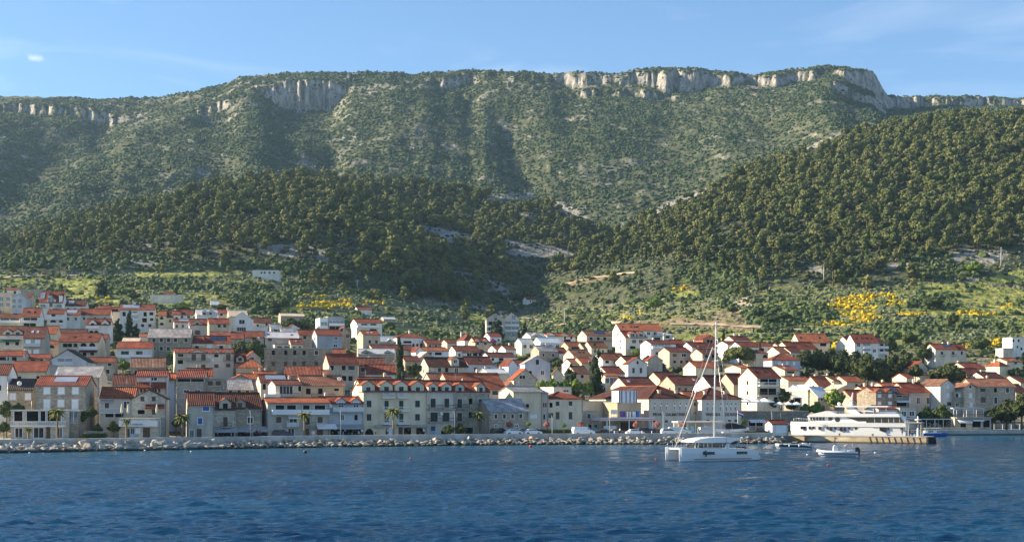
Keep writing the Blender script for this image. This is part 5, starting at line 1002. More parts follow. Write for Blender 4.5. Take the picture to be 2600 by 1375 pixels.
h(866, 962, 742, 738, 8, 'F', 'stonel', 'none', 'b 22 30: 888,770; s 14 30: 905,770; w 24 28: 888,845', 'stone infill house with a blue balcony', dep=8, gp=GF_, yaw=10, bal='r: 858-944,812', Y=448)
h(945, 1042, 712, 676, 9, 'G', 'stonel', 'brown', 'd 20 24: 993,700; s 24 38: 995,772; s 24 34: 1000,844', 'stone gable house with an arched attic window between infill and brown roof', dep=9, gp=GF_, chim=0, yaw=10, Y=447)
h(1020, 1356, 700, 640, 9, 'P', 'stone', 'brown', 'o 22 32: 1094,728; b 24 36: 1195,728; g 26 36: 1291,728; b 42 44: 1097,806; g 26 50: 1197,810', 'large grey stone harbour house with long faded pink brown roof', dep=10, gp=GF_, chim=1, yaw=10, Y=448)
h(255, 428, 882, 856, 7, 'P', 'offw', 'red', 'w 70 38: 382,912; w 50 36: 300,912', 'low harbour office with red roof and white windows behind the yacht', dep=6, gp=GF_, chim=0, Y=428)
h(428, 558, 872, 868, 7.5, 'F', 'stonel', 'conc', 'w 40 38: 458,918; w 44 36: 522,916; L 50 60: 460,1008', 'flat stone harbour house with two wide white windows', dep=6, gp=GF_, Y=430)
h(64, 252, 350, 284, 10, 'P', 'white', 'red', 'B 60 22: 160,364; B 60 22: 160,410; w 24 24: 95,365 222,412', 'large white apartment house with tall red mansard roof and round skylights', dep=12, sk='d: 100 142 180 215', bal='p: 130-192,392 130-192,432', gp=GF_, chim=0, yaw=6)
h(20, 66, 352, 300, 8, 'P', 'white', 'red', 'B 34 22: 42,370', 'left annex of the mansard apartments with open loggia', dep=9, gp=GF_, chim=0, bal='p: 20-64,395')
h(252, 306, 348, 302, 9, 'P', 'pale', 'dark', 'L 36 24: 280,368; L 36 24: 280,412', 'shaded right annex of the mansard apartments with balconies', dep=9, gp=GF_, chim=0, bal='p: 254-324,392 254-324,436')
h(712, 890, 400, 360, 8, 'P', 'offw', 'red', 'd 22 26: 765,430 855,430', 'off white villa with red roof, solar panel and sunlit left gable in the trees', dep=9, sol='d: 795-865', bal='r: 752-780,455 842-870,455', gp=GF_, chim=2, yaw=14)
h(888, 960, 404, 362, 7.5, 'P', 'offw', 'red', 'b 16 26: 925,430', 'right part of the villa in the trees with glass porch', dep=8, gp=GF_, chim=0, yaw=14)
h(1330, 1450, 306, 304, 9, 'F', 'white', 'pale', 'b 14 20: 1382,330 1405,395 1340,330; b 14 18: 1372,380', 'stepped white modern house at the right edge of the frame', dep=10, gp=GF_, yaw=6)
h(1258, 1340, 392, 390, 5, 'F', 'stonel', 'pale', '', 'low stone annex left of the stepped white house', dep=8, gp=GF_, yaw=6)
h(960, 1118, 556, 510, 5.5, 'P', 'cream', 'red', '', 'red roofed house with white verges right of the villa in the trees', dep=10, gp=GF_, chim=1)
h(968, 1102, 602, 556, 5, 'P', 'beige', 'dark', '', 'dark red roof below the white verged house', dep=9, gp=GF_, chim=0)
h(1110, 1268, 632, 588, 5.5, 'P', 'cream', 'dark', 'auto d 3 1', 'dark red roof half hidden in shrubs above the grey harbour house', dep=9, gp=GF_, chim=1)
h(1228, 1302, 536, 500, 5.5, 'H', 'cream', 'orange', '', 'small cream house with orange pyramid roof and tall chimney', dep=8, gp=GF_, chim=2)
h(1288, 1412, 500, 474, 6.5, 'P', 'cream', 'orange', 'd 26 24: 1357,508', 'cream gabled house with framed window at the right edge', dep=9, dorm='478 498 70 d 24 24 508: 1357', gp=GF_, chim=0)
h(556, 648, 546, 500, 7, 'G', 'stonel', 'red', '', 'grey stone gable standing among the dark pines', dep=9, gp=GF_, chim=0)
h(480, 540, 630, 596, 5, 'P', 'cream', 'red', '', 'tiny cream house with glowing gable under the dark pines', dep=8, gp=GF_, chim=0)
h(588, 668, 606, 586, 4.5, 'P', 'cream', 'orange', '', 'tiny orange roof below the grey stone gable', dep=7, gp=GF_, chim=0)
h(50, 216, 804, 730, 6, 'P', 'stone', 'orange', 'L 40 26: 155,826; L 40 26: 85,826', 'low stone house with a large bright orange roof behind the yacht deck', dep=9, gp=GF_, chim=0)
h(1398, 1470, 668, 614, 8, 'P', 'cream', 'dark', '', 'lit cream gable cut by the right edge of the frame', dep=11, gp=GF_, chim=0)
h(1362, 1460, 748, 684, 7, 'P', 'beige', 'dark', '', 'dark red roof behind the right harbour pines', dep=9, gp=GF_, chim=0)
h(158, 240, 738, 700, 7, 'P', 'cream', 'red', '', 'red roof with broad pale verge left of the dark stone house', dep=9, gp=GF_, chim=1)
# ---------------------------------------------------------------- buildings that stand alone in the fields
OX, OY, SC = 0, 0, 1.0
h(641, 708, 686, 684, 3.2, 'F', 'white', 'pale', 'b 5 5: 664,692 672,692 684,692 696,692', 'long low white villa under the pine hill', dep=9, yaw=2, gp='lone buildings in the fields', Y=930, cat='villa', name='villa')
h(381, 460, 749, 747, 3, 'F', 'offw', 'pale', '', 'low pale walled yard in the terraced fields', dep=8, yaw=4, gp='lone buildings in the fields', Y=760)
h(416, 438, 747, 741, 3.5, 'P', 'cream', 'dark', '', 'tiny red roofed hut standing in the pale walled yard', dep=6, yaw=4, gp='lone buildings in the fields', Y=763, chim=0)
# ---------------------------------------------------------------- dirt lanes draped on the slope
lane_m = plain('dirt_lane', (.47, .38, .27), .95, .1, var=.2, scale=.15)
def lane(pts, wd, nm='path'):
    P = []
    for (xa, ya), (xb, yb) in zip(pts, pts[1:]):
        for k in range(8):
            s = k / 8; r = see(xa + (xb - xa) * s, ya + (yb - ya) * s)
            if r: P.append(((xa + (xb - xa) * s), r[0]))
    V = []; 
    for i, (px, Y) in enumerate(P):
        a = P[max(i - 1, 0)]; b = P[min(i + 1, len(P) - 1)]; dx = U(b[0]) * b[1] - U(a[0]) * a[1]; dy = b[1] - a[1]; n = math.hypot(dx, dy) or 1
        for s in (-1, 0, 1):
            X = U(px) * Y - dy / n * wd / 2 * s; y = Y + dx / n * wd / 2 * s; V.append((X, y, hgtX(X, y) + .35))
    Fc = [(i * 3 + k, i * 3 + k + 1, i * 3 + k + 4, i * 3 + k + 3) for i in range(len(P) - 1) for k in (0, 1)]
    tag(MB().add(V, Fc, 0, True).build(nm, lane_m), 'pale dirt lane winding through the fields', 'lane', kind='structure')
lane(Z5([(1280, 755), (1312, 788), (1262, 815), (1222, 845), (1240, 868)]), 6)
lane(Z5([(1360, 882), (1480, 892), (1580, 915), (1700, 935), (1850, 930), (2100, 918)]), 4.5)
lane(Z5([(1510, 700), (1600, 660), (1760, 615), (2000, 570), (2210, 548)]), 4)
lane(Z6([(545, 735), (515, 765), (570, 800)]), 6); lane(Z6([(2000, 385), (2250, 392), (2480, 398)]), 5)
lane(Z4([(0, 590), (300, 575), (620, 572)]), 4); lane(Z6([(0, 930), (200, 925), (520, 945), (900, 965), (1100, 965)]), 4)
# ---------------------------------------------------------------- field vegetation
BROOM = [Z6([(1090, 770), (1290, 728), (1480, 700), (1540, 735), (1400, 790), (1560, 788), (1480, 830), (1570, 875), (1500, 900), (1380, 925), (1250, 945), (1120, 955), (1140, 880), (1230, 860), (1200, 800)])]
def ell(Z, cx, cy, rx, ry): return Z([(cx + rx * math.cos(a), cy + ry * math.sin(a)) for a in [k * .524 for k in range(12)]])
BROOM2 = [ell(Z6, *e) for e in ((1570, 722, 90, 22), (1660, 775, 90, 26), (75, 665, 75, 20), (1840, 600, 85, 15), (1780, 850, 120, 12), (2200, 850, 170, 22), (2480, 800, 60, 18), (2270, 1075, 190, 26), (2430, 1050, 60, 16), (1220, 1075, 60, 20))] + \
    [ell(Z4, *e) for e in ((745, 755, 75, 20), (2350, 790, 210, 26), (2500, 760, 70, 30), (2280, 720, 110, 10))] + [ell(Z5, *e) for e in ((90, 785, 100, 22), (280, 775, 95, 14), (2110, 885, 85, 12), (2510, 665, 70, 14), (2230, 850, 35, 16))] + \
    [ell(M2_, *e) for e in ((2100, 900, 180, 30), (2000, 1000, 110, 25), (1900, 770, 90, 20), (2250, 1010, 70, 15), (2200, 630, 70, 20))]
DARKB = [Z6([(520, 860), (620, 795), (900, 790), (1180, 760), (1200, 850), (1130, 940), (900, 900), (800, 960), (690, 970), (600, 930)]), Z6([(0, 490), (600, 500), (700, 620), (500, 640), (100, 640)]), Z4([(1650, 740), (2050, 700), (2150, 790), (1950, 830), (1700, 800)]),
         Z4([(2560, 760), (2620, 760), (2620, 830), (2560, 830)]), Z6([(1700, 500), (2150, 430), (2300, 580), (1800, 620)]), Z4([(0, 430), (700, 400), (1500, 460), (2400, 500), (2500, 540), (1200, 520), (0, 520)]), Z6([(1500, 960), (1800, 900), (1900, 1080), (1560, 1080)]), Z6([(1840, 730), (2100, 700), (2080, 830), (1850, 810)]), Z5([(1240, 620), (1700, 640), (1600, 700), (1360, 720)])]
X, Y, Z, px, py, I, T, rg = scatter(-640, 900, 430, 1180, 2.5, 21)
dF = Y - tab(T_YF, px)
keep = ((I == 0) | ((I < 4) & (py > foot.mean() * 0 + 640))) & visible(px, py, Y, 9) & (dF > 95)
occ = np.zeros(len(X), bool)
for (t, L, dp, ze) in HOUSES:
    a = t.rotation_euler.z; dx, dy = X - t.location.x, Y - t.location.y; lx_ = dx * math.cos(a) + dy * math.sin(a); ly_ = -dx * math.sin(a) + dy * math.cos(a)
    occ |= (lx_ > -2.2) & (lx_ < L + 2.2) & (ly_ > -2.5) & (ly_ < dp + 2)
keep &= ~occ
X, Y, Z, px, py = [a[keep] for a in (X, Y, Z, px, py)]; dF = dF[keep]; r = rg.random(len(X)); n1 = fbm(X / 45, Y / 45, 33, 3); n2 = fbm(X / 18, Y / 14, 34, 2)
jx, jy = px + 14 * n1, py + 8 * n2
br = in_any(jx, jy, BROOM) & (r < .92) & (n2 > -.12) | in_any(jx, jy, BROOM2) & (r < .5)
gr = in_any(jx, jy, GRASS) | in_any(jx, jy, SOIL); rk_ = in_any(px, py, ROCKS); dk = in_any(jx, jy, DARKB)
grass_dens = np.where(gr, .10, 1.0)
townish = dF < 330
far_t = townish & (py > tab([(0, 775), (430, 765), (700, 800), (900, 850), (1250, 870), (1600, 850), (2000, 845), (2300, 860), (2600, 880)], px))
ph = terr_phase(px, Y); row = (ph > .42) & (ph < .98)
ol = ~br & ~dk & (n1 > -.10) & (r < .6 * grass_dens) & row & (vn(X / 22, Y / 16, 55) > .32) & ~far_t & ~rk_
du = ~br & ~ol & ((dk & (r < .7)) | ((n1 + .9 * n2 < -.04) & (r < .55 * grass_dens) & (row | (n1 < -.16))) | (r < .05 * grass_dens)) & ~far_t & ~(rk_ & (r > .15))
tb = far_t & (r < .16) & ~rk_
def P3(m): return np.stack([X[m], Y[m], Z[m]], 1)
s_b = .6 + 1.1 * rg.random(br.sum()) ** 1.4; blob_field('broom_bushes', 'bright yellow flowering broom covering the terraces', 'broom', P3(br), s_b, broom_m, 5, .8)
g_ = br & (rg.random(len(X)) < .35)
sz = .8 + .75 * rg.random(len(X)) ** 1.5
oi_ = np.where(ol)[0]; oi_ = oi_[np.argsort(Y[oi_])]; oi_ = oi_[(px[oi_] > 0) & (px[oi_] < 2600)]
BUSH = [tuft_mesh('olive_crown', olive_m, [(.0, 0, .95, .8, .85), (.5, .2, .8, .55, .8), (-.45, .1, .85, .6, .8), (.1, -.5, .8, .55, .8), (0, .45, .9, .55, .8)], 190, .30, 60 + k) for k in range(4)]
stem_me = MB().tube([(0, 0, -.8), (.05, 0, .9)], [.14, .08], 5).mesh('olive_trunk', bark_m)
for q, i in enumerate(oi_[:280]):
    t = thing('olive_tree', 'round silvery green olive tree on the terraces above the town', 'olive tree', (X[i], Y[i], Z[i] - .15), rg.random() * 6.28, 'olive trees on the terraces'); t.scale = (sz[i] * 1.15,) * 3
    lk('crown', BUSH[q % 4], t); lk('trunk', stem_me, t)
om = ol.copy(); om[oi_[:280]] = False
blob_field('olive_grove', 'rows of grey green olive bushes on the far terraces', 'olive grove', P3(om), sz[om], olive_m, 6, .85)
blob_field('dark_undergrowth', 'dark green bushes and thickets between the fields', 'undergrowth', P3(du), sz[du] * (.85 + 1.3 * rg.random(du.sum()) ** 2), bush_m, 7, .95)
blob_field('garden_greenery', 'loose green shrubs filling the gaps between the houses', 'greenery', P3(tb), sz[tb] * 1.3, bush_m, 8, .9)
# scrub under the pines, coloured dark as forest shade, and thinly on open ground
X, Y, Z, px, py, I, T, rg = scatter(-700, 1150, 880, 1560, 4.2, 31)
keep = (I >= 1) & (I <= 3) & visible(px, py, Y, 8) & (rg.random(len(X)) < np.where(py < tab([(-400, 640), (330, 640), (600, 655), (860, 680), (1020, 745), (1290, 755), (1320, 705), (1620, 662), (1880, 692), (2130, 705), (2480, 645), (3000, 630)], px) + 8, .8, .22)) & ~(in_any(px, py, ROCKS) & (rg.random(len(X)) < .85))
X, Y, Z = X[keep], Y[keep], Z[keep]
blob_field('hill_scrub', 'low scrub under and between the hillside pines, coloured dark as forest shade', 'scrub', np.stack([X, Y, Z], 1), 1.0 + 1.1 * rg.random(len(X)), shade_scrub_m, 9, .85)
# ---------------------------------------------------------------- single trees: crowns of one unit radius, scaled to each tree
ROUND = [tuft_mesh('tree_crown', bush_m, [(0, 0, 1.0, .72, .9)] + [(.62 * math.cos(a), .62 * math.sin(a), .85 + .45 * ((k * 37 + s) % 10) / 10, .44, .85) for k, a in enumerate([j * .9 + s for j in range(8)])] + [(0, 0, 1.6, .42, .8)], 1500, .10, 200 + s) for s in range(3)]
ROUNDB = [m.copy() for m in ROUND]; [m.materials.clear() for m in ROUNDB]; [m.materials.append(bright_m) for m in ROUNDB]
DARKR = [m.copy() for m in ROUND]; [m.materials.clear() for m in DARKR]; [m.materials.append(pine_m) for m in DARKR]
PINKR = ROUND[0].copy(); PINKR.materials.clear(); PINKR.materials.append(foliage('pink_blossom', (.30, .10, .09), (.42, .17, .14), (.50, .26, .20)))
PURPR = ROUND[1].copy(); PURPR.materials.clear(); PURPR.materials.append(foliage('purple_blossom', (.22, .03, .20), (.32, .06, .30), (.40, .12, .36)))
CYPR = [tuft_mesh('cypress_crown', cyp_m, [(.10 * math.cos(k * 2.4 + s), .10 * math.sin(k * 2.4 + s), .12 + k * .20, (.30, .42, .46, .46, .42, .38, .32, .25, .17)[k], .75) for k in range(9)], 1100, .075, 300 + s) for s in range(2)]
FIR = [tuft_mesh('conifer_crown', cyp_m, [((.12 + .1 * (k % 2)) * math.cos(k * 2.1 + s), (.12 + .1 * (k % 2)) * math.sin(k * 2.1 + s), .15 + k * .19, (.52, .60, .56, .50, .43, .36, .28, .2, .12)[k], .6) for k in range(9)], 1100, .085, 320 + s) for s in range(2)]
UMBR = tuft_mesh('umbrella_crown', pine_m, [(.68 * math.cos(a), .68 * math.sin(a), .72 + .08 * (k % 3), .36, .55) for k, a in enumerate([j * .698 for j in range(9)])] + [(.3 * math.cos(a), .3 * math.sin(a), .95, .42, .5) for a in (0, 1.6, 3.1, 4.7)], 1900, .075, 340)
TRK = MB().tube([(0, 0, -.6), (.02, .01, .5), (.05, 0, 1.1)], [.11, .08, .04], 6).mesh('tree_trunk', bark_m)
def ground_Y(px, yb):
    ys = np.arange(float(tab(T_YF, px)) - 8, 1200, 1.0); d = base_h(np.full_like(ys, px), ys, False) - (CH + (HY - yb) / F * ys); k = int(np.argmax(d >= 0))
    return float(ys[k]) if d[k] >= 0 else float(tab(T_YF, px))
_tn = [0]
def tree(px, yb, yt, hw, kind, label, cat='tree', Y=None, name=None, group=None):
    Y = Y or ground_Y(px, yb); m = Y / F; x = U(px) * Y; z = hgt(px, Y); zt = CH + (HY - yt) / F * Y; r = hw * m; _tn[0] += 1; k = _tn[0]
    me, hh = dict(r=(ROUND[k % 3], 2.0), b=(ROUNDB[k % 3], 2.0), d=(DARKR[k % 3], 2.0), c=(CYPR[k % 2], 1.88), f=(FIR[k % 2], 1.85), u=(UMBR, 1.12), p=(PINKR, 2.0), v=(PURPR, 2.0))[kind]
    rr = r / (.48 if kind == 'c' else .68 if kind == 'f' else 1.0)
    t = thing(name or dict(c='cypress_tree', f='conifer_tree', u='umbrella_pine', d='pine_tree', p='flowering_tree', v='flowering_shrub').get(kind, 'garden_tree'), label, cat, (x, Y, z), k * 1.3, group)
    cr_ = lk('crown', me, t); H_ = max(zt - z, 1.0); low = 0
    if kind in 'u': low = H_ * .30; cr_.scale = (rr, rr, (H_ - low) / .80); cr_.location.z = H_ - 1.12 * (H_ - low) / .80
    elif kind in 'p': low = H_ * .5; cr_.scale = (rr, rr, (H_ - low) / 1.7); cr_.location.z = low - .25
    elif kind in 'rbdv' and H_ > 2.6 * r: low = H_ - 2.2 * r; cr_.scale = (rr, rr, (H_ - low) / 1.95); cr_.location.z = low
    else: cr_.scale = (rr, rr, H_ / hh)
    tr = lk('trunk', TRK, t); tr.scale = (max(r * .9, .8) if kind not in 'p' else .7, max(r * .9, .8) if kind not in 'p' else .7, max(H_ * .62, .6)); return t
tree(1015, 938, 851, 13, 'c', 'tall dark cypress standing above the middle of the long dormered block', 'cypress', Y=395)
tree(1226, 868, 815, 6, 'c', 'slim cypress left of the twin gabled hotel', 'cypress', Y=700); tree(1262, 862, 803, 19, 'f', 'broad dark conifer in front of the twin gabled hotel', 'conifer', Y=716)
tree(1332, 862, 816, 8, 'c', 'slim cypress right of the twin gabled hotel', 'cypress', Y=715); tree(1317, 864, 836, 6, 'c', 'short cypress at the right corner of the twin gabled hotel', 'cypress', Y=712)
tree(1837, 886, 838, 6, 'c', 'thin cypress right beside the catamaran mast top', 'cypress'); tree(1930, 936, 868, 6.5, 'c', 'thin dark cypress right of the umbrella pine', 'cypress')
tree(1513, 978, 864, 23, 'f', 'tallest conifer with ragged top above the red hipped roofs', 'conifer', Y=440); tree(1450, 972, 916, 22, 'f', 'broad dark juniper left of the tallest conifer', 'conifer', Y=430)
tree(328, 866, 786, 10, 'c', 'tall pointed cypress left of the long dark stone house', 'cypress'); tree(298, 866, 804, 18, 'f', 'dark spreading conifer left of the pointed cypress', 'conifer'); tree(345, 866, 818, 14, 'f', 'dark conifer right of the pointed cypress', 'conifer')
tree(189, 834, 802, 29, 'r', 'big round green tree among the white houses of the west', 'tree'); tree(257, 756, 704, 16, 'f', 'lone dark conifer in the terraces above the western houses', 'conifer')
tree(67, 786, 762, 10, 'f', 'small conifer between the rosy block and the mansard villa', 'conifer'); tree(240, 784, 768, 12, 'r', 'small round tree right of the mansard villa', 'tree')
tree(1880, 944, 882, 44, 'u', 'wide umbrella pine behind the catamaran mast', 'umbrella pine')
GROVE = [m.copy() for m in ROUND]; [m.materials.clear() for m in GROVE]; [m.materials.append(foliage('dark_pine', (.034, .048, .018), (.05, .066, .023), (.085, .10, .034))) for m in GROVE]
DARKR[:] = GROVE
for k, (px, yb, yt, hw) in enumerate([(2048, 956, 884, 27), (2078, 955, 882, 33), (2110, 955, 880, 33), (2142, 962, 882, 36), (2172, 965, 886, 35), (2202, 978, 892, 38), (2234, 980, 905, 34), (2268, 970, 894, 38), (2304, 968, 892, 34), (2325, 982, 922, 20)]):
    q = {0: 'leftmost pine of the dark eastern grove', 9: 'small rightmost pine of the dark eastern grove'}.get(k, 'dark round pine in the middle of the dense eastern grove'); tree(px, yb, yt, hw, 'd', q, 'pine tree', group='pines of the eastern grove')
tree(2412, 985, 916, 40, 'd', 'broad dark pine above the sunlit tower house', 'pine tree'); tree(2345, 930, 872, 22, 'r', 'leafy green tree left of the villa in the trees', 'tree'); tree(2375, 975, 945, 24, 'r', 'low spreading tree left of the broad dark pine', 'tree')
tree(2437, 912, 882, 6, 'c', 'small cypress in front of the villa in the trees', 'cypress'); tree(2258, 900, 850, 20, 'r', 'grey green tree right of the mansard apartments', 'tree'); tree(2598, 925, 892, 7, 'c', 'cypress at the right edge of the frame', 'cypress')
tree(2490, 890, 850, 26, 'r', 'dark bushy tree right of the villa in the trees', 'tree'); tree(2525, 950, 920, 18, 'b', 'light green tree beside the orange pyramid roof', 'tree'); tree(2580, 965, 930, 22, 'r', 'green tree below the cream dormer house', 'tree')
tree(2118, 1046, 984, 27, 'b', 'sunlit yellow green tree behind the yacht mast', 'tree', Y=432); tree(2075, 1046, 1018, 20, 'b', 'bright hedge tree right of the small terrace parasols', 'tree', Y=428); tree(2045, 1044, 1022, 16, 'b', 'bright leafy bush right behind the small terrace parasols', 'tree', Y=430)
tree(1985, 1042, 982, 24, 'r', 'dark leafy tree at the foot of the tall cream apartments', 'tree', Y=426); tree(1962, 1042, 1008, 16, 'r', 'low dark tree left at the foot of the tall cream apartments', 'tree', Y=424); tree(2010, 1036, 1012, 16, 'r', 'bushy tree beside the pale roofed cottage', 'tree', Y=432)
tree(2352, 1066, 1028, 27, 'r', 'left half of the broad dark tree pair on the harbour quay', 'tree', Y=436); tree(2392, 1066, 1022, 30, 'r', 'right half of the broad dark tree pair on the harbour quay', 'tree', Y=436)
tree(2520, 1092, 1032, 22, 'd', 'leaning pine beside the restaurant pergola', 'pine tree', Y=434); tree(2556, 1092, 1008, 34, 'd', 'tall pine at the right end of the harbour', 'pine tree', Y=437); tree(2594, 1092, 996, 34, 'd', 'tallest pine at the far right end of the harbour', 'pine tree', Y=434)
for k, (px, yb, yt, hw) in enumerate([(1376, 990, 962, 17), (1402, 990, 958, 19), (1430, 990, 964, 18), (1462, 990, 960, 18), (1490, 992, 966, 17)]):
    tree(px, yb, yt, hw, 'b', 'bright green garden tree in the row behind the flat block', 'tree', Y=405, group='bright garden row')
tree(1618, 910, 883, 17, 'b', 'bright green bushy tree below the off white dormer house', 'tree'); tree(1668, 945, 912, 24, 'r', 'dark leafy tree right of the green shuttered gable', 'tree'); tree(1735, 952, 926, 26, 'r', 'olive coloured tree left of the mast base roofs', 'tree'); tree(1645, 925, 900, 14, 'r', 'small leafy tree above the grey stone gable', 'tree')
tree(1415, 940, 905, 20, 'r', 'grey green tree right of the big pale blue gable', 'tree'); tree(1608, 890, 862, 9, 'f', 'small dark conifer in front of the off white dormer house', 'conifer'); tree(1540, 905, 880, 10, 'f', 'conifer tip right of the tallest conifer', 'conifer')
tree(1169, 880, 856, 15, 'r', 'neat round tree left of the rosy gabled house', 'tree'); tree(1252, 884, 860, 9, 'v', 'purple flowering bougainvillea below the twin gabled hotel', 'shrub'); tree(1290, 884, 862, 18, 'b', 'light green garden tree right of the bougainvillea', 'tree')
tree(1272, 938, 915, 20, 'r', 'dark shrub right of the blue grey porch house', 'shrub'); tree(1052, 960, 918, 20, 'r', 'dark leafy tree at the foot of the tall cypress', 'tree', Y=397); tree(1140, 890, 872, 12, 'b', 'small light tree beside the glowing cream gable', 'tree'); tree(1058, 972, 955, 14, 'b', 'low bush in front of the sunlit brown roof', 'shrub', Y=390)
tree(614, 908, 862, 26, 'r', 'dark two toned tree left of the stone ruin', 'tree'); tree(650, 912, 858, 26, 'r', 'leafy reddish green tree touching the stone ruin', 'tree'); tree(738, 836, 804, 26, 'd', 'left round pine behind the white gable house', 'pine tree'); tree(768, 838, 806, 24, 'd', 'right round pine behind the white gable house', 'pine tree')
tree(440, 925, 885, 17, 'b', 'sunlit garden tree left of the cream duplex', 'tree'); tree(455, 952, 928, 16, 'b', 'yellow green bush below the wide grey house', 'tree'); tree(312, 948, 908, 20, 'b', 'bright tree in the green garden right of the stone cottage', 'tree'); tree(405, 916, 886, 20, 'b', 'bright leafy tree below the long dark stone house', 'tree'); tree(426, 918, 890, 16, 'r', 'mid green tree right below the long dark stone house', 'tree'); tree(480, 950, 930, 14, 'r', 'dark bush in front of the attic loggia house', 'tree')
tree(16, 1062, 1016, 24, 'r', 'dark bushy tree at the left edge of the seafront', 'tree', Y=308); tree(46, 1060, 1020, 18, 'r', 'dark tree in front of the near black roof house', 'tree', Y=309); tree(10, 1100, 1068, 16, 'r', 'low dark bush at the left edge of the promenade', 'shrub', Y=302)
tree(205, 1084, 1040, 18, 'r', 'ivy covered bush right of the glazed restaurant', 'shrub', Y=307); tree(232, 1086, 1030, 16, 'r', 'tall ivy bush below the big stone house gable', 'shrub', Y=309); tree(288, 1106, 1066, 17, 'd', 'clipped round tree left of the beach bar', 'tree', Y=303); tree(248, 1092, 1074, 14, 'r', 'hedge bush left of the clipped round tree', 'shrub', Y=305); tree(448, 1090, 1062, 12, 'r', 'green bush right of the rubble gable house', 'shrub', Y=312)
tree(1140, 1108, 1076, 17, 'r', 'left half of the wild shrub on the sea wall', 'shrub', Y=334); tree(1168, 1107, 1073, 18, 'r', 'right half of the wild shrub on the sea wall', 'shrub', Y=335)
for px, q in ((1293, 'leftmost'), (1388, 'second'), (1475, 'third'), (1616, 'fourth'), (1668, 'fifth'), (1734, 'rightmost')):
    tree(px, 1098, 1067, 9, 'p', f'{q} of six rosy flowering trees along the car park', 'flowering tree', Y=float(tab(T_YS, px)) + 7, group='rosy flowering trees at the car park')
tree(1342, 1098, 1068, 7, 'b', 'young thin green tree between the car park blossoms', 'tree', Y=344); tree(1432, 1098, 1072, 7, 'b', 'young green tree left of the white van', 'tree', Y=345); tree(1888, 1098, 1062, 7, 'b', 'young yellow green tree near the flag', 'tree', Y=352)
for k, (px, yb, yt, hw, kd) in enumerate([(560, 790, 770, 20, 'r'), (700, 800, 760, 18, 'f'), (720, 790, 752, 16, 'r'), (460, 795, 765, 24, 'b'), (410, 760, 742, 20, 'r'), (340, 765, 740, 18, 'r'), (815, 712, 682, 9, 'f'), (880, 720, 684, 18, 'd'), (1035, 765, 695, 18, 'f'), (1075, 770, 710, 22, 'd'), (1110, 775, 705, 24, 'd'), (1150, 770, 705, 24, 'd'), (1165, 765, 740, 10, 'f'), (2115, 728, 640, 26, 'd'), (2150, 728, 668, 22, 'd'), (2210, 735, 705, 8, 'f'), (2475, 700, 660, 24, 'b'), (1935, 742, 718, 16, 'r'), (1925, 808, 778, 16, 'r'), (1860, 800, 775, 15, 'r'), (2080, 740, 716, 16, 'r'), (2370, 790, 752, 26, 'r'), (1665, 790, 750, 22, 'b'), (1310, 770, 742, 12, 'd'), (1960, 822, 800, 22, 'r'), (1990, 815, 792, 22, 'r'), (2310, 880, 840, 20, 'r'), (2420, 830, 790, 16, 'r')]):
    tree(px, yb, yt, hw, kd, f'{dict(r="dark leafy", f="dark pointed", b="light green", d="dark pine like")[kd]} tree standing out in the fields behind the town', 'tree', Y=(see(px, yb - 1) or (900,))[0], name='field_tree', group='single trees in the fields')
for k, (px, yb, yt) in enumerate([(1508, 652, 606), (1533, 650, 600), (1546, 645, 598), (1570, 640, 600), (1590, 655, 610), (1622, 648, 606), (1640, 660, 615), (1330, 765, 738), (1338, 766, 740), (1346, 766, 738), (1560, 668, 630), (1720, 640, 600), (1780, 660, 622)]):
    tree(px, yb, yt, 3.6, 'c', 'thin dark cypress spire among the pines on the hill edge', 'cypress', Y=(see(px, yb - 1) or (1050,))[0], group='cypress spires on the hill edge')
# palms
frond = MB()
for k in range(26):
    a = k * 2.4; up = 1.0 - (k / 26) * 1.45; pts = []
    for j in range(6):
        s = j / 5; r = 1.0 * s; z = up * s * .75 - .85 * s * s * (.55 + .35 * (1 - up)); pts.append((r * math.cos(a), r * math.sin(a), z))
    for j in range(5):
        (x0, y0, z0), (x1, y1, z1) = pts[j], pts[j + 1]; wv = (.10, .15, .16, .14, .09, .02); w0, w1 = wv[j], wv[j + 1]; nx, ny = -math.sin(a), math.cos(a)
        for sg in (-1, 1): frond.add([(x0, y0, z0), (x1, y1, z1), (x1 + sg * nx * w1, y1 + sg * ny * w1, z1 - .07 - w1 * .4), (x0 + sg * nx * w0, y0 + sg * ny * w0, z0 - .07 - w0 * .4)], [(0, 1, 2, 3)])
palm_m = foliage('palm_leaves', (.09, .10, .03), (.14, .15, .045), (.20, .19, .06))
frond_me = frond.mesh('palm_crown', palm_m); skirt_me = MB().ball((0, 0, -.15), (.2, .2, .28), 0, 8, 5).mesh('dry_fronds', plain('dry_fronds', (.22, .15, .08), .95, .1))
ptr_me = MB().tube([(0, 0, -.5), (.02, 0, .3), (0, 0, .7), (.01, 0, 1)], [1.25, .95, .9, 1.0], 8).mesh('palm_trunk', plain('palm_bark', (.26, .19, .12), .95, .1, var=.3, scale=4))
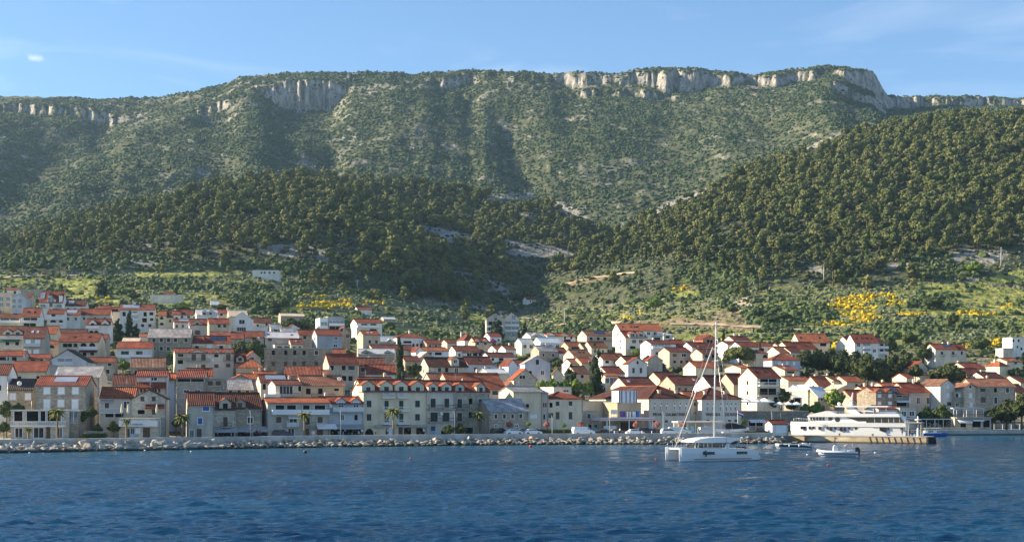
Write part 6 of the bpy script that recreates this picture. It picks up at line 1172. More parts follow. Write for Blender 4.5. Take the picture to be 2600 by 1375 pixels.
for px, yb, yc, hw, q, Y in ((145, 1112, 1042, 22, 'tallest palm in front of the glazed seafront restaurant', 294), (72, 1112, 1088, 12, 'small palm at the left of the glazed seafront restaurant', 296), (321, 1112, 1066, 13, 'young palm in front of the beach bar sign', 300), (463, 1110, 1056, 22, 'palm at the sunlit gable of the blue shuttered corner house', 308), (773, 1104, 1050, 19, 'palm in front of the guest house with white loggias', 323),
                         (999, 1100, 1040, 22, 'palm in front of the long cream dormered block', 331), (1213, 1100, 1049, 20, 'palm in front of the ashlar end of the dormered block', 339), (271, 862, 822, 17, 'palm rising between the western white houses', None), (775, 880, 866, 9, 'small palm in front of the beige house', None)):
    Y = Y or ground_Y(px, yb); m = Y / F; z = hgt(px, Y); zc = CH + (HY - yc) / F * Y; hh = zc - z
    t = thing('palm_tree', q, 'palm tree', (U(px) * Y, Y, z), px); c = lk('crown', frond_me, t); c.location.z = hh; c.scale = (hw * m,) * 3
    d = lk('dry_fronds', skirt_me, t); d.location.z = hh; d.scale = (hw * m * 1.1,) * 3; tr = lk('trunk', ptr_me, t); tr.scale = (.22, .22, hh)
# utility poles on the slope
for px, yb, yt, q in ((1434, 824, 785, 'thin grey utility pole above the twin gabled white house'), (2092, 722, 672, 'pale lattice pylon left of the dark pine group'), (2542, 682, 630, 'tall pale pylon at the upper right fields'), (907, 742, 720, 'short utility pole right of the white villa')):
    r = see(px, yb - 2); Y = r[0] if r else 900; m = Y / F; z = hgt(px, Y); hh = (yb - yt) * m
    t = thing('utility_pole', q, 'pole', (U(px) * Y, Y, z)); MB().tube([(0, 0, -1), (0, 0, hh)], [.45, .25], 6).build('post', conc_m, t)
    MB().cbox((0, 0, hh * .93), (2.6, .2, .25)).cbox((0, 0, hh * .83), (2.2, .2, .22)).build('crossarm', metal_m, t)
# ---------------------------------------------------------------- seafront: promenade, sea wall, breakwater rocks
def shoreX(px, off=0.0):
    Y = float(tab(T_YS, px)) + off; return U(px) * Y, Y
pv_m = plain('promenade_paving', (.36, .34, .31), .9, .1, var=.15)
pxs = np.arange(-700, 2006, 20.0); V = []; 
for px in pxs:
    for off_t in (T_YS, T_YF):
        Y = float(tab(off_t, px)) + (2.0 if off_t is T_YS else 9.5); V.append((U(px) * Y, Y, float(quay_z(px)) + .09))
tag(MB().add(V, [(2 * i, 2 * i + 2, 2 * i + 3, 2 * i + 1) for i in range(len(pxs) - 1)]).build('promenade', pv_m), 'paved seafront promenade and car park', 'promenade', kind='structure')
pxs = np.arange(2012, 3000, 20.0); V = []
for px in pxs:
    for off_t, o_ in ((T_YS, 1.5), (T_YF, 9.0)):
        Y = float(tab(off_t, px)) + o_; V.append((U(px) * Y, Y, float(quay_z(px)) + .09))
tag(MB().add(V, [(2 * i, 2 * i + 2, 2 * i + 3, 2 * i + 1) for i in range(len(pxs) - 1)]).build('quay', pv_m), 'paved harbour quay below the restaurants', 'quay', kind='structure')
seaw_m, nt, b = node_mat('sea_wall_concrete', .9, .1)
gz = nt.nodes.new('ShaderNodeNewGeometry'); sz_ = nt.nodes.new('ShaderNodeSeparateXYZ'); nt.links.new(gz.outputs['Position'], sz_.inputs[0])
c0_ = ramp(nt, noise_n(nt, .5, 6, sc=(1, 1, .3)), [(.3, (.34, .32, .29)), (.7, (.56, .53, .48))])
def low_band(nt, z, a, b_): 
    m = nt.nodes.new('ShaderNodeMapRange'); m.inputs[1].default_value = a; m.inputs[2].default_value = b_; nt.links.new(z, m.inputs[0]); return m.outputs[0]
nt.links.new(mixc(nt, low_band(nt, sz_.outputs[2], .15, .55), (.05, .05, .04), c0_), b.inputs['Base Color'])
def wall_run(name, label, cat, pxa, pxb, off, zt, th, step=14):
    m = MB(); P = []
    for px in np.linspace(pxa, pxb, int(abs(pxb - pxa) / step) + 2):
        X, Y = shoreX(px, off); P.append((X, Y))
    v = []
    for i, (X, Y) in enumerate(P):
        a, c = P[max(i - 1, 0)], P[min(i + 1, len(P) - 1)]; dx, dy = c[0] - a[0], c[1] - a[1]; n = math.hypot(dx, dy); nx, ny = -dy / n, dx / n
        z_ = zt if not callable(zt) else zt(X / Y * F + CX)
        v += [(X, Y, -1.2), (X, Y, z_), (X + nx * th, Y + ny * th, z_), (X + nx * th, Y + ny * th, -1.2)]
    f = [(4 * i + k, 4 * i + 4 + k, 4 * i + 5 + k, 4 * i + 1 + k) for i in range(len(P) - 1) for k in range(3)] + [(0, 1, 2, 3), tuple(4 * len(P) - 4 + k for k in (3, 2, 1, 0))]
    return tag(m.add(v, f).build(name, seaw_m), label, cat)
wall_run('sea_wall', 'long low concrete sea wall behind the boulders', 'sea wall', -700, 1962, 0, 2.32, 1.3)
wall_run('quay_wall', 'stone quay wall at the right end of the harbour', 'quay wall', 2022, 3000, 0, lambda px: float(quay_z(px)) + .12, 1.6)
rock_m, nt, b = node_mat('breakwater_limestone', .92, .1)
oi = nt.nodes.new('ShaderNodeObjectInfo'); gz = nt.nodes.new('ShaderNodeNewGeometry'); sz_ = nt.nodes.new('ShaderNodeSeparateXYZ'); nt.links.new(gz.outputs['Position'], sz_.inputs[0])
c1_ = ramp(nt, noise_n(nt, .8, 6), [(.3, (.20, .175, .14)), (.5, (.40, .36, .30)), (.72, (.58, .53, .46))])
c1_ = mixc(nt, .35, c1_, ramp(nt, oi.outputs['Random'], [(0, (.26, .24, .21)), (.5, (.45, .42, .37)), (.85, (.62, .58, .52)), (.93, (.45, .28, .13)), (1, (.50, .34, .18))]))
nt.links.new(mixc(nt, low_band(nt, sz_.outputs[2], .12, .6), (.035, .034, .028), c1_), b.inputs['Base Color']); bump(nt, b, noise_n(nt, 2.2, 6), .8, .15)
import bmesh
def rock_mesh(seed, flat):
    rg = np.random.default_rng(seed); bm = bmesh.new()
    for k in range(16):
        p = rg.uniform(-1, 1, 3); i = rg.integers(0, 3); p[i] = np.sign(p[i]) * (.8 + .2 * rg.random()); bm.verts.new((p[0] * 1.15, p[1] * .9, p[2] * flat))
    r = bmesh.ops.convex_hull(bm, input=bm.verts); bmesh.ops.delete(bm, geom=[g for g in r['geom_interior'] if isinstance(g, bmesh.types.BMVert)], context='VERTS')
    bmesh.ops.bevel(bm, geom=bm.edges[:], offset=.07, segments=1, affect='EDGES')
    me = bpy.data.meshes.new('boulder'); bm.to_mesh(me); bm.free(); me.materials.append(rock_m); return me
RK = [rock_mesh(k, .55 + .3 * (k % 3) / 2) for k in range(10)]
rg = random.Random(5); cnt = 0
def rocks(pa, pb, n, s0, s1, lab, grp):
    for k in range(n):
        px = pa + (pb - pa) * (k + rg.random()) / n; row = k % 3
        off = -(.7 + 1.7 * row + rg.uniform(-.5, .5)); X, Y = shoreX(px, off); s = rg.uniform(s0, s1) * (1, .92, .85)[row]
        z = (1.05, .6, .05)[row] + rg.uniform(-.2, .25) - (s - s0) * .2
        o = lk('boulder', RK[rg.randrange(10)]); o.location = (X, Y, z); o.rotation_euler = (rg.uniform(-.45, .45), rg.uniform(-.45, .45), rg.uniform(0, 6.28)); o.scale = (s * rg.uniform(.8, 1.3), s, s * rg.uniform(.8, 1.05)); tag(o, lab, 'boulder', grp)
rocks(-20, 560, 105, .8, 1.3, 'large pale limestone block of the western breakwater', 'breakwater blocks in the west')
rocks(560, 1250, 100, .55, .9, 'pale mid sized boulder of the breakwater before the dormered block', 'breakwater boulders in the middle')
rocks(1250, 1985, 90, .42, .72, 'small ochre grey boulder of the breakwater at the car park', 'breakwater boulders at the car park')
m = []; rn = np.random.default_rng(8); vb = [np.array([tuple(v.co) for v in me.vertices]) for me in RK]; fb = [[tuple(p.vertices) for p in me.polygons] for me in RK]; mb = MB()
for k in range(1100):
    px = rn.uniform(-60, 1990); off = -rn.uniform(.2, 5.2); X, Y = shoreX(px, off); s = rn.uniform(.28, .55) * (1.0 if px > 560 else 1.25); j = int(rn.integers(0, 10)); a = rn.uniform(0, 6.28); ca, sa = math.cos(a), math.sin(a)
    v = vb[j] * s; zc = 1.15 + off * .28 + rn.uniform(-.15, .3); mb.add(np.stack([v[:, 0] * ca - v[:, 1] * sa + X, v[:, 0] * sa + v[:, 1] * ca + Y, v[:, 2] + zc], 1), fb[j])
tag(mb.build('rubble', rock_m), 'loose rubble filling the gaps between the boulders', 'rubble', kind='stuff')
# ---------------------------------------------------------------- the ferry pier
def pier():
    A = np.array([U(2000) * 356., 356.]); B = np.array([U(2352) * 339.5, 339.5]); L = float(np.hypot(*(B - A))); a = math.atan2(B[1] - A[1], B[0] - A[0])
    t = thing('stone_pier', 'sunlit stone pier with slanted ribs running out from the kiosk', 'pier', (A[0], A[1], 0), a)
    pm, nt, b = node_mat('pier_stone', .9, .1); gz = nt.nodes.new('ShaderNodeNewGeometry'); s = nt.nodes.new('ShaderNodeSeparateXYZ'); nt.links.new(gz.outputs['Position'], s.inputs[0])
    c = ramp(nt, noise_n(nt, .6, 7, sc=(.4, 1, 1)), [(.3, (.30, .22, .13)), (.55, (.52, .42, .28)), (.75, (.62, .54, .40))]); n2 = noise_n(nt, .35, 3); c = mixc(nt, ramp(nt, n2, [(.62, (0, 0, 0)), (.72, (.7, .7, .7))]), c, (.34, .13, .04))
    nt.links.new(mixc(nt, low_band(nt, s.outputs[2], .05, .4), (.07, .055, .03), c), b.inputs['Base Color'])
    MB().box(0, 0, -2, L, 7, 1.42).build('body', pm, t); MB().box(-.1, -.12, 1.42, L + .05, 7, 1.56).build('coping', conc_m, t)
    for k in range(9):
        x = L - 1.2 - k * 1.45; MB().add([(x, -.12, -.3), (x + .16, -.12, -.3), (x - .35, -.12, 1.4), (x - .51, -.12, 1.4), (x, 0, -.3), (x + .16, 0, -.3), (x - .35, 0, 1.4), (x - .51, 0, 1.4)], [(0, 1, 2, 3), (0, 3, 7, 4), (1, 5, 6, 2), (3, 2, 6, 7)]).build('fender_rib', plain('dark_timber', (.07, .055, .04), .9), t)
    for k, x in enumerate((L * .38, L * .62)): MB().cbox((x, .5, 1.75), (.3, .3, .5)).cbox((x, .5, 2.05), (.42, .42, .12)).build('mooring_bollard', plain('rusty_iron', (.26, .10, .04), .8), t)
    tire = MB()
    for k in range(5):
        a0 = -1.2 + k * .55; m = MB(); c = (L + 1.2 + .9 * math.sin(a0 + 1.2) - .9, .2 + k * .9, .45)
        MB().tube([(L + .55 + .25 * k, .1 + k * .55, -.5), (L + .3 + .25 * k, .2 + k * .55, 1.5)], .27, 7).build('tyre_fender', plain('black_rubber', (.02, .02, .022), .9), t)
    return A, a, L
PA, PANG, PL = pier()
def on_pier(s, d, z=1.56): return (PA[0] + math.cos(PANG) * s - math.sin(PANG) * d, PA[1] + math.sin(PANG) * s + math.cos(PANG) * d, z)
# ---------------------------------------------------------------- boats
gel_m = plain('white_gelcoat', (.80, .80, .79), .25, .5, var=.03, scale=.3); hull_w = plain('yacht_white', (.82, .80, .76), .3, .5, var=.03, scale=.3)
tint_m = plain('tinted_glass', (.012, .013, .016), .08, .8); navy_m = plain('navy_hull', (.012, .014, .02), .2, .6); grey_m = plain('grey_rubber', (.40, .42, .45), .6, .3); teak_m = plain('teak', (.30, .20, .11), .8)
rope_m = plain('rope', (.62, .60, .55), .9, .1); steel_m = plain('steel', (.55, .56, .58), .3, .6, .7); red_m = plain('red_paint', (.55, .02, .02), .5)
def loft(mb, st, mi=0, capa=True):
    """cross-sections along x: each station = list of (x, y, z) rings of one length"""
    n = len(st[0]); v = [p for r in st for p in r]; f = [(i * n + j, i * n + (j + 1) % n, (i + 1) * n + (j + 1) % n, (i + 1) * n + j) for i in range(len(st) - 1) for j in range(n)]
    if capa: f += [tuple(range(n - 1, -1, -1)), tuple(range((len(st) - 1) * n, len(st) * n))]
    return mb.add(v, f, mi, False)
def hull(st):
    """st: (x, half width at deck, half width at water, deck z, keel z)"""
    return [[(x, -w, zd), (x, -w * .96, zd * .55), (x + dx, -ww, .0), (x + dx, -ww * .5, zk), (x + dx, ww * .5, zk), (x + dx, ww, .0), (x, w * .96, zd * .55), (x, w, zd)] for (x, w, ww, zd, zk, dx) in st]
def xzprism(mb, pts, y0, y1, mi=0): return mb.prism(pts, y0, y1, mi)
def catamaran():
    Y = 240.3; s = 106.5; yaw = R_(19); px0 = 1680 + 345 / 6.811
    X0 = U(px0) * Y; t = thing('sailing_catamaran', 'white sailing catamaran with a tall mast anchored in front of the winery', 'catamaran', (X0, Y, 0), yaw)
    k = 1 / math.cos(yaw) * 1.055
    def C(x, y): return ((x - 345) / s * k, (1216 - y) / s)
    L = C(1725, 0)[0]
    def one(y0, nm):
        st = [(0, .05, .04, 2.05, -.4, .05), (.35, .30, .14, 2.06, -.5, 0), (1.6, .62, .38, 2.04, -.55, 0), (4, .88, .62, 1.98, -.6, 0), (8, .95, .72, 1.85, -.6, 0), (11.2, .92, .72, 1.72, -.5, 0), (L - .75, .86, .70, 1.62, -.3, 0), (L - .3, .84, .68, .9, -.2, .0), (L, .82, .66, .42, -.1, 0)]
        r = hull(st); r = [[(x, y + y0, z) for x, y, z in q] for q in r]; return loft(MB(), r).build(nm, gel_m, t)
    h1 = one(.95, 'hull'); h2 = one(6.2, 'hull')
    MB().box(3.3, 1.2, .75, L - 1.2, 6.0, 1.75).build('bridge_deck', gel_m, t)
    MB().box(.5, 1.3, 1.72, .72, 5.9, 1.92).build('crossbeam', gel_m, t); MB().box(.72, 1.5, 1.74, 3.3, 5.7, 1.78).build('trampoline', plain('grey_net', (.42, .42, .42), .9, .1), t)
    MB().box(0.9, 5.35, -.1, 3.4, 5.42, 1.9).build('inner_bow_face', plain('shaded_gelcoat', (.72, .72, .71), .4), t) if False else None
    # windows in the near hull
    for xa, xb in ((715, 915), (1300, 1485)): MB().box(C(xa, 0)[0], -.02, C(0, 1114)[1], C(xb, 0)[0], .1, C(0, 1068)[1]).build('hull_window', tint_m, h1)
    MB().box(C(570, 0)[0], .0, C(0, 1196)[1], C(1560, 0)[0], .16, C(0, 1188)[1]).build('waterline_stripe', navy_m, h1)
    MB().tube([(C(755, 0)[0], -.22, C(0, 1150)[1]), (C(745, 0)[0], -.2, C(0, 1045)[1])], .12, 6).build('fender', navy_m, h1)
    cab = [C(x, y) for x, y in ((640, 1000), (618, 912), (1240, 912), (1235, 1000))]
    xzprism(MB(), cab, 1.5, 5.7).build('saloon_glass', tint_m, t)
    m = MB(); [m.box(C(x, 0)[0], 1.42, C(0, 1003)[1], C(x + w, 0)[0], 1.49, C(0, 910)[1]) for x, w in ((640, 10), (700, 8), (790, 8), (855, 10), (935, 8), (1120, 8))]; m.build('window_post', gel_m, t)
    MB().add([(C(1150, 0)[0], 1.4, C(0, 1005)[1]), (C(1240, 0)[0], 1.4, C(0, 1005)[1]), (C(1240, 0)[0], 1.4, C(0, 930)[1]), (C(1190, 0)[0], 1.4, C(0, 935)[1])], [(0, 1, 2, 3)]).build('side_panel', gel_m, t)
    rf = [C(x, y) for x, y in ((606, 908), (615, 890), (640, 876), (720, 850), (850, 832), (980, 822), (1240, 822), (1470, 836), (1485, 846), (1400, 868), (1240, 912), (900, 918), (700, 914))]
    xzprism(MB(), rf, 1.15, 6.0).build('cabin_roof', gel_m, t)
    m = MB(); [m.tube([(C(x, 0)[0], 1.6, C(0, 1030)[1]), (C(x + 30, 0)[0], 1.6, C(0, 880)[1])], .05, 5) for x in (1225, 1380)]; m.build('roof_post', steel_m, t)
    m = MB(); [m.box(C(x, 0)[0], .6, C(0, 1010)[1], C(x + 50, 0)[0], 1.2, C(0, 985)[1]) for x in (1355, 1440)]; m.build('cockpit_seat', navy_m, t)
    MB().cbox((C(1468, 0)[0], .3, C(0, 1012)[1]), (.35, .12, .22)).build('life_ring_case', red_m, t)
    xm = C(982, 0)[0] + 1.0; ym = 3.58; zt = (1168.5 - 815) / (F / (Y + 2)); zb = C(0, 826)[1]
    mast = MB().tube([(xm, ym, zb), (xm + .35, ym, zt)], [.145, .10], 8).build('mast', plain('white_spar', (.60, .62, .64), .35, .5, var=.03), t)
    zs = zb + (zt - zb) * .66
    MB().tube([(xm + .2, ym - 1.3, zs), (xm + .2, ym, zs + .15), (xm + .2, ym + 1.3, zs)], .05, 5).build('spreader', steel_m, mast); MB().cbox((xm + .36, ym, zt + .35), (.05, .05, .7)).cbox((xm + .5, ym, zt + .2), (.5, .05, .05)).build('masthead_aerial', steel_m, mast)
    MB().tube([(.6, ym, 2.1), (xm - .25, ym, zb + (zt - zb) * .78)], [.075, .10], 7).build('furled_jib', plain('furled_sail', (.62, .59, .55), .8), t)
    m = MB(); [m.tube(p, .022, 4) for p in ([(xm + .3, ym, zb + (zt - zb) * .8), (xm + 1.0, .6, 1.9)], [(xm + .3, ym, zb + (zt - zb) * .8), (xm + 1.0, 6.5, 1.9)], [(xm + .2, ym - 1.3, zs), (xm + .9, .6, 1.9)], [(xm + .33, ym, zt - .4), (xm + .2, ym - 1.3, zs)], [(xm + .35, ym, zt - .2), (L - 3.6, ym - .8, C(0, 840)[1])], [(xm + .35, ym, zt - .2), (.3, ym, 2.0)])]; m.build('rigging', steel_m, t)
    MB().tube([(xm + .1, ym, zb + 1.1), (L - 3.7, ym, zb + .9)], .14, 6).tube([(xm + .2, ym, zb + 1.35), (L - 4.0, ym, zb + 1.12)], .22, 6).build('boom', plain('sail_cover', (.55, .56, .58), .8), t)
    m = MB()
    for y0 in (.95, 6.2):
        for x in (.35, 1.3): m.tube([(x, y0, 2.0), (x, y0, 2.75)], .025, 4)
        m.tube([(.35, y0, 2.74), (1.3, y0, 2.74)], .025, 4)
    for x in (3, 5, 7, 9, 11): m.tube([(x, .25, 1.9), (x, .25, 2.5)], .02, 4)
    m.tube([(1.3, .5, 2.74), (3, .25, 2.5), (11, .25, 2.4)], .015, 4); m.build('guard_rail', steel_m, t)
    MB().cbox((.75, 3.55, 2.0), (.5, .5, .35)).build('anchor_roller', steel_m, t)
catamaran()
def yacht():
    s = 58.4; P0 = on_pier(0, 11.0, 0); a = PANG * .75; xc = U(1940 + 340 / 5.6) * 366.
    t = thing('motor_yacht', 'large white multi deck motor yacht moored behind the stone pier', 'yacht', (xc, 366., 0), a); k = 1.0 / math.cos(a)
    def C(x, y): return ((x - 340) / s * k, 1.0 + (716 - y) / s)
    L = C(1880, 0)[0]; z1 = C(0, 506)[1]
    st = [(0, .12, .04, z1 + .05, -.6, .5), (.8, 1.0, .4, z1 + .05, -.9, .4), (2.4, 2.1, 1.3, z1 + .02, -1, .1), (5, 3.0, 2.5, z1 - .02, -1.1, 0), (9, 3.3, 3.1, z1 - .08, -1.1, 0), (L - 6, 3.35, 3.2, z1 - .12, -1.1, 0), (L, 3.3, 3.1, z1 - .15, -1, 0)]
    r = [[(x, y + 3.4, z) for x, y, z in q] for q in hull(st)]; H = loft(MB(), r).build('hull', hull_w, t)
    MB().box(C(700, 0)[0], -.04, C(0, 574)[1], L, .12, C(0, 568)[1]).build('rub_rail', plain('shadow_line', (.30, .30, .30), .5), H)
    for xa, xb, ya, yb in ((500, 570, 567, 612), (610, 640, 569, 605), (660, 690, 569, 600), (745, 776, 569, 612), (850, 876, 569, 605), (893, 922, 569, 625), (953, 982, 569, 605), (1026, 1058, 571, 632), (1075, 1106, 576, 632), (1134, 1160, 571, 605), (1220, 1252, 571, 610), (1540, 1630, 572, 640), (1640, 1664, 572, 612), (1806, 1834, 572, 614)):
        d = .0 if xa > 700 else .55 if xa < 560 else .3
        MB().box(C(xa, 0)[0], d - .035, C(0, yb)[1], C(xb, 0)[0], d + .3, C(0, ya)[1]).build('hull_window', tint_m, H)
    up = [C(x, y) for x, y in ((600, 512), (595, 425), (1860, 425), (1870, 512))]; xzprism(MB(), up, .75, 6.0).build('deck_saloon', hull_w, t)
    for xa, xb in ((630, 655), (668, 695), (710, 735), (748, 780), (790, 818), (870, 925)): MB().box(C(xa, 0)[0], .68, C(0, 482)[1], C(xb, 0)[0], .74, C(0, 430)[1]).build('saloon_window_or_recess', tint_m, t)
    MB().box(C(1100, 0)[0], .68, C(0, 490)[1], C(1370, 0)[0], .74, C(0, 436)[1]).build('saloon_window_or_recess', tint_m, t)  # dark plate stands in for the shade inside a deck recess
    xzprism(MB(), [C(x, y) for x, y in ((1360, 508), (1385, 428), (1800, 428), (1850, 508))], .55, 6.2).build('wheelhouse_glass', tint_m, t)
    m = MB(); [m.add([(C(x, 0)[0], .53, C(0, 508)[1]), (C(x + 8, 0)[0], .53, C(0, 508)[1]), (C(x + 3, 0)[0], .53, C(0, 428)[1]), (C(x - 5, 0)[0], .53, C(0, 428)[1])], [(0, 1, 2, 3)]) for x in (1470, 1560, 1650, 1715, 1790)]; m.build('window_post', grey_m, t)
    xzprism(MB(), [C(x, y) for x, y in ((860, 514), (1010, 422), (1060, 420), (1310, 514))], .58, .66).build('side_fin', hull_w, t)
    MB().prism([(C(990, 0)[0] + .62 * math.cos(q), C(0, 466)[1] + .68 * math.sin(q)) for q in [j * .4488 for j in range(14)]], .54, .58).build('round_window', tint_m, t)
    xzprism(MB(), [C(x, y) for x, y in ((588, 424), (620, 400), (840, 346), (900, 352), (980, 384), (1780, 384), (1800, 428), (600, 432))], .2, 6.5).build('upper_deck', hull_w, t)
    m = MB(); m.box(C(850, 0)[0], .5, C(0, 374)[1], C(1090, 0)[0], 6.0, C(0, 368)[1]); [m.box(C(x, 0)[0], .5, C(0, 384)[1], C(x, 0)[0] + .06, .56, C(0, 345)[1]) for x in range(900, 1120, 40)]; m.box(C(880, 0)[0], .5, C(0, 349)[1], C(1090, 0)[0], .56, C(0, 345)[1]); m.build('deck_rail', steel_m, t)
    for y0 in (.8, 5.4): xzprism(MB(), [C(x, y) for x, y in ((1098, 292), (1190, 292), (1285, 384), (1140, 384))], y0, y0 + .5).build('radar_arch', hull_w, t)
    xzprism(MB(), [C(x, y) for x, y in ((962, 290), (966, 270), (1640, 272), (1650, 284), (1640, 290))], .4, 6.3).build('hardtop', hull_w, t)
    for x in (1460, 1620):
        MB().tube([(C(x, 0)[0], .7, C(0, 384)[1]), (C(x, 0)[0], .7, C(0, 290)[1])], .05, 5).build('hardtop_post', steel_m, t)
    xzprism(MB(), [C(x, y) for x, y in ((1210, 318), (1460, 345), (1460, 360), (1200, 340))], .9, 1.0).build('wind_deflector', hull_w, t)
    xzprism(MB(), [C(x, y) for x, y in ((1118, 270), (1140, 160), (1162, 80), (1170, 80), (1162, 170), (1165, 270))], 3.1, 3.7).build('mast', hull_w, t)
    for x, z in ((998, 246), (1158, 246)): MB().ball((C(x, 0)[0], 2.2, C(0, z)[1]), .45, 0, 12, 8).tube([(C(x, 0)[0], 2.2, C(0, 270)[1]), (C(x, 0)[0], 2.2, C(0, z)[1])], .2, 6).build('radar_dome', hull_w, t)
    MB().box(C(1075, 0)[0], 2.9, C(0, 222)[1], C(1165, 0)[0], 3.9, C(0, 214)[1]).box(C(1095, 0)[0], 2.9, C(0, 190)[1], C(1160, 0)[0], 3.9, C(0, 184)[1]).build('radar_bar', hull_w, t)
    MB().box(C(1500, 0)[0], 1.5, C(0, 384)[1], C(1740, 0)[0], 5, C(0, 352)[1]).build('sunbed_cover', plain('pale_blue_cover', (.55, .62, .70), .8), t)
    xzprism(MB(), [C(x, y) for x, y in ((1205, 640), (1290, 582), (1450, 582), (1620, 655), (1645, 700), (1215, 700))], -.1, -.02).build('boarding_platform', hull_w, t)
    MB().box(L, .3, .4, L + 3.0, 6.4, 1.15).build('swim_platform', hull_w, t)
    for k2 in range(4): MB().prism([(L - .1 + k2 * .78 + q, z) for q, z in ((0, 1.15), (.1, 1.75), (.55, 1.85), (.72, 1.15))], .4, 2.2).build('jet_ski_cover', plain('blue_grey_cover', (.42, .52, .66), .8), t)
    m = MB()
    for x in np.arange(1.0, 6.5, .7): m.tube([(x, .6 + max(0, 2.2 - x * .55), z1), (x, .6 + max(0, 2.2 - x * .55), z1 + .9)], .03, 4)
    m.tube([(.8, 2.6, z1 + .9), (2.6, 1.3, z1 + .9), (6.5, .6, z1 + .85)], .03, 4); m.build('bow_rail', steel_m, t)
    me = text_mesh('Cassiopea', 1, .01); me.materials.append(grey_m); o = lk('name_lettering', me, H); o.rotation_euler = (R_(90), 0, 0); o.scale = (.36, .5, 1); o.location = (C(798, 0)[0], -.02, C(0, 540)[1])
    f = MB(); xf, zf = C(1850, 0)[0], C(0, 480)[1]; f.tube([(xf, 3.4, zf - .4), (xf + .25, 3.4, zf + .9)], .03, 5); f.build('flagstaff', steel_m, t)
    m = MB(); [m.add([(xf + .1, 3.4, zf + .3 + .25 * q), (xf + .95, 3.3, zf + .1 + .25 * q), (xf + .95, 3.3, zf + .32 + .25 * q), (xf + .1, 3.4, zf + .54 + .25 * q)], [(0, 1, 2, 3)], (2, 1, 0)[q]) for q in range(3)]; m.build('flag', [red_m, wht_m, plain('flag_blue', (.02, .05, .30))], t)
yacht()
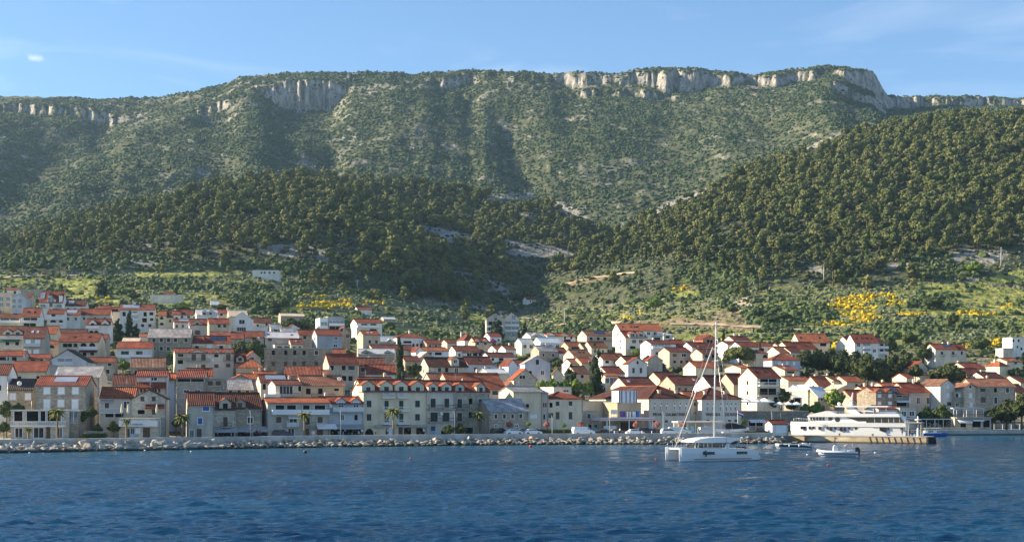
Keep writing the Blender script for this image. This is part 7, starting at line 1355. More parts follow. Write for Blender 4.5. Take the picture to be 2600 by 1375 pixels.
def small_boat(name, label, px, py, Lm, yaw, kind):
    Y = CH * F / (py - HY); t = thing(name, label, 'boat', (U(px) * Y, Y, 0), yaw)
    if kind == 'sport':
        st = [(0, .08, .03, 1.05, -.2, .5), (.7, .62, .25, 1.02, -.3, .35), (2.2, 1.1, .8, .98, -.4, .05), (4.5, 1.2, 1.0, .9, -.4, 0), (Lm - .9, 1.15, 1.0, .68, -.35, 0), (Lm - .2, 1.1, .95, .42, -.3, 0)]
        H = loft(MB(), hull(st)).build('hull', gel_m, t)
        s2 = [[(x, y * 1.015, min(z, zd * .82) if z > 0 else z) for x, y, z in r][0:3] for r, zd in zip(hull(st), [q[3] for q in st])]
        m = MB(); v = [(x, y - .02, z) for r in s2 for x, y, z in ((r[0][0], r[0][1], r[0][2]), (r[1][0], r[1][1], r[1][2] * .62))]; m.add(v, [(2 * i, 2 * i + 1, 2 * i + 3, 2 * i + 2) for i in range(1, 5)]); m.build('dark_side_panel', navy_m, H)
        MB().box(.8, -.9, .96, Lm - 1.2, .9, 1.0).build('deck', gel_m, t); MB().prism([(3.2, 1.0), (3.5, 1.35), (4.6, 1.38), (4.9, 1.0)], -.7, .7).build('windscreen', tint_m, t)
        for x in (2.7, 4.7): MB().tube([(x, -1.28, .85), (x, -1.28, .35)], .11, 6).build('fender', gel_m, t)
        MB().cbox((Lm - .1, 0, .85), (.5, .45, .6)).tube([(Lm, 0, .6), (Lm + .15, 0, -.4)], .12, 5).build('outboard', grey_m, t); MB().cbox((Lm - 1.4, 0, .95), (.8, 1.6, .35)).build('seat', gel_m, t)
        MB().tube([(.1, 0, 1.0), (-1.4, -.4, .5), (-2.6, -.8, .05)], .03, 4).build('mooring_line', rope_m, t)
    elif kind == 'rib':
        for sg in (-1, 1): MB().tube([(0, 0, .95), (.5, sg * .55, .85), (1.6, sg * 1.0, .68), (3.5, sg * 1.15, .6), (Lm - .3, sg * 1.12, .55)], [.2, .26, .29, .29, .24], 10).build('tube', plain('rib_tube', (.74, .76, .78), .5), t)
        st = [(.2, .1, .03, .6, -.1, .5), (1.2, .7, .4, .5, -.3, .2), (3, 1.0, .8, .42, -.35, 0), (Lm - .6, 1.0, .85, .35, -.3, 0)]; loft(MB(), hull(st)).build('hull', gel_m, t)
        MB().tube([(.6, -.85, .66), (1.7, -1.3, .56), (3.5, -1.45, .5), (Lm - .3, -1.37, .46)], .06, 5).build('rub_strake', navy_m, t)
        MB().prism([(2.7, .5), (2.8, 1.75), (3.1, 1.95), (3.5, 1.9), (3.65, .5)], -.42, .42).build('console', gel_m, t); MB().cbox((4.6, 0, .85), (.9, .9, .6)).build('seat', gel_m, t); MB().cbox((5.8, 0, .8), (.8, 1.6, .5)).build('stern_bench', gel_m, t)
        m = MB(); [m.tube([(5.0, y, .5), (4.75, y, 1.7), (5.2, y * .6, 2.0)], .04, 5) for y in (-.7, .7)]; m.tube([(5.2, -.42, 2.0), (5.2, .42, 2.0)], .04, 5).tube([(6.2, .5, .6), (6.2, .5, 2.5)], .02, 4); m.build('arch', steel_m, t)
        MB().prism([(Lm - .45, .55), (Lm - .6, 1.45), (Lm - .1, 1.6), (Lm + .3, 1.0), (Lm + .15, .5)], -.3, .3).tube([(Lm, 0, .6), (Lm + .2, 0, -.4)], .13, 5).build('outboard', navy_m, t); MB().cbox((.2, 0, 1.1), (.4, .3, .2)).build('bow_step', gel_m, t)
    else:
        st = [(0, 1.25, 1.05, 1.0, -.5, 0), (2, 1.4, 1.15, .95, -.5, 0), (4.6, 1.3, .95, 1.05, -.5, 0), (6.2, .7, .35, 1.25, -.4, -.25), (Lm, .06, .03, 1.5, -.2, -.6)]; loft(MB(), hull(st)).build('hull', plain('blue_hull', (.015, .10, .36), .3, .5), t)
        MB().box(.1, -1.38, .98, 5.0, 1.38, 1.06).build('gunwale', gel_m, t); m = MB(); [m.tube([(x, y, 1.0), (x, y, 2.35)], .03, 4) for x in (.6, 4.2) for y in (-1.0, 1.0)]; m.box(.2, -1.2, 2.3, 5.0, 1.2, 2.36); m.build('canopy_frame', wht_m, t)
        MB().cbox((.9, 0, 1.3), (.9, 1.6, .7)).build('stern_bench', gel_m, t); MB().cbox((3.6, 0, 1.4), (.7, .9, .8)).build('console', gel_m, t)
    return t
small_boat('speedboat', 'moored speedboat with black hull side and white deck', 1968, 1137.5, 7.4, R_(-3), 'sport')
small_boat('inflatable_boat', 'white rigid inflatable with console and black outboard', 2075, 1156.5, 7.2, R_(-4), 'rib')
small_boat('excursion_boat', 'bright blue excursion boat with light canopy beyond the pier head', 2342, 1107.5, 7.2, R_(2), 'blue')
# a dark motor cruiser laid up on the quay behind the sea wall
def cruiser():
    Y = 349.; t = thing('laid_up_cruiser', 'motor cruiser under black tarpaulin on the quay beside the mast', 'boat', (U(1836) * Y, Y, 1.9), R_(14)); L = 6.6
    st = [(0, 1.2, .8, 1.2, .25, 0), (3, 1.3, .9, 1.25, .2, 0), (5.2, .8, .4, 1.4, .35, .1), (L, .05, .03, 1.6, .7, -.5)]; r = [[(x, y, max(z, .35) if z < .3 else z) for x, y, z in q] for q in hull(st)]; loft(MB(), r).build('hull', gel_m, t)
    loft(MB(), [[(x, -w, 1.25), (x, -w * .8, z), (x, w * .8, z), (x, w, 1.25)] for x, w, z in ((0, 1.2, 2.3), (1.5, 1.25, 2.75), (3.4, 1.15, 2.45), (5.6, .5, 1.75))]).build('tarpaulin', plain('black_tarpaulin', (.015, .015, .017), .8), t)
    MB().cbox((1.2, 0, .15), (.3, 2, .4)).cbox((4.2, 0, .15), (.3, 1.6, .4)).build('cradle', brown_m, t)
cruiser()
for px, py, c, q in ((1347, 1133, red_m, 'bright red round buoy off the car park'), (1043, 1165, red_m, 'small red buoy off the dormered block'), (1666, 1167, red_m, 'small red buoy left of the catamaran'), (2103, 1182, red_m, 'red buoy in front of the inflatable boat'), (775, 1147.5, navy_m, 'black ball buoy off the guest house'), (75, 1150.5, wht_m, 'white buoy nearest the left edge'), (368, 1144, wht_m, 'white buoy off the beach bar'), (485, 1147, wht_m, 'white buoy off the blue shuttered house'), (2222, 1150, wht_m, 'white buoy right of the inflatable boat'), (2050, 1155, wht_m, 'white buoy left of the inflatable boat')):
    Y = CH * F / (py - HY); r = .34 if 'bright' in q or 'black' in q else .19
    t = thing('mooring_buoy', q, 'buoy', (U(px) * Y, Y, 0)); MB().ball((0, 0, .12), (r, r, r * .85), 0, 10, 7).build('float', c, t); MB().tube([(0, 0, r * .8), (0, 0, r * 1.35)], .06, 5).build('ring', steel_m, t)
# ---------------------------------------------------------------- small buildings and fittings along the water
sect('A')
h(88, 552, 1018, 1012, 4, 'F', 'stonel', 'pale', 'L 72 84: 148,1066; L 100 84: 262,1066; L 44 84: 346,1066; L 112 84: 436,1066; w 56 76: 152,1196; w 78 80: 312,1196; w 34 80: 482,1196; D 32 108: 388,1192', 'stone seafront restaurant with a glazed winter garden over a balustrade', Y=302, dep=6.5, yaw=4, cat='restaurant', name='restaurant_building', bal='w: 92-535,1140')
h(552, 632, 1022, 1016, 4, 'F', 'stone', 'pale', 'B 60 90: 592,1070', 'glass walled side wing of the stone seafront restaurant', Y=304, dep=6, yaw=4, cat='restaurant', name='restaurant_building')
bs = MB().box(0, -.12, 0, 1, 0, 1)
def sign_board(hh, xa, xb, ya, yb, mat, s=None, ink=None):
    A, B_, z0, z1 = hh['lx'](xa), hh['lx'](xb), hh['lz'](xa, yb), hh['lz'](xa, ya); o = MB().box(A, -1.32, z0, B_, -1.22, z1).build('sign', mat, hh['root'])
    if s: letters(hh, s, xa + (xb - xa) * .12, xb - (xb - xa) * .12, (ya + yb) / 2, (yb - ya) * .5, ink, 'lettering', 1.36, o)
sign_board(BARH, 1054, 1166, 1118, 1138, wht_m, 'Pansalben Bol', blue_m)
sect('E')
h(762, 886, 1002, 976, 3, 'P', 'white', 'red', 's 100 60: 836,1042', 'small white ticket kiosk with red roof at the root of the pier', Y=350, dep=3.4, yaw=20, cat='kiosk', name='ticket_kiosk', chim=0, oh=.15)
TER = h(518, 1054, 898, 893, 6, 'F', 'stoned', 'none', '', 'high dark stone terrace wall carrying the white parasols', Y=409, dep=8, yaw=6, cat='terrace', name='terrace_wall')
h(560, 700, 968, 962, 3, 'F', 'tan', 'none', 'L 60 40: 600,995; L 60 40: 660,995', 'low tavern with cream awnings below the terrace wall', Y=402, dep=4, yaw=8, cat='tavern', name='tavern_building', awn='w .5 1.8: 570-640,966 645-700,966')
def marquee():
    Y = 362.; X0 = U(1722) * Y; a = R_(16); L = 11.5; t = thing('market_marquee', 'long open white market stall with coloured panels beside the parked vans', 'market stall', (X0, Y, 1.75), a)
    m = MB(); [m.box(x, y, 0, x + .12, y + .12, 2.7) for x in np.linspace(0, L - .12, 6) for y in (0, 3)]; m.build('post', wht_m, t)
    MB().box(-.3, -.5, 2.7, L + .3, 3.4, 3.1).build('roof', plain('pale_fascia', (.74, .66, .60), .7), t); MB().box(0, 2.6, .0, L, 2.7, 2.7).build('back_panel', MATS['wall_offw'], t)
    for x, c in ((2.2, plain('turquoise_panel', (.16, .50, .56))), (3.6, lblue_m), (5.2, plain('green_panel', (.20, .36, .12))), (7.2, wht_m)): MB().box(x, .6, 0, x + .9, .7, 1.9).build('display_panel', c, t)
marquee()
sect('F')
REST = h(868, 1160, 948, 944, 4.5, 'F', 'stonel', 'none', 'L 54 52: 935,1000; L 78 52: 1042,1000; L 60 58: 1122,998', 'two level harbour restaurant with white awnings and roof terrace', Y=430, dep=8, yaw=8, cat='restaurant', name='restaurant_building', awn='w .7 1.7: 888-992,966; w .3 1.2: 998-1092,962', bal='r: 872-1156,946')
def slab_canopy(name, label, cat, pa, pb, ytop, Y, dep, yaw, thick, mat, base, nposts, lights=False):
    a = R_(yaw); X0 = U(pa) * Y; u1 = U(pb); L = (u1 * Y - X0) / (math.cos(a) - u1 * math.sin(a)); zt = CH + (HY - ytop) / F * Y; t = thing(name, label, cat, (X0, Y, base), a)
    MB().box(0, 0, zt - base - thick, L, dep, zt - base).build('roof', mat, t)
    for x in np.linspace(.2, L - .3, nposts):
        for y in (.15, dep - .25): MB().box(x, y, 0, x + .14, y + .14, zt - base - thick).build('post', wht_m, t)
    if lights:
        m = MB(); [m.ball((x, -.05, zt - base - thick - .28), .11, 0, 6, 4) for x in np.arange(.4, L, .62)]; m.build('lantern_string', wht_m, t)
zr_ = REST['Zg'] + REST['ze'] + .18
slab_canopy('roof_pergola', 'white pergola with a string of round lanterns on the restaurant terrace', 'pergola', 2420, 2500, 1034, 432.5, 5, 8, .35, MATS['roof_pale0'], zr_, 4, True)
slab_canopy('quay_canopy', 'long grey canopy along the harbour quay left of the restaurant', 'canopy', 2308, 2419, 1062, 430, 4, 6, .3, plain('canopy_grey', (.42, .44, .46), .7), 1.35, 6)
slab_canopy('tavern_canopy', 'dark tavern shelter under the pines at the right edge', 'canopy', 2518, 2610, 1071, 434, 5, 6, .3, brown_m, 1.35, 5)
def wall_box(name, label, cat, pa, pb, ytop, Y, yaw, th, mat):
    a = R_(yaw); X0 = U(pa) * Y; u1 = U(pb); L = (u1 * Y - X0) / (math.cos(a) - u1 * math.sin(a)); zt = CH + (HY - ytop) / F * Y
    tag(MB().box(0, 0, -2.5, L, th, 0).build(name, mat), label, cat).location = (X0, Y, zt); COL.objects[-1].rotation_euler.z = a
wall_box('low_stone_wall', 'low stone wall below the harbour restaurant awnings', 'wall', 2346, 2516, 1084, 426.5, 7, .5, MATS['wall_stone'])
wall_box('garden_wall', 'dry stone garden wall behind the hedge by the beach bar', 'wall', 212, 300, 1093, 304, 8, .4, MATS['wall_stone'])
# gallery fittings
sect('D')
g = GAL2; A_, B_ = g['lx'](930), g['lx'](1086); z0, z1 = g['lz'](930, 938), g['lz'](930, 834)
lan = MB().box(A_, -.25, z0, B_, 3.6, z1).build('glass_lantern', plain('lantern_glass', (.50, .57, .66), .25, .6), g['root'])
m = MB(); [m.box(A_ + (B_ - A_) * f - .1, -.33, z0, A_ + (B_ - A_) * f + .1, -.25, z1) for f in (.04, .16, .39, .61, .82, .95)]; m.build('mullion', dkmet_m, lan)
for xa, xb, c in ((944, 986, plain('purple_poster', (.10, .06, .24), .6, var=.5, scale=1.2)), (1066, 1104, plain('blue_poster', (.03, .16, .46), .6, var=.6, scale=1.2))): MB().box(g['lx'](xa), -.1, g['lz'](xa, 1054), g['lx'](xb), 0, g['lz'](xa, 1006)).build('poster', c, g['root'])
m = MB(); [m.box(g['lx'](x), -1.0, g['lz'](x, 1058), g['lx'](x) + .35, -.7, g['lz'](x, 1010)) for x in (988, 1010, 1036, 1050)]; m.build('white_sculpture', wht_m, g['root'])
can = MB().box(g['lx'](700), -5.0, g['lz'](900, 1084), g['lx'](1160), 0, g['lz'](900, 1060)).build('entrance_canopy', plain('rosy_fascia', (.66, .56, .54), .8), g['root'])
MB().box(g['lx'](700), -5.04, g['lz'](900, 1076), g['lx'](1160), -5.0, g['lz'](900, 1071)).build('fascia_stripe', plain('mauve_stripe', (.30, .22, .32), .8), can)
for x in (760, 945, 1140): MB().box(g['lx'](x), -4.6, 0, g['lx'](x) + .25, -4.35, g['lz'](900, 1084)).build('canopy_post', wht_m, can)
q = MB().box(g['lx'](955), -.5, 0, g['lx'](1060), 0, g['lz'](955, 1100)).build('glazed_entrance', glass_m, g['root']); MB().box(g['lx'](1000), -.56, 0, g['lx'](1028), -.5, g['lz'](955, 1128)).build('door', dark_m, q)
MB().box(g['lx'](755), -3.4, 0, g['lx'](860), -3.2, 1.9).build('white_screen', wht_m, g['root'])
bb = thing('billboard', 'small white billboard standing on the gallery canopy', 'billboard', (0, 0, 0)); wx = g['root'].location; ca, sa = math.cos(g['a']), math.sin(g['a']); lx0 = g['lx'](838)
bb.location = (wx.x + ca * lx0 + sa * 3.5, wx.y + sa * lx0 - ca * 3.5, wx.z + g['lz'](900, 1060)); bb.rotation_euler.z = g['a']; MB().box(-.9, -.05, .9, .9, .05, 2.0).build('panel', wht_m, bb); m = MB(); [m.box(x, -.04, 0, x + .08, .04, .9) for x in (-.8, -.04, .7)]; m.build('leg', wht_m, bb)
# parasols
can_me = {}
def parasol(x, y, z, r, hgt_, mat, label, grp=None, closed=False):
    t = thing('parasol', label, 'parasol', (x, y, z), 0.3, grp); MB().tube([(0, 0, 0), (0, 0, hgt_)], .035, 5).build('pole', metal_m, t)
    if closed: MB().tube([(0, 0, hgt_ * .35), (0, 0, hgt_ * .5), (0, 0, hgt_ * .85), (0, 0, hgt_ * 1.02)], [.22, .27, .16, .03], 8).build('canopy', mat, t)
    else:
        n = 8; v = [(0, 0, hgt_ + .05)] + [(r * math.cos(k * 6.283 / n), r * math.sin(k * 6.283 / n), hgt_ - r * .38) for k in range(n)] + [(r * math.cos(k * 6.283 / n), r * math.sin(k * 6.283 / n), hgt_ - r * .38 - .22) for k in range(n)]
        MB().add(v, [(0, 1 + k, 1 + (k + 1) % n) for k in range(n)] + [(1 + k, 1 + n + k, 1 + n + (k + 1) % n, 1 + (k + 1) % n) for k in range(n)]).build('canopy', mat, t)
def at_house(hh, x, d): 
    l = hh['lx'](x); w = hh['root'].location; ca, sa = math.cos(hh['a']), math.sin(hh['a']); return w.x + ca * l - sa * d, w.y + sa * l + ca * d
sect('E'); zt_ = TER['Zg'] + TER['ze'] + .16
for x, q in ((560, 'leftmost'), (642, 'middle'), (722, 'rightmost')): X, Y = at_house(TER, x, 2.6); parasol(X, Y, zt_, 2.9, 3.6, awn_w, f'{q} of the three big white parasols on the stone terrace', 'big terrace parasols')
for x, q in ((838, 'left'), (908, 'middle'), (974, 'right')): X, Y = at_house(TER, x, 1.8); parasol(X, Y, zt_, 1.9, 2.5, awn_w, f'{q} one of the three small white parasols on the terrace', 'small terrace parasols')
for k, x in enumerate((640, 690, 740, 790, 830)): X, Y = at_house(TER, x, -5 + .2 * k); parasol(X, Y, 1.5, 1.7, 2.6, plain('cream_canvas', (.70, .62, .46), .9, .1), f'cream parasol in the tavern row below the terrace, number {("one", "two", "three", "four", "five")[k]} from the tavern', 'cream tavern parasols')
sect('A'); zb_ = BARH['Zg'] + BARH['ze'] + .16
for x, d, q in ((975, 1.0, 'closed cream parasol at the left end of the beach bar terrace'), (1022, 2.2, 'closed cream parasol behind the yellow bucket of the beach bar'), (1258, 1.0, 'closed cream parasol at the right end of the beach bar terrace')): X, Y = at_house(BARH, x, d); parasol(X, Y, zb_, 1, 3.0, plain('cream_canvas', (.70, .62, .46), .9, .1), q, 'closed parasols of the beach bar', True)
# ---------------------------------------------------------------- vehicles
rub_m = plain('tyre_rubber', (.02, .02, .02), .9, .1); lamp_m = plain('headlight_glass', (.75, .76, .78), .1, .8); tail_m = plain('tail_light', (.35, .01, .01), .3, .5)
def car(px, yaw, kind, paint, label, off=8.0, cat='car', flip=False):
    Y = float(tab(T_YS, px)) + off; t = thing(dict(van='white_van', pick='pickup_truck').get(kind, 'parked_car') if kind != 'van' else 'delivery_van', label, cat, (U(px) * Y, Y, float(quay_z(px)) + .09), R_(yaw) + (math.pi if flip else 0), 'vehicles parked along the seafront')
    if kind == 'van': Lc, Wc, body, glass = 5.2, 1.95, [(0, .35), (0, 1.6), (.12, 1.95), (3.3, 1.97), (3.75, 1.85), (4.45, 1.15), (5.1, .95), (5.2, .6), (5.15, .35)], [(3.35, 1.2), (3.4, 1.78), (3.7, 1.76), (4.25, 1.2)]
    elif kind == 'suv': Lc, Wc, body, glass = 4.5, 1.85, [(0, .4), (.02, 1.05), (.35, 1.6), (2.5, 1.66), (3.3, 1.12), (4.35, .95), (4.5, .65), (4.45, .4)], [(.35, 1.08), (.55, 1.5), (2.42, 1.54), (3.05, 1.1)]
    elif kind == 'pick': Lc, Wc, body, glass = 5.0, 1.9, [(0, .45), (0, 1.05), (1.9, 1.05), (2.1, 1.75), (3.4, 1.75), (4.0, 1.15), (4.9, 1.0), (5, .45)], [(2.2, 1.15), (2.3, 1.62), (3.35, 1.62), (3.75, 1.15)]
    else: Lc, Wc, body, glass = 4.2, 1.75, [(0, .35), (.02, .85), (.5, 1.0), (.95, 1.42), (2.35, 1.45), (3.1, 1.0), (4.05, .82), (4.2, .55), (4.15, .35)], [(.85, 1.0), (1.12, 1.32), (2.3, 1.36), (2.85, 1.0)]
    v = []
    for y, sc_ in ((-Wc / 2, .0), (-Wc / 2 + .12, .1), (Wc / 2 - .12, .1), (Wc / 2, .0)):
        for x, z in body: v.append((x, y, z if sc_ else (min(z, .98) if kind not in ('van',) else min(z, 1.3)) * (.98)))
    v = []; rings = []
    for y, top in ((-Wc / 2, 0), (-Wc / 2 + .16, 1), (Wc / 2 - .16, 1), (Wc / 2, 0)):
        lim = 1.3 if kind == 'van' else 1.0; rings.append([(x, y, z if top else min(z, lim)) for x, z in body])
    loft(MB(), [[(p[0], p[1], p[2]) for p in r] for r in rings]).build('body', paint, t)
    for sg in (-1, 1): MB().prism(glass, sg * (Wc / 2 - .10), sg * (Wc / 2 - .04)).build('side_window', tint_m, t)
    fr = body[-4]; a0, a1 = (body[4], body[5]) if kind == 'van' else (body[3], body[4]) if kind != 'car' else (body[4], body[5])
    MB().add([(a0[0] + .02, -Wc / 2 + .25, a0[1] - .02), (a0[0] + .02, Wc / 2 - .25, a0[1] - .02), (a1[0] + .04, Wc / 2 - .22, a1[1] + .03), (a1[0] + .04, -Wc / 2 + .22, a1[1] + .03)], [(0, 1, 2, 3)]).build('windscreen', tint_m, t)
    for x in (Lc * .19, Lc * .80):
        for sg in (-1, 1):
            w = MB().tube([(x, sg * (Wc / 2 - .2), .34), (x, sg * (Wc / 2 + .015), .34)], .34, 12).build('wheel', rub_m, t); MB().tube([(x, sg * (Wc / 2 + .01), .34), (x, sg * (Wc / 2 + .03), .34)], .19, 8).build('rim', metal_m, w)
    for sg in (-1, 1): MB().cbox((Lc - .08, sg * (Wc / 2 - .28), .72), (.14, .34, .16)).build('headlight', lamp_m, t); MB().cbox((.03, sg * (Wc / 2 - .22), .85), (.1, .22, .24)).build('tail_light', tail_m, t)
paint = lambda n, c: plain(n, c, .25, .6, .1, var=.03)
PB, PW, PN, PG, PR = paint('black_car_paint', (.015, .015, .017)), paint('white_car_paint', (.78, .78, .77)), paint('navy_car_paint', (.02, .03, .07)), paint('grey_car_paint', (.16, .17, .18)), paint('silver_car_paint', (.45, .46, .48))
car(691, 17, 'suv', PN, 'dark navy car parked before the seafront guest house', 5); car(1247, 20, 'suv', PB, 'black off-roader below the pale slab roofed house', 9); car(1282, 18, 'car', PW, 'white hatchback right of the black off-roader', 5); car(1312, 18, 'car', PG, 'dark grey car squeezed behind the white hatchback', 10)
car(1330, 16, 'car', PW, 'white saloon with dark bonnet beside the young green tree', 5); car(1454, 14, 'van', PW, 'white panel van on its own in the car park', 5, 'van'); car(1514, 12, 'car', PB, 'low black car right of the white panel van', 6); car(1590, 12, 'car', PW, 'white small car in front of the gallery entrance', 5)
car(1618, 14, 'suv', PN, 'navy car left at the winery wall', 14); car(1642, 14, 'car', PB, 'black car in the middle at the winery wall', 15); car(1668, 14, 'car', PN, 'navy hatchback right at the winery wall', 16); car(1678, 10, 'suv', PW, 'white estate car below PRVA DALMATINSKA', 4.5); car(1698, 10, 'van', paint('cream_van_paint', (.74, .73, .66)), 'cream white van right of the white estate car', 7, 'van'); car(1774, 8, 'van', PR, 'silver van with dark emblem in front of the market stall', 6, 'van'); car(1898, 8, 'pick', PB, 'black pickup near the flagpole', 5, 'pickup'); car(1545, 12, 'car', PG, 'grey car between the hedge and the gallery', 9)
# ---------------------------------------------------------------- lamps, flag, bollards
def lamp(px, ytop, off, label, arm=1):
    Y = float(tab(T_YS, px)) + off; zb = float(quay_z(px)) + .09; hh = CH + (HY - ytop) / F * Y - zb; t = thing('street_lamp', label, 'street lamp', (U(px) * Y, Y, zb), 0, 'street lamps along the promenade')
    MB().tube([(0, 0, 0), (0, 0, hh * .8), (-.12, 0, hh * .93), (-.5 * arm, 0, hh)], [.09, .07, .06, .05], 6).build('pole', plain('pale_lamp_pole', (.55, .55, .53), .5), t); MB().cbox((-.75 * arm, 0, hh + .02), (.55, .22, .12)).build('lamp_head', metal_m, t)
for px, yt, off, q in ((408, 1062, 4, 'street lamp right of the beach bar'), (636, 1037, 4, 'bent street lamp before the stone shop with the drooping awning'), (865, 1036, 4, 'bent street lamp at the whitish blue house'), (1154, 1038, 3, 'thin street lamp behind the wild shrub'), (1402, 1050, 5, 'street lamp at the car park hedge'), (1548, 1048, 5, 'street lamp left of the gallery'), (1684, 1040, 5, 'street lamp before the letters of the winery'), (1960, 1040, 6, 'street lamp beside the ticket kiosk'), (2040, 1052, 8, 'street lamp below the small parasols')): lamp(px, yt, off, q)
def flagpole():
    px = 1873; Y = 352.; t = thing('flagpole', 'flagpole with a red white blue flag right of the winery', 'flagpole', (U(px) * Y, Y, 1.7)); hh = CH + (HY - 1041) / F * Y - 1.7; MB().tube([(0, 0, 0), (0, 0, hh)], .06, 6).build('pole', wht_m, t); m = MB()
    for q in range(3):
        for k in range(4): xa, xb = .05 + k * .33, .05 + (k + 1) * .33; za = hh - .05 - .32 * q - .13 * k; m.add([(xa, .1 * math.sin(k * 1.6), za), (xb, .1 * math.sin(k * 1.6 + 1.6), za - .13), (xb, .1 * math.sin(k * 1.6 + 1.6), za - .45), (xa, .1 * math.sin(k * 1.6), za - .32)], [(0, 1, 2, 3)], q)
    m.build('flag', [red_m, wht_m, MATS['flag_blue']], t)
flagpole()
def pier_head():
    x, y, z = on_pier(PL - 2.6, 2.6); t = thing('harbour_light', 'pale harbour light column with flat cap on the pier head', 'harbour light', (x, y, z)); hh = CH + (HY - 1056) / F * y - z; MB().tube([(0, 0, 0), (0, 0, .3), (0, 0, hh * .8)], [.5, .26, .22], 8).build('column', wht_m, t); MB().tube([(0, 0, hh * .8), (0, 0, hh * .86)], [.7, .7], 10).tube([(0, 0, hh * .86), (0, 0, hh)], [.2, .16], 8).build('lantern', wht_m, t)
    x, y, z = on_pier(PL - 5.2, 1.6); t = thing('pier_shelter', 'open timber shelter frame on the pier head', 'shelter', (x, y, z), PANG); [MB().box(a, b_, 0, a + .22, b_ + .22, 3.1).build('post', plain('weathered_timber', (.34, .30, .25), .9), t) for a in (0, 3.4) for b_ in (0, 2)]; MB().box(-.3, -.3, 3.1, 3.9, 2.5, 3.28).build('roof', MATS['weathered_timber'], t)
pier_head()
# ---------------------------------------------------------------- people
skin_m = plain('skin', (.42, .25, .17), .6); hair_m = plain('dark_hair', (.03, .022, .016), .8)
def person(x, y, z, yaw, shirt, pants, label, step=.12, lean=0, arm=.15):
    J = dict(pel=(0, 0, .95), che=(0, lean, 1.30), nec=(0, lean * 1.2, 1.47), hea=(0, lean * 1.3 - .02, 1.64), ls=(-.17, lean, 1.42), le=(-.24, lean + arm * .4, 1.15), lh=(-.22, lean - arm * .6, .92), rs=(.17, lean, 1.42), re=(.24, lean - arm * .2, 1.15), rh=(.22, lean - arm, .92),
             lp=(-.09, 0, .90), lk=(-.10, -step * .6, .50), la=(-.10, step * .5 - step, .08), lt=(-.11, -.16 - step * .5, .03), rp=(.09, 0, .90), rk=(.10, step * .3, .50), ra=(.10, step, .08), rt=(.11, -.14 + step, .03))
    E = (('pel', 'che'), ('che', 'nec'), ('nec', 'hea'), ('che', 'ls'), ('ls', 'le'), ('le', 'lh'), ('che', 'rs'), ('rs', 're'), ('re', 'rh'), ('pel', 'lp'), ('lp', 'lk'), ('lk', 'la'), ('la', 'lt'), ('pel', 'rp'), ('rp', 'rk'), ('rk', 'ra'), ('ra', 'rt'))
    Rr = dict(pel=.14, che=.15, nec=.055, hea=.105, ls=.065, le=.045, lh=.04, rs=.065, re=.045, rh=.04, lp=.10, lk=.062, la=.045, lt=.04, rp=.10, rk=.062, ra=.045, rt=.04)
    def sk(name, keys, grow, mat, par=None):
        ks = [k for k in J if k in keys]; me = bpy.data.meshes.new(name); me.from_pydata([J[k] for k in ks], [(ks.index(a), ks.index(b)) for a, b in E if a in ks and b in ks], []); me.materials.append(mat)
        o = lk(name, me, par); md = o.modifiers.new('skin', 'SKIN'); md.use_smooth_shade = True; sv = me.skin_vertices or (me.attributes, None)
        if not me.skin_vertices:
            return o
        for i, k in enumerate(ks): me.skin_vertices[0].data[i].radius = (Rr[k] * grow,) * 2; me.skin_vertices[0].data[i].use_root = k in ('pel', 'che') and i == 0
        o.modifiers.new('smooth', 'SUBSURF').levels = 1; o.modifiers[-1].render_levels = 1; return o
    b = sk('person', set(J), 1.0, skin_m); tag(b, label, 'person'); b.location = (x, y, z); b.rotation_euler.z = yaw
    sk('shirt', {'pel', 'che', 'ls', 'le', 'rs', 're'}, 1.14, shirt, b); sk('trousers', {'pel', 'lp', 'lk', 'rp', 'rk', 'la', 'ra'}, 1.1, pants, b)
    MB().ball((J['hea'][0], J['hea'][1] + .02, 1.70), (.105, .11, .10), 0, 9, 6).build('hair', hair_m, b); return b
CL = lambda n, c: plain(n, c, .9, .1)
Yl, Rd, Wh, Bl, Nv, Kh, Pk = CL('yellow_cloth', (.55, .50, .14)), CL('red_cloth', (.50, .07, .03)), CL('white_cloth', (.72, .71, .68)), CL('black_cloth', (.02, .02, .022)), CL('navy_cloth', (.03, .05, .13)), CL('khaki_cloth', (.34, .28, .18)), CL('pink_cloth', (.55, .24, .24))
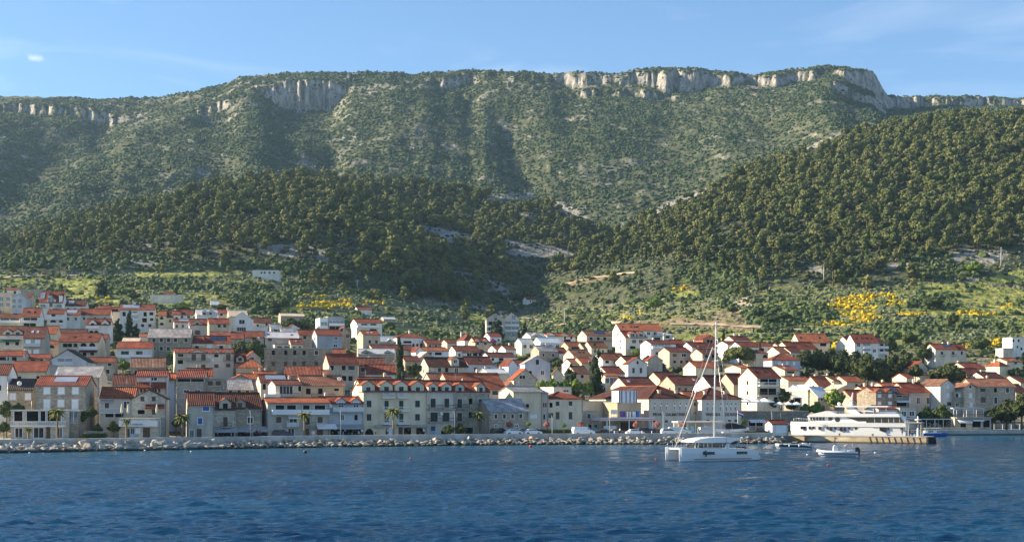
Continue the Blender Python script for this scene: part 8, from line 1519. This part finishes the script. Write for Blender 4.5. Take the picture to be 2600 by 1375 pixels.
for px, off, yaw, sh, pa, q in ((641, 4.0, 2.2, Yl, Kh, 'person in a pale yellow top standing by the bent lamp'), (660, 4.4, -2, Rd, Nv, 'person in a red top before the drooping awning'), (652, 5, .5, Bl, Bl, 'person in black near the shop with hung goods'), (919, 4.2, 1, Wh, Nv, 'person in white walking past the arched doorway'), (954, 4.6, -1.2, Wh, Kh, 'person in a white shirt left of the tall palm'), (981, 3.8, 2, Nv, Bl, 'person in dark clothes left of the middle palm'), (984, 4.2, -.5, Wh, Nv, 'person in white top and navy trousers beside the middle palm'), (1530, 6, .4, Pk, Wh, 'person in a pink top between car and gallery'), (1574, 8, 2, Wh, Bl, 'person in white at the gallery entrance'), (1893, 4.5, 1, Wh, Nv, 'person in white near the black pickup'), (1922, 5, 2.4, Wh, Kh, 'person in white left of the ticket kiosk')):
    Y = float(tab(T_YS, px)) + off; person(U(px) * Y, Y, float(quay_z(px)) + .1, yaw, sh, pa, q)
for s, d, yaw, sh, pa, q in ((PL - 4.4, 2.2, 1, Bl, Nv, 'person in black under the pier shelter'), (PL - 3.6, 1.4, -1, Bl, Bl, 'second person in black at the front of the pier head'), (PL - 1.6, 1.8, 2, Bl, Kh, 'person in black top and khaki trousers beside the harbour light'), (PL - 5.9, 1.2, .6, Pk, Kh, 'person in pink left of the pier shelter')):
    X, Y, z = on_pier(s, d); person(X, Y, z, yaw, sh, pa, q)

def hedge(pa, pb, off, w, hgt_, label):
    Ya, Yb = float(tab(T_YS, pa)) + off, float(tab(T_YS, pb)) + off; A = (U(pa) * Ya, Ya); B = (U(pb) * Yb, Yb); L = math.hypot(B[0] - A[0], B[1] - A[1]); n = int(L / .55)
    t = thing('hedge', label, 'hedge', (A[0], A[1], float(quay_z(pa)) + .09), math.atan2(B[1] - A[1], B[0] - A[0])); lk('foliage', tuft_mesh('hedge_foliage', bush_m, [(L * (k + .5) / n, 0, hgt_ * .55, .62, hgt_ * .7) for k in range(n)], 90 * n, .16, int(pa)), t); MB().box(.1, -.08, 0, L - .1, .08, hgt_ * .5).build('stem_row', bark_m, t)
hedge(1352, 1448, 12, 1, 1.3, 'long dark clipped hedge at the back of the car park'); hedge(1520, 1582, 10, 1, 1.1, 'low hedge between the white van and the gallery'); hedge(205, 268, 8, 1, 1.2, 'clipped green hedge above the dry stone garden wall')
for k, px in enumerate((1560, 1600, 1630, 1655)):
    Y = float(tab(T_YS, px)) + 3; t = thing('bollard', 'short white bollard along the sea wall by the gallery', 'bollard', (U(px) * Y, Y, float(quay_z(px)) + .09), 0, 'white bollards at the gallery'); MB().tube([(0, 0, 0), (0, 0, .95)], .09, 6).build('post', wht_m, t); MB().ball((0, 0, 1.0), .13, 0, 8, 5).build('cap', wht_m, t)
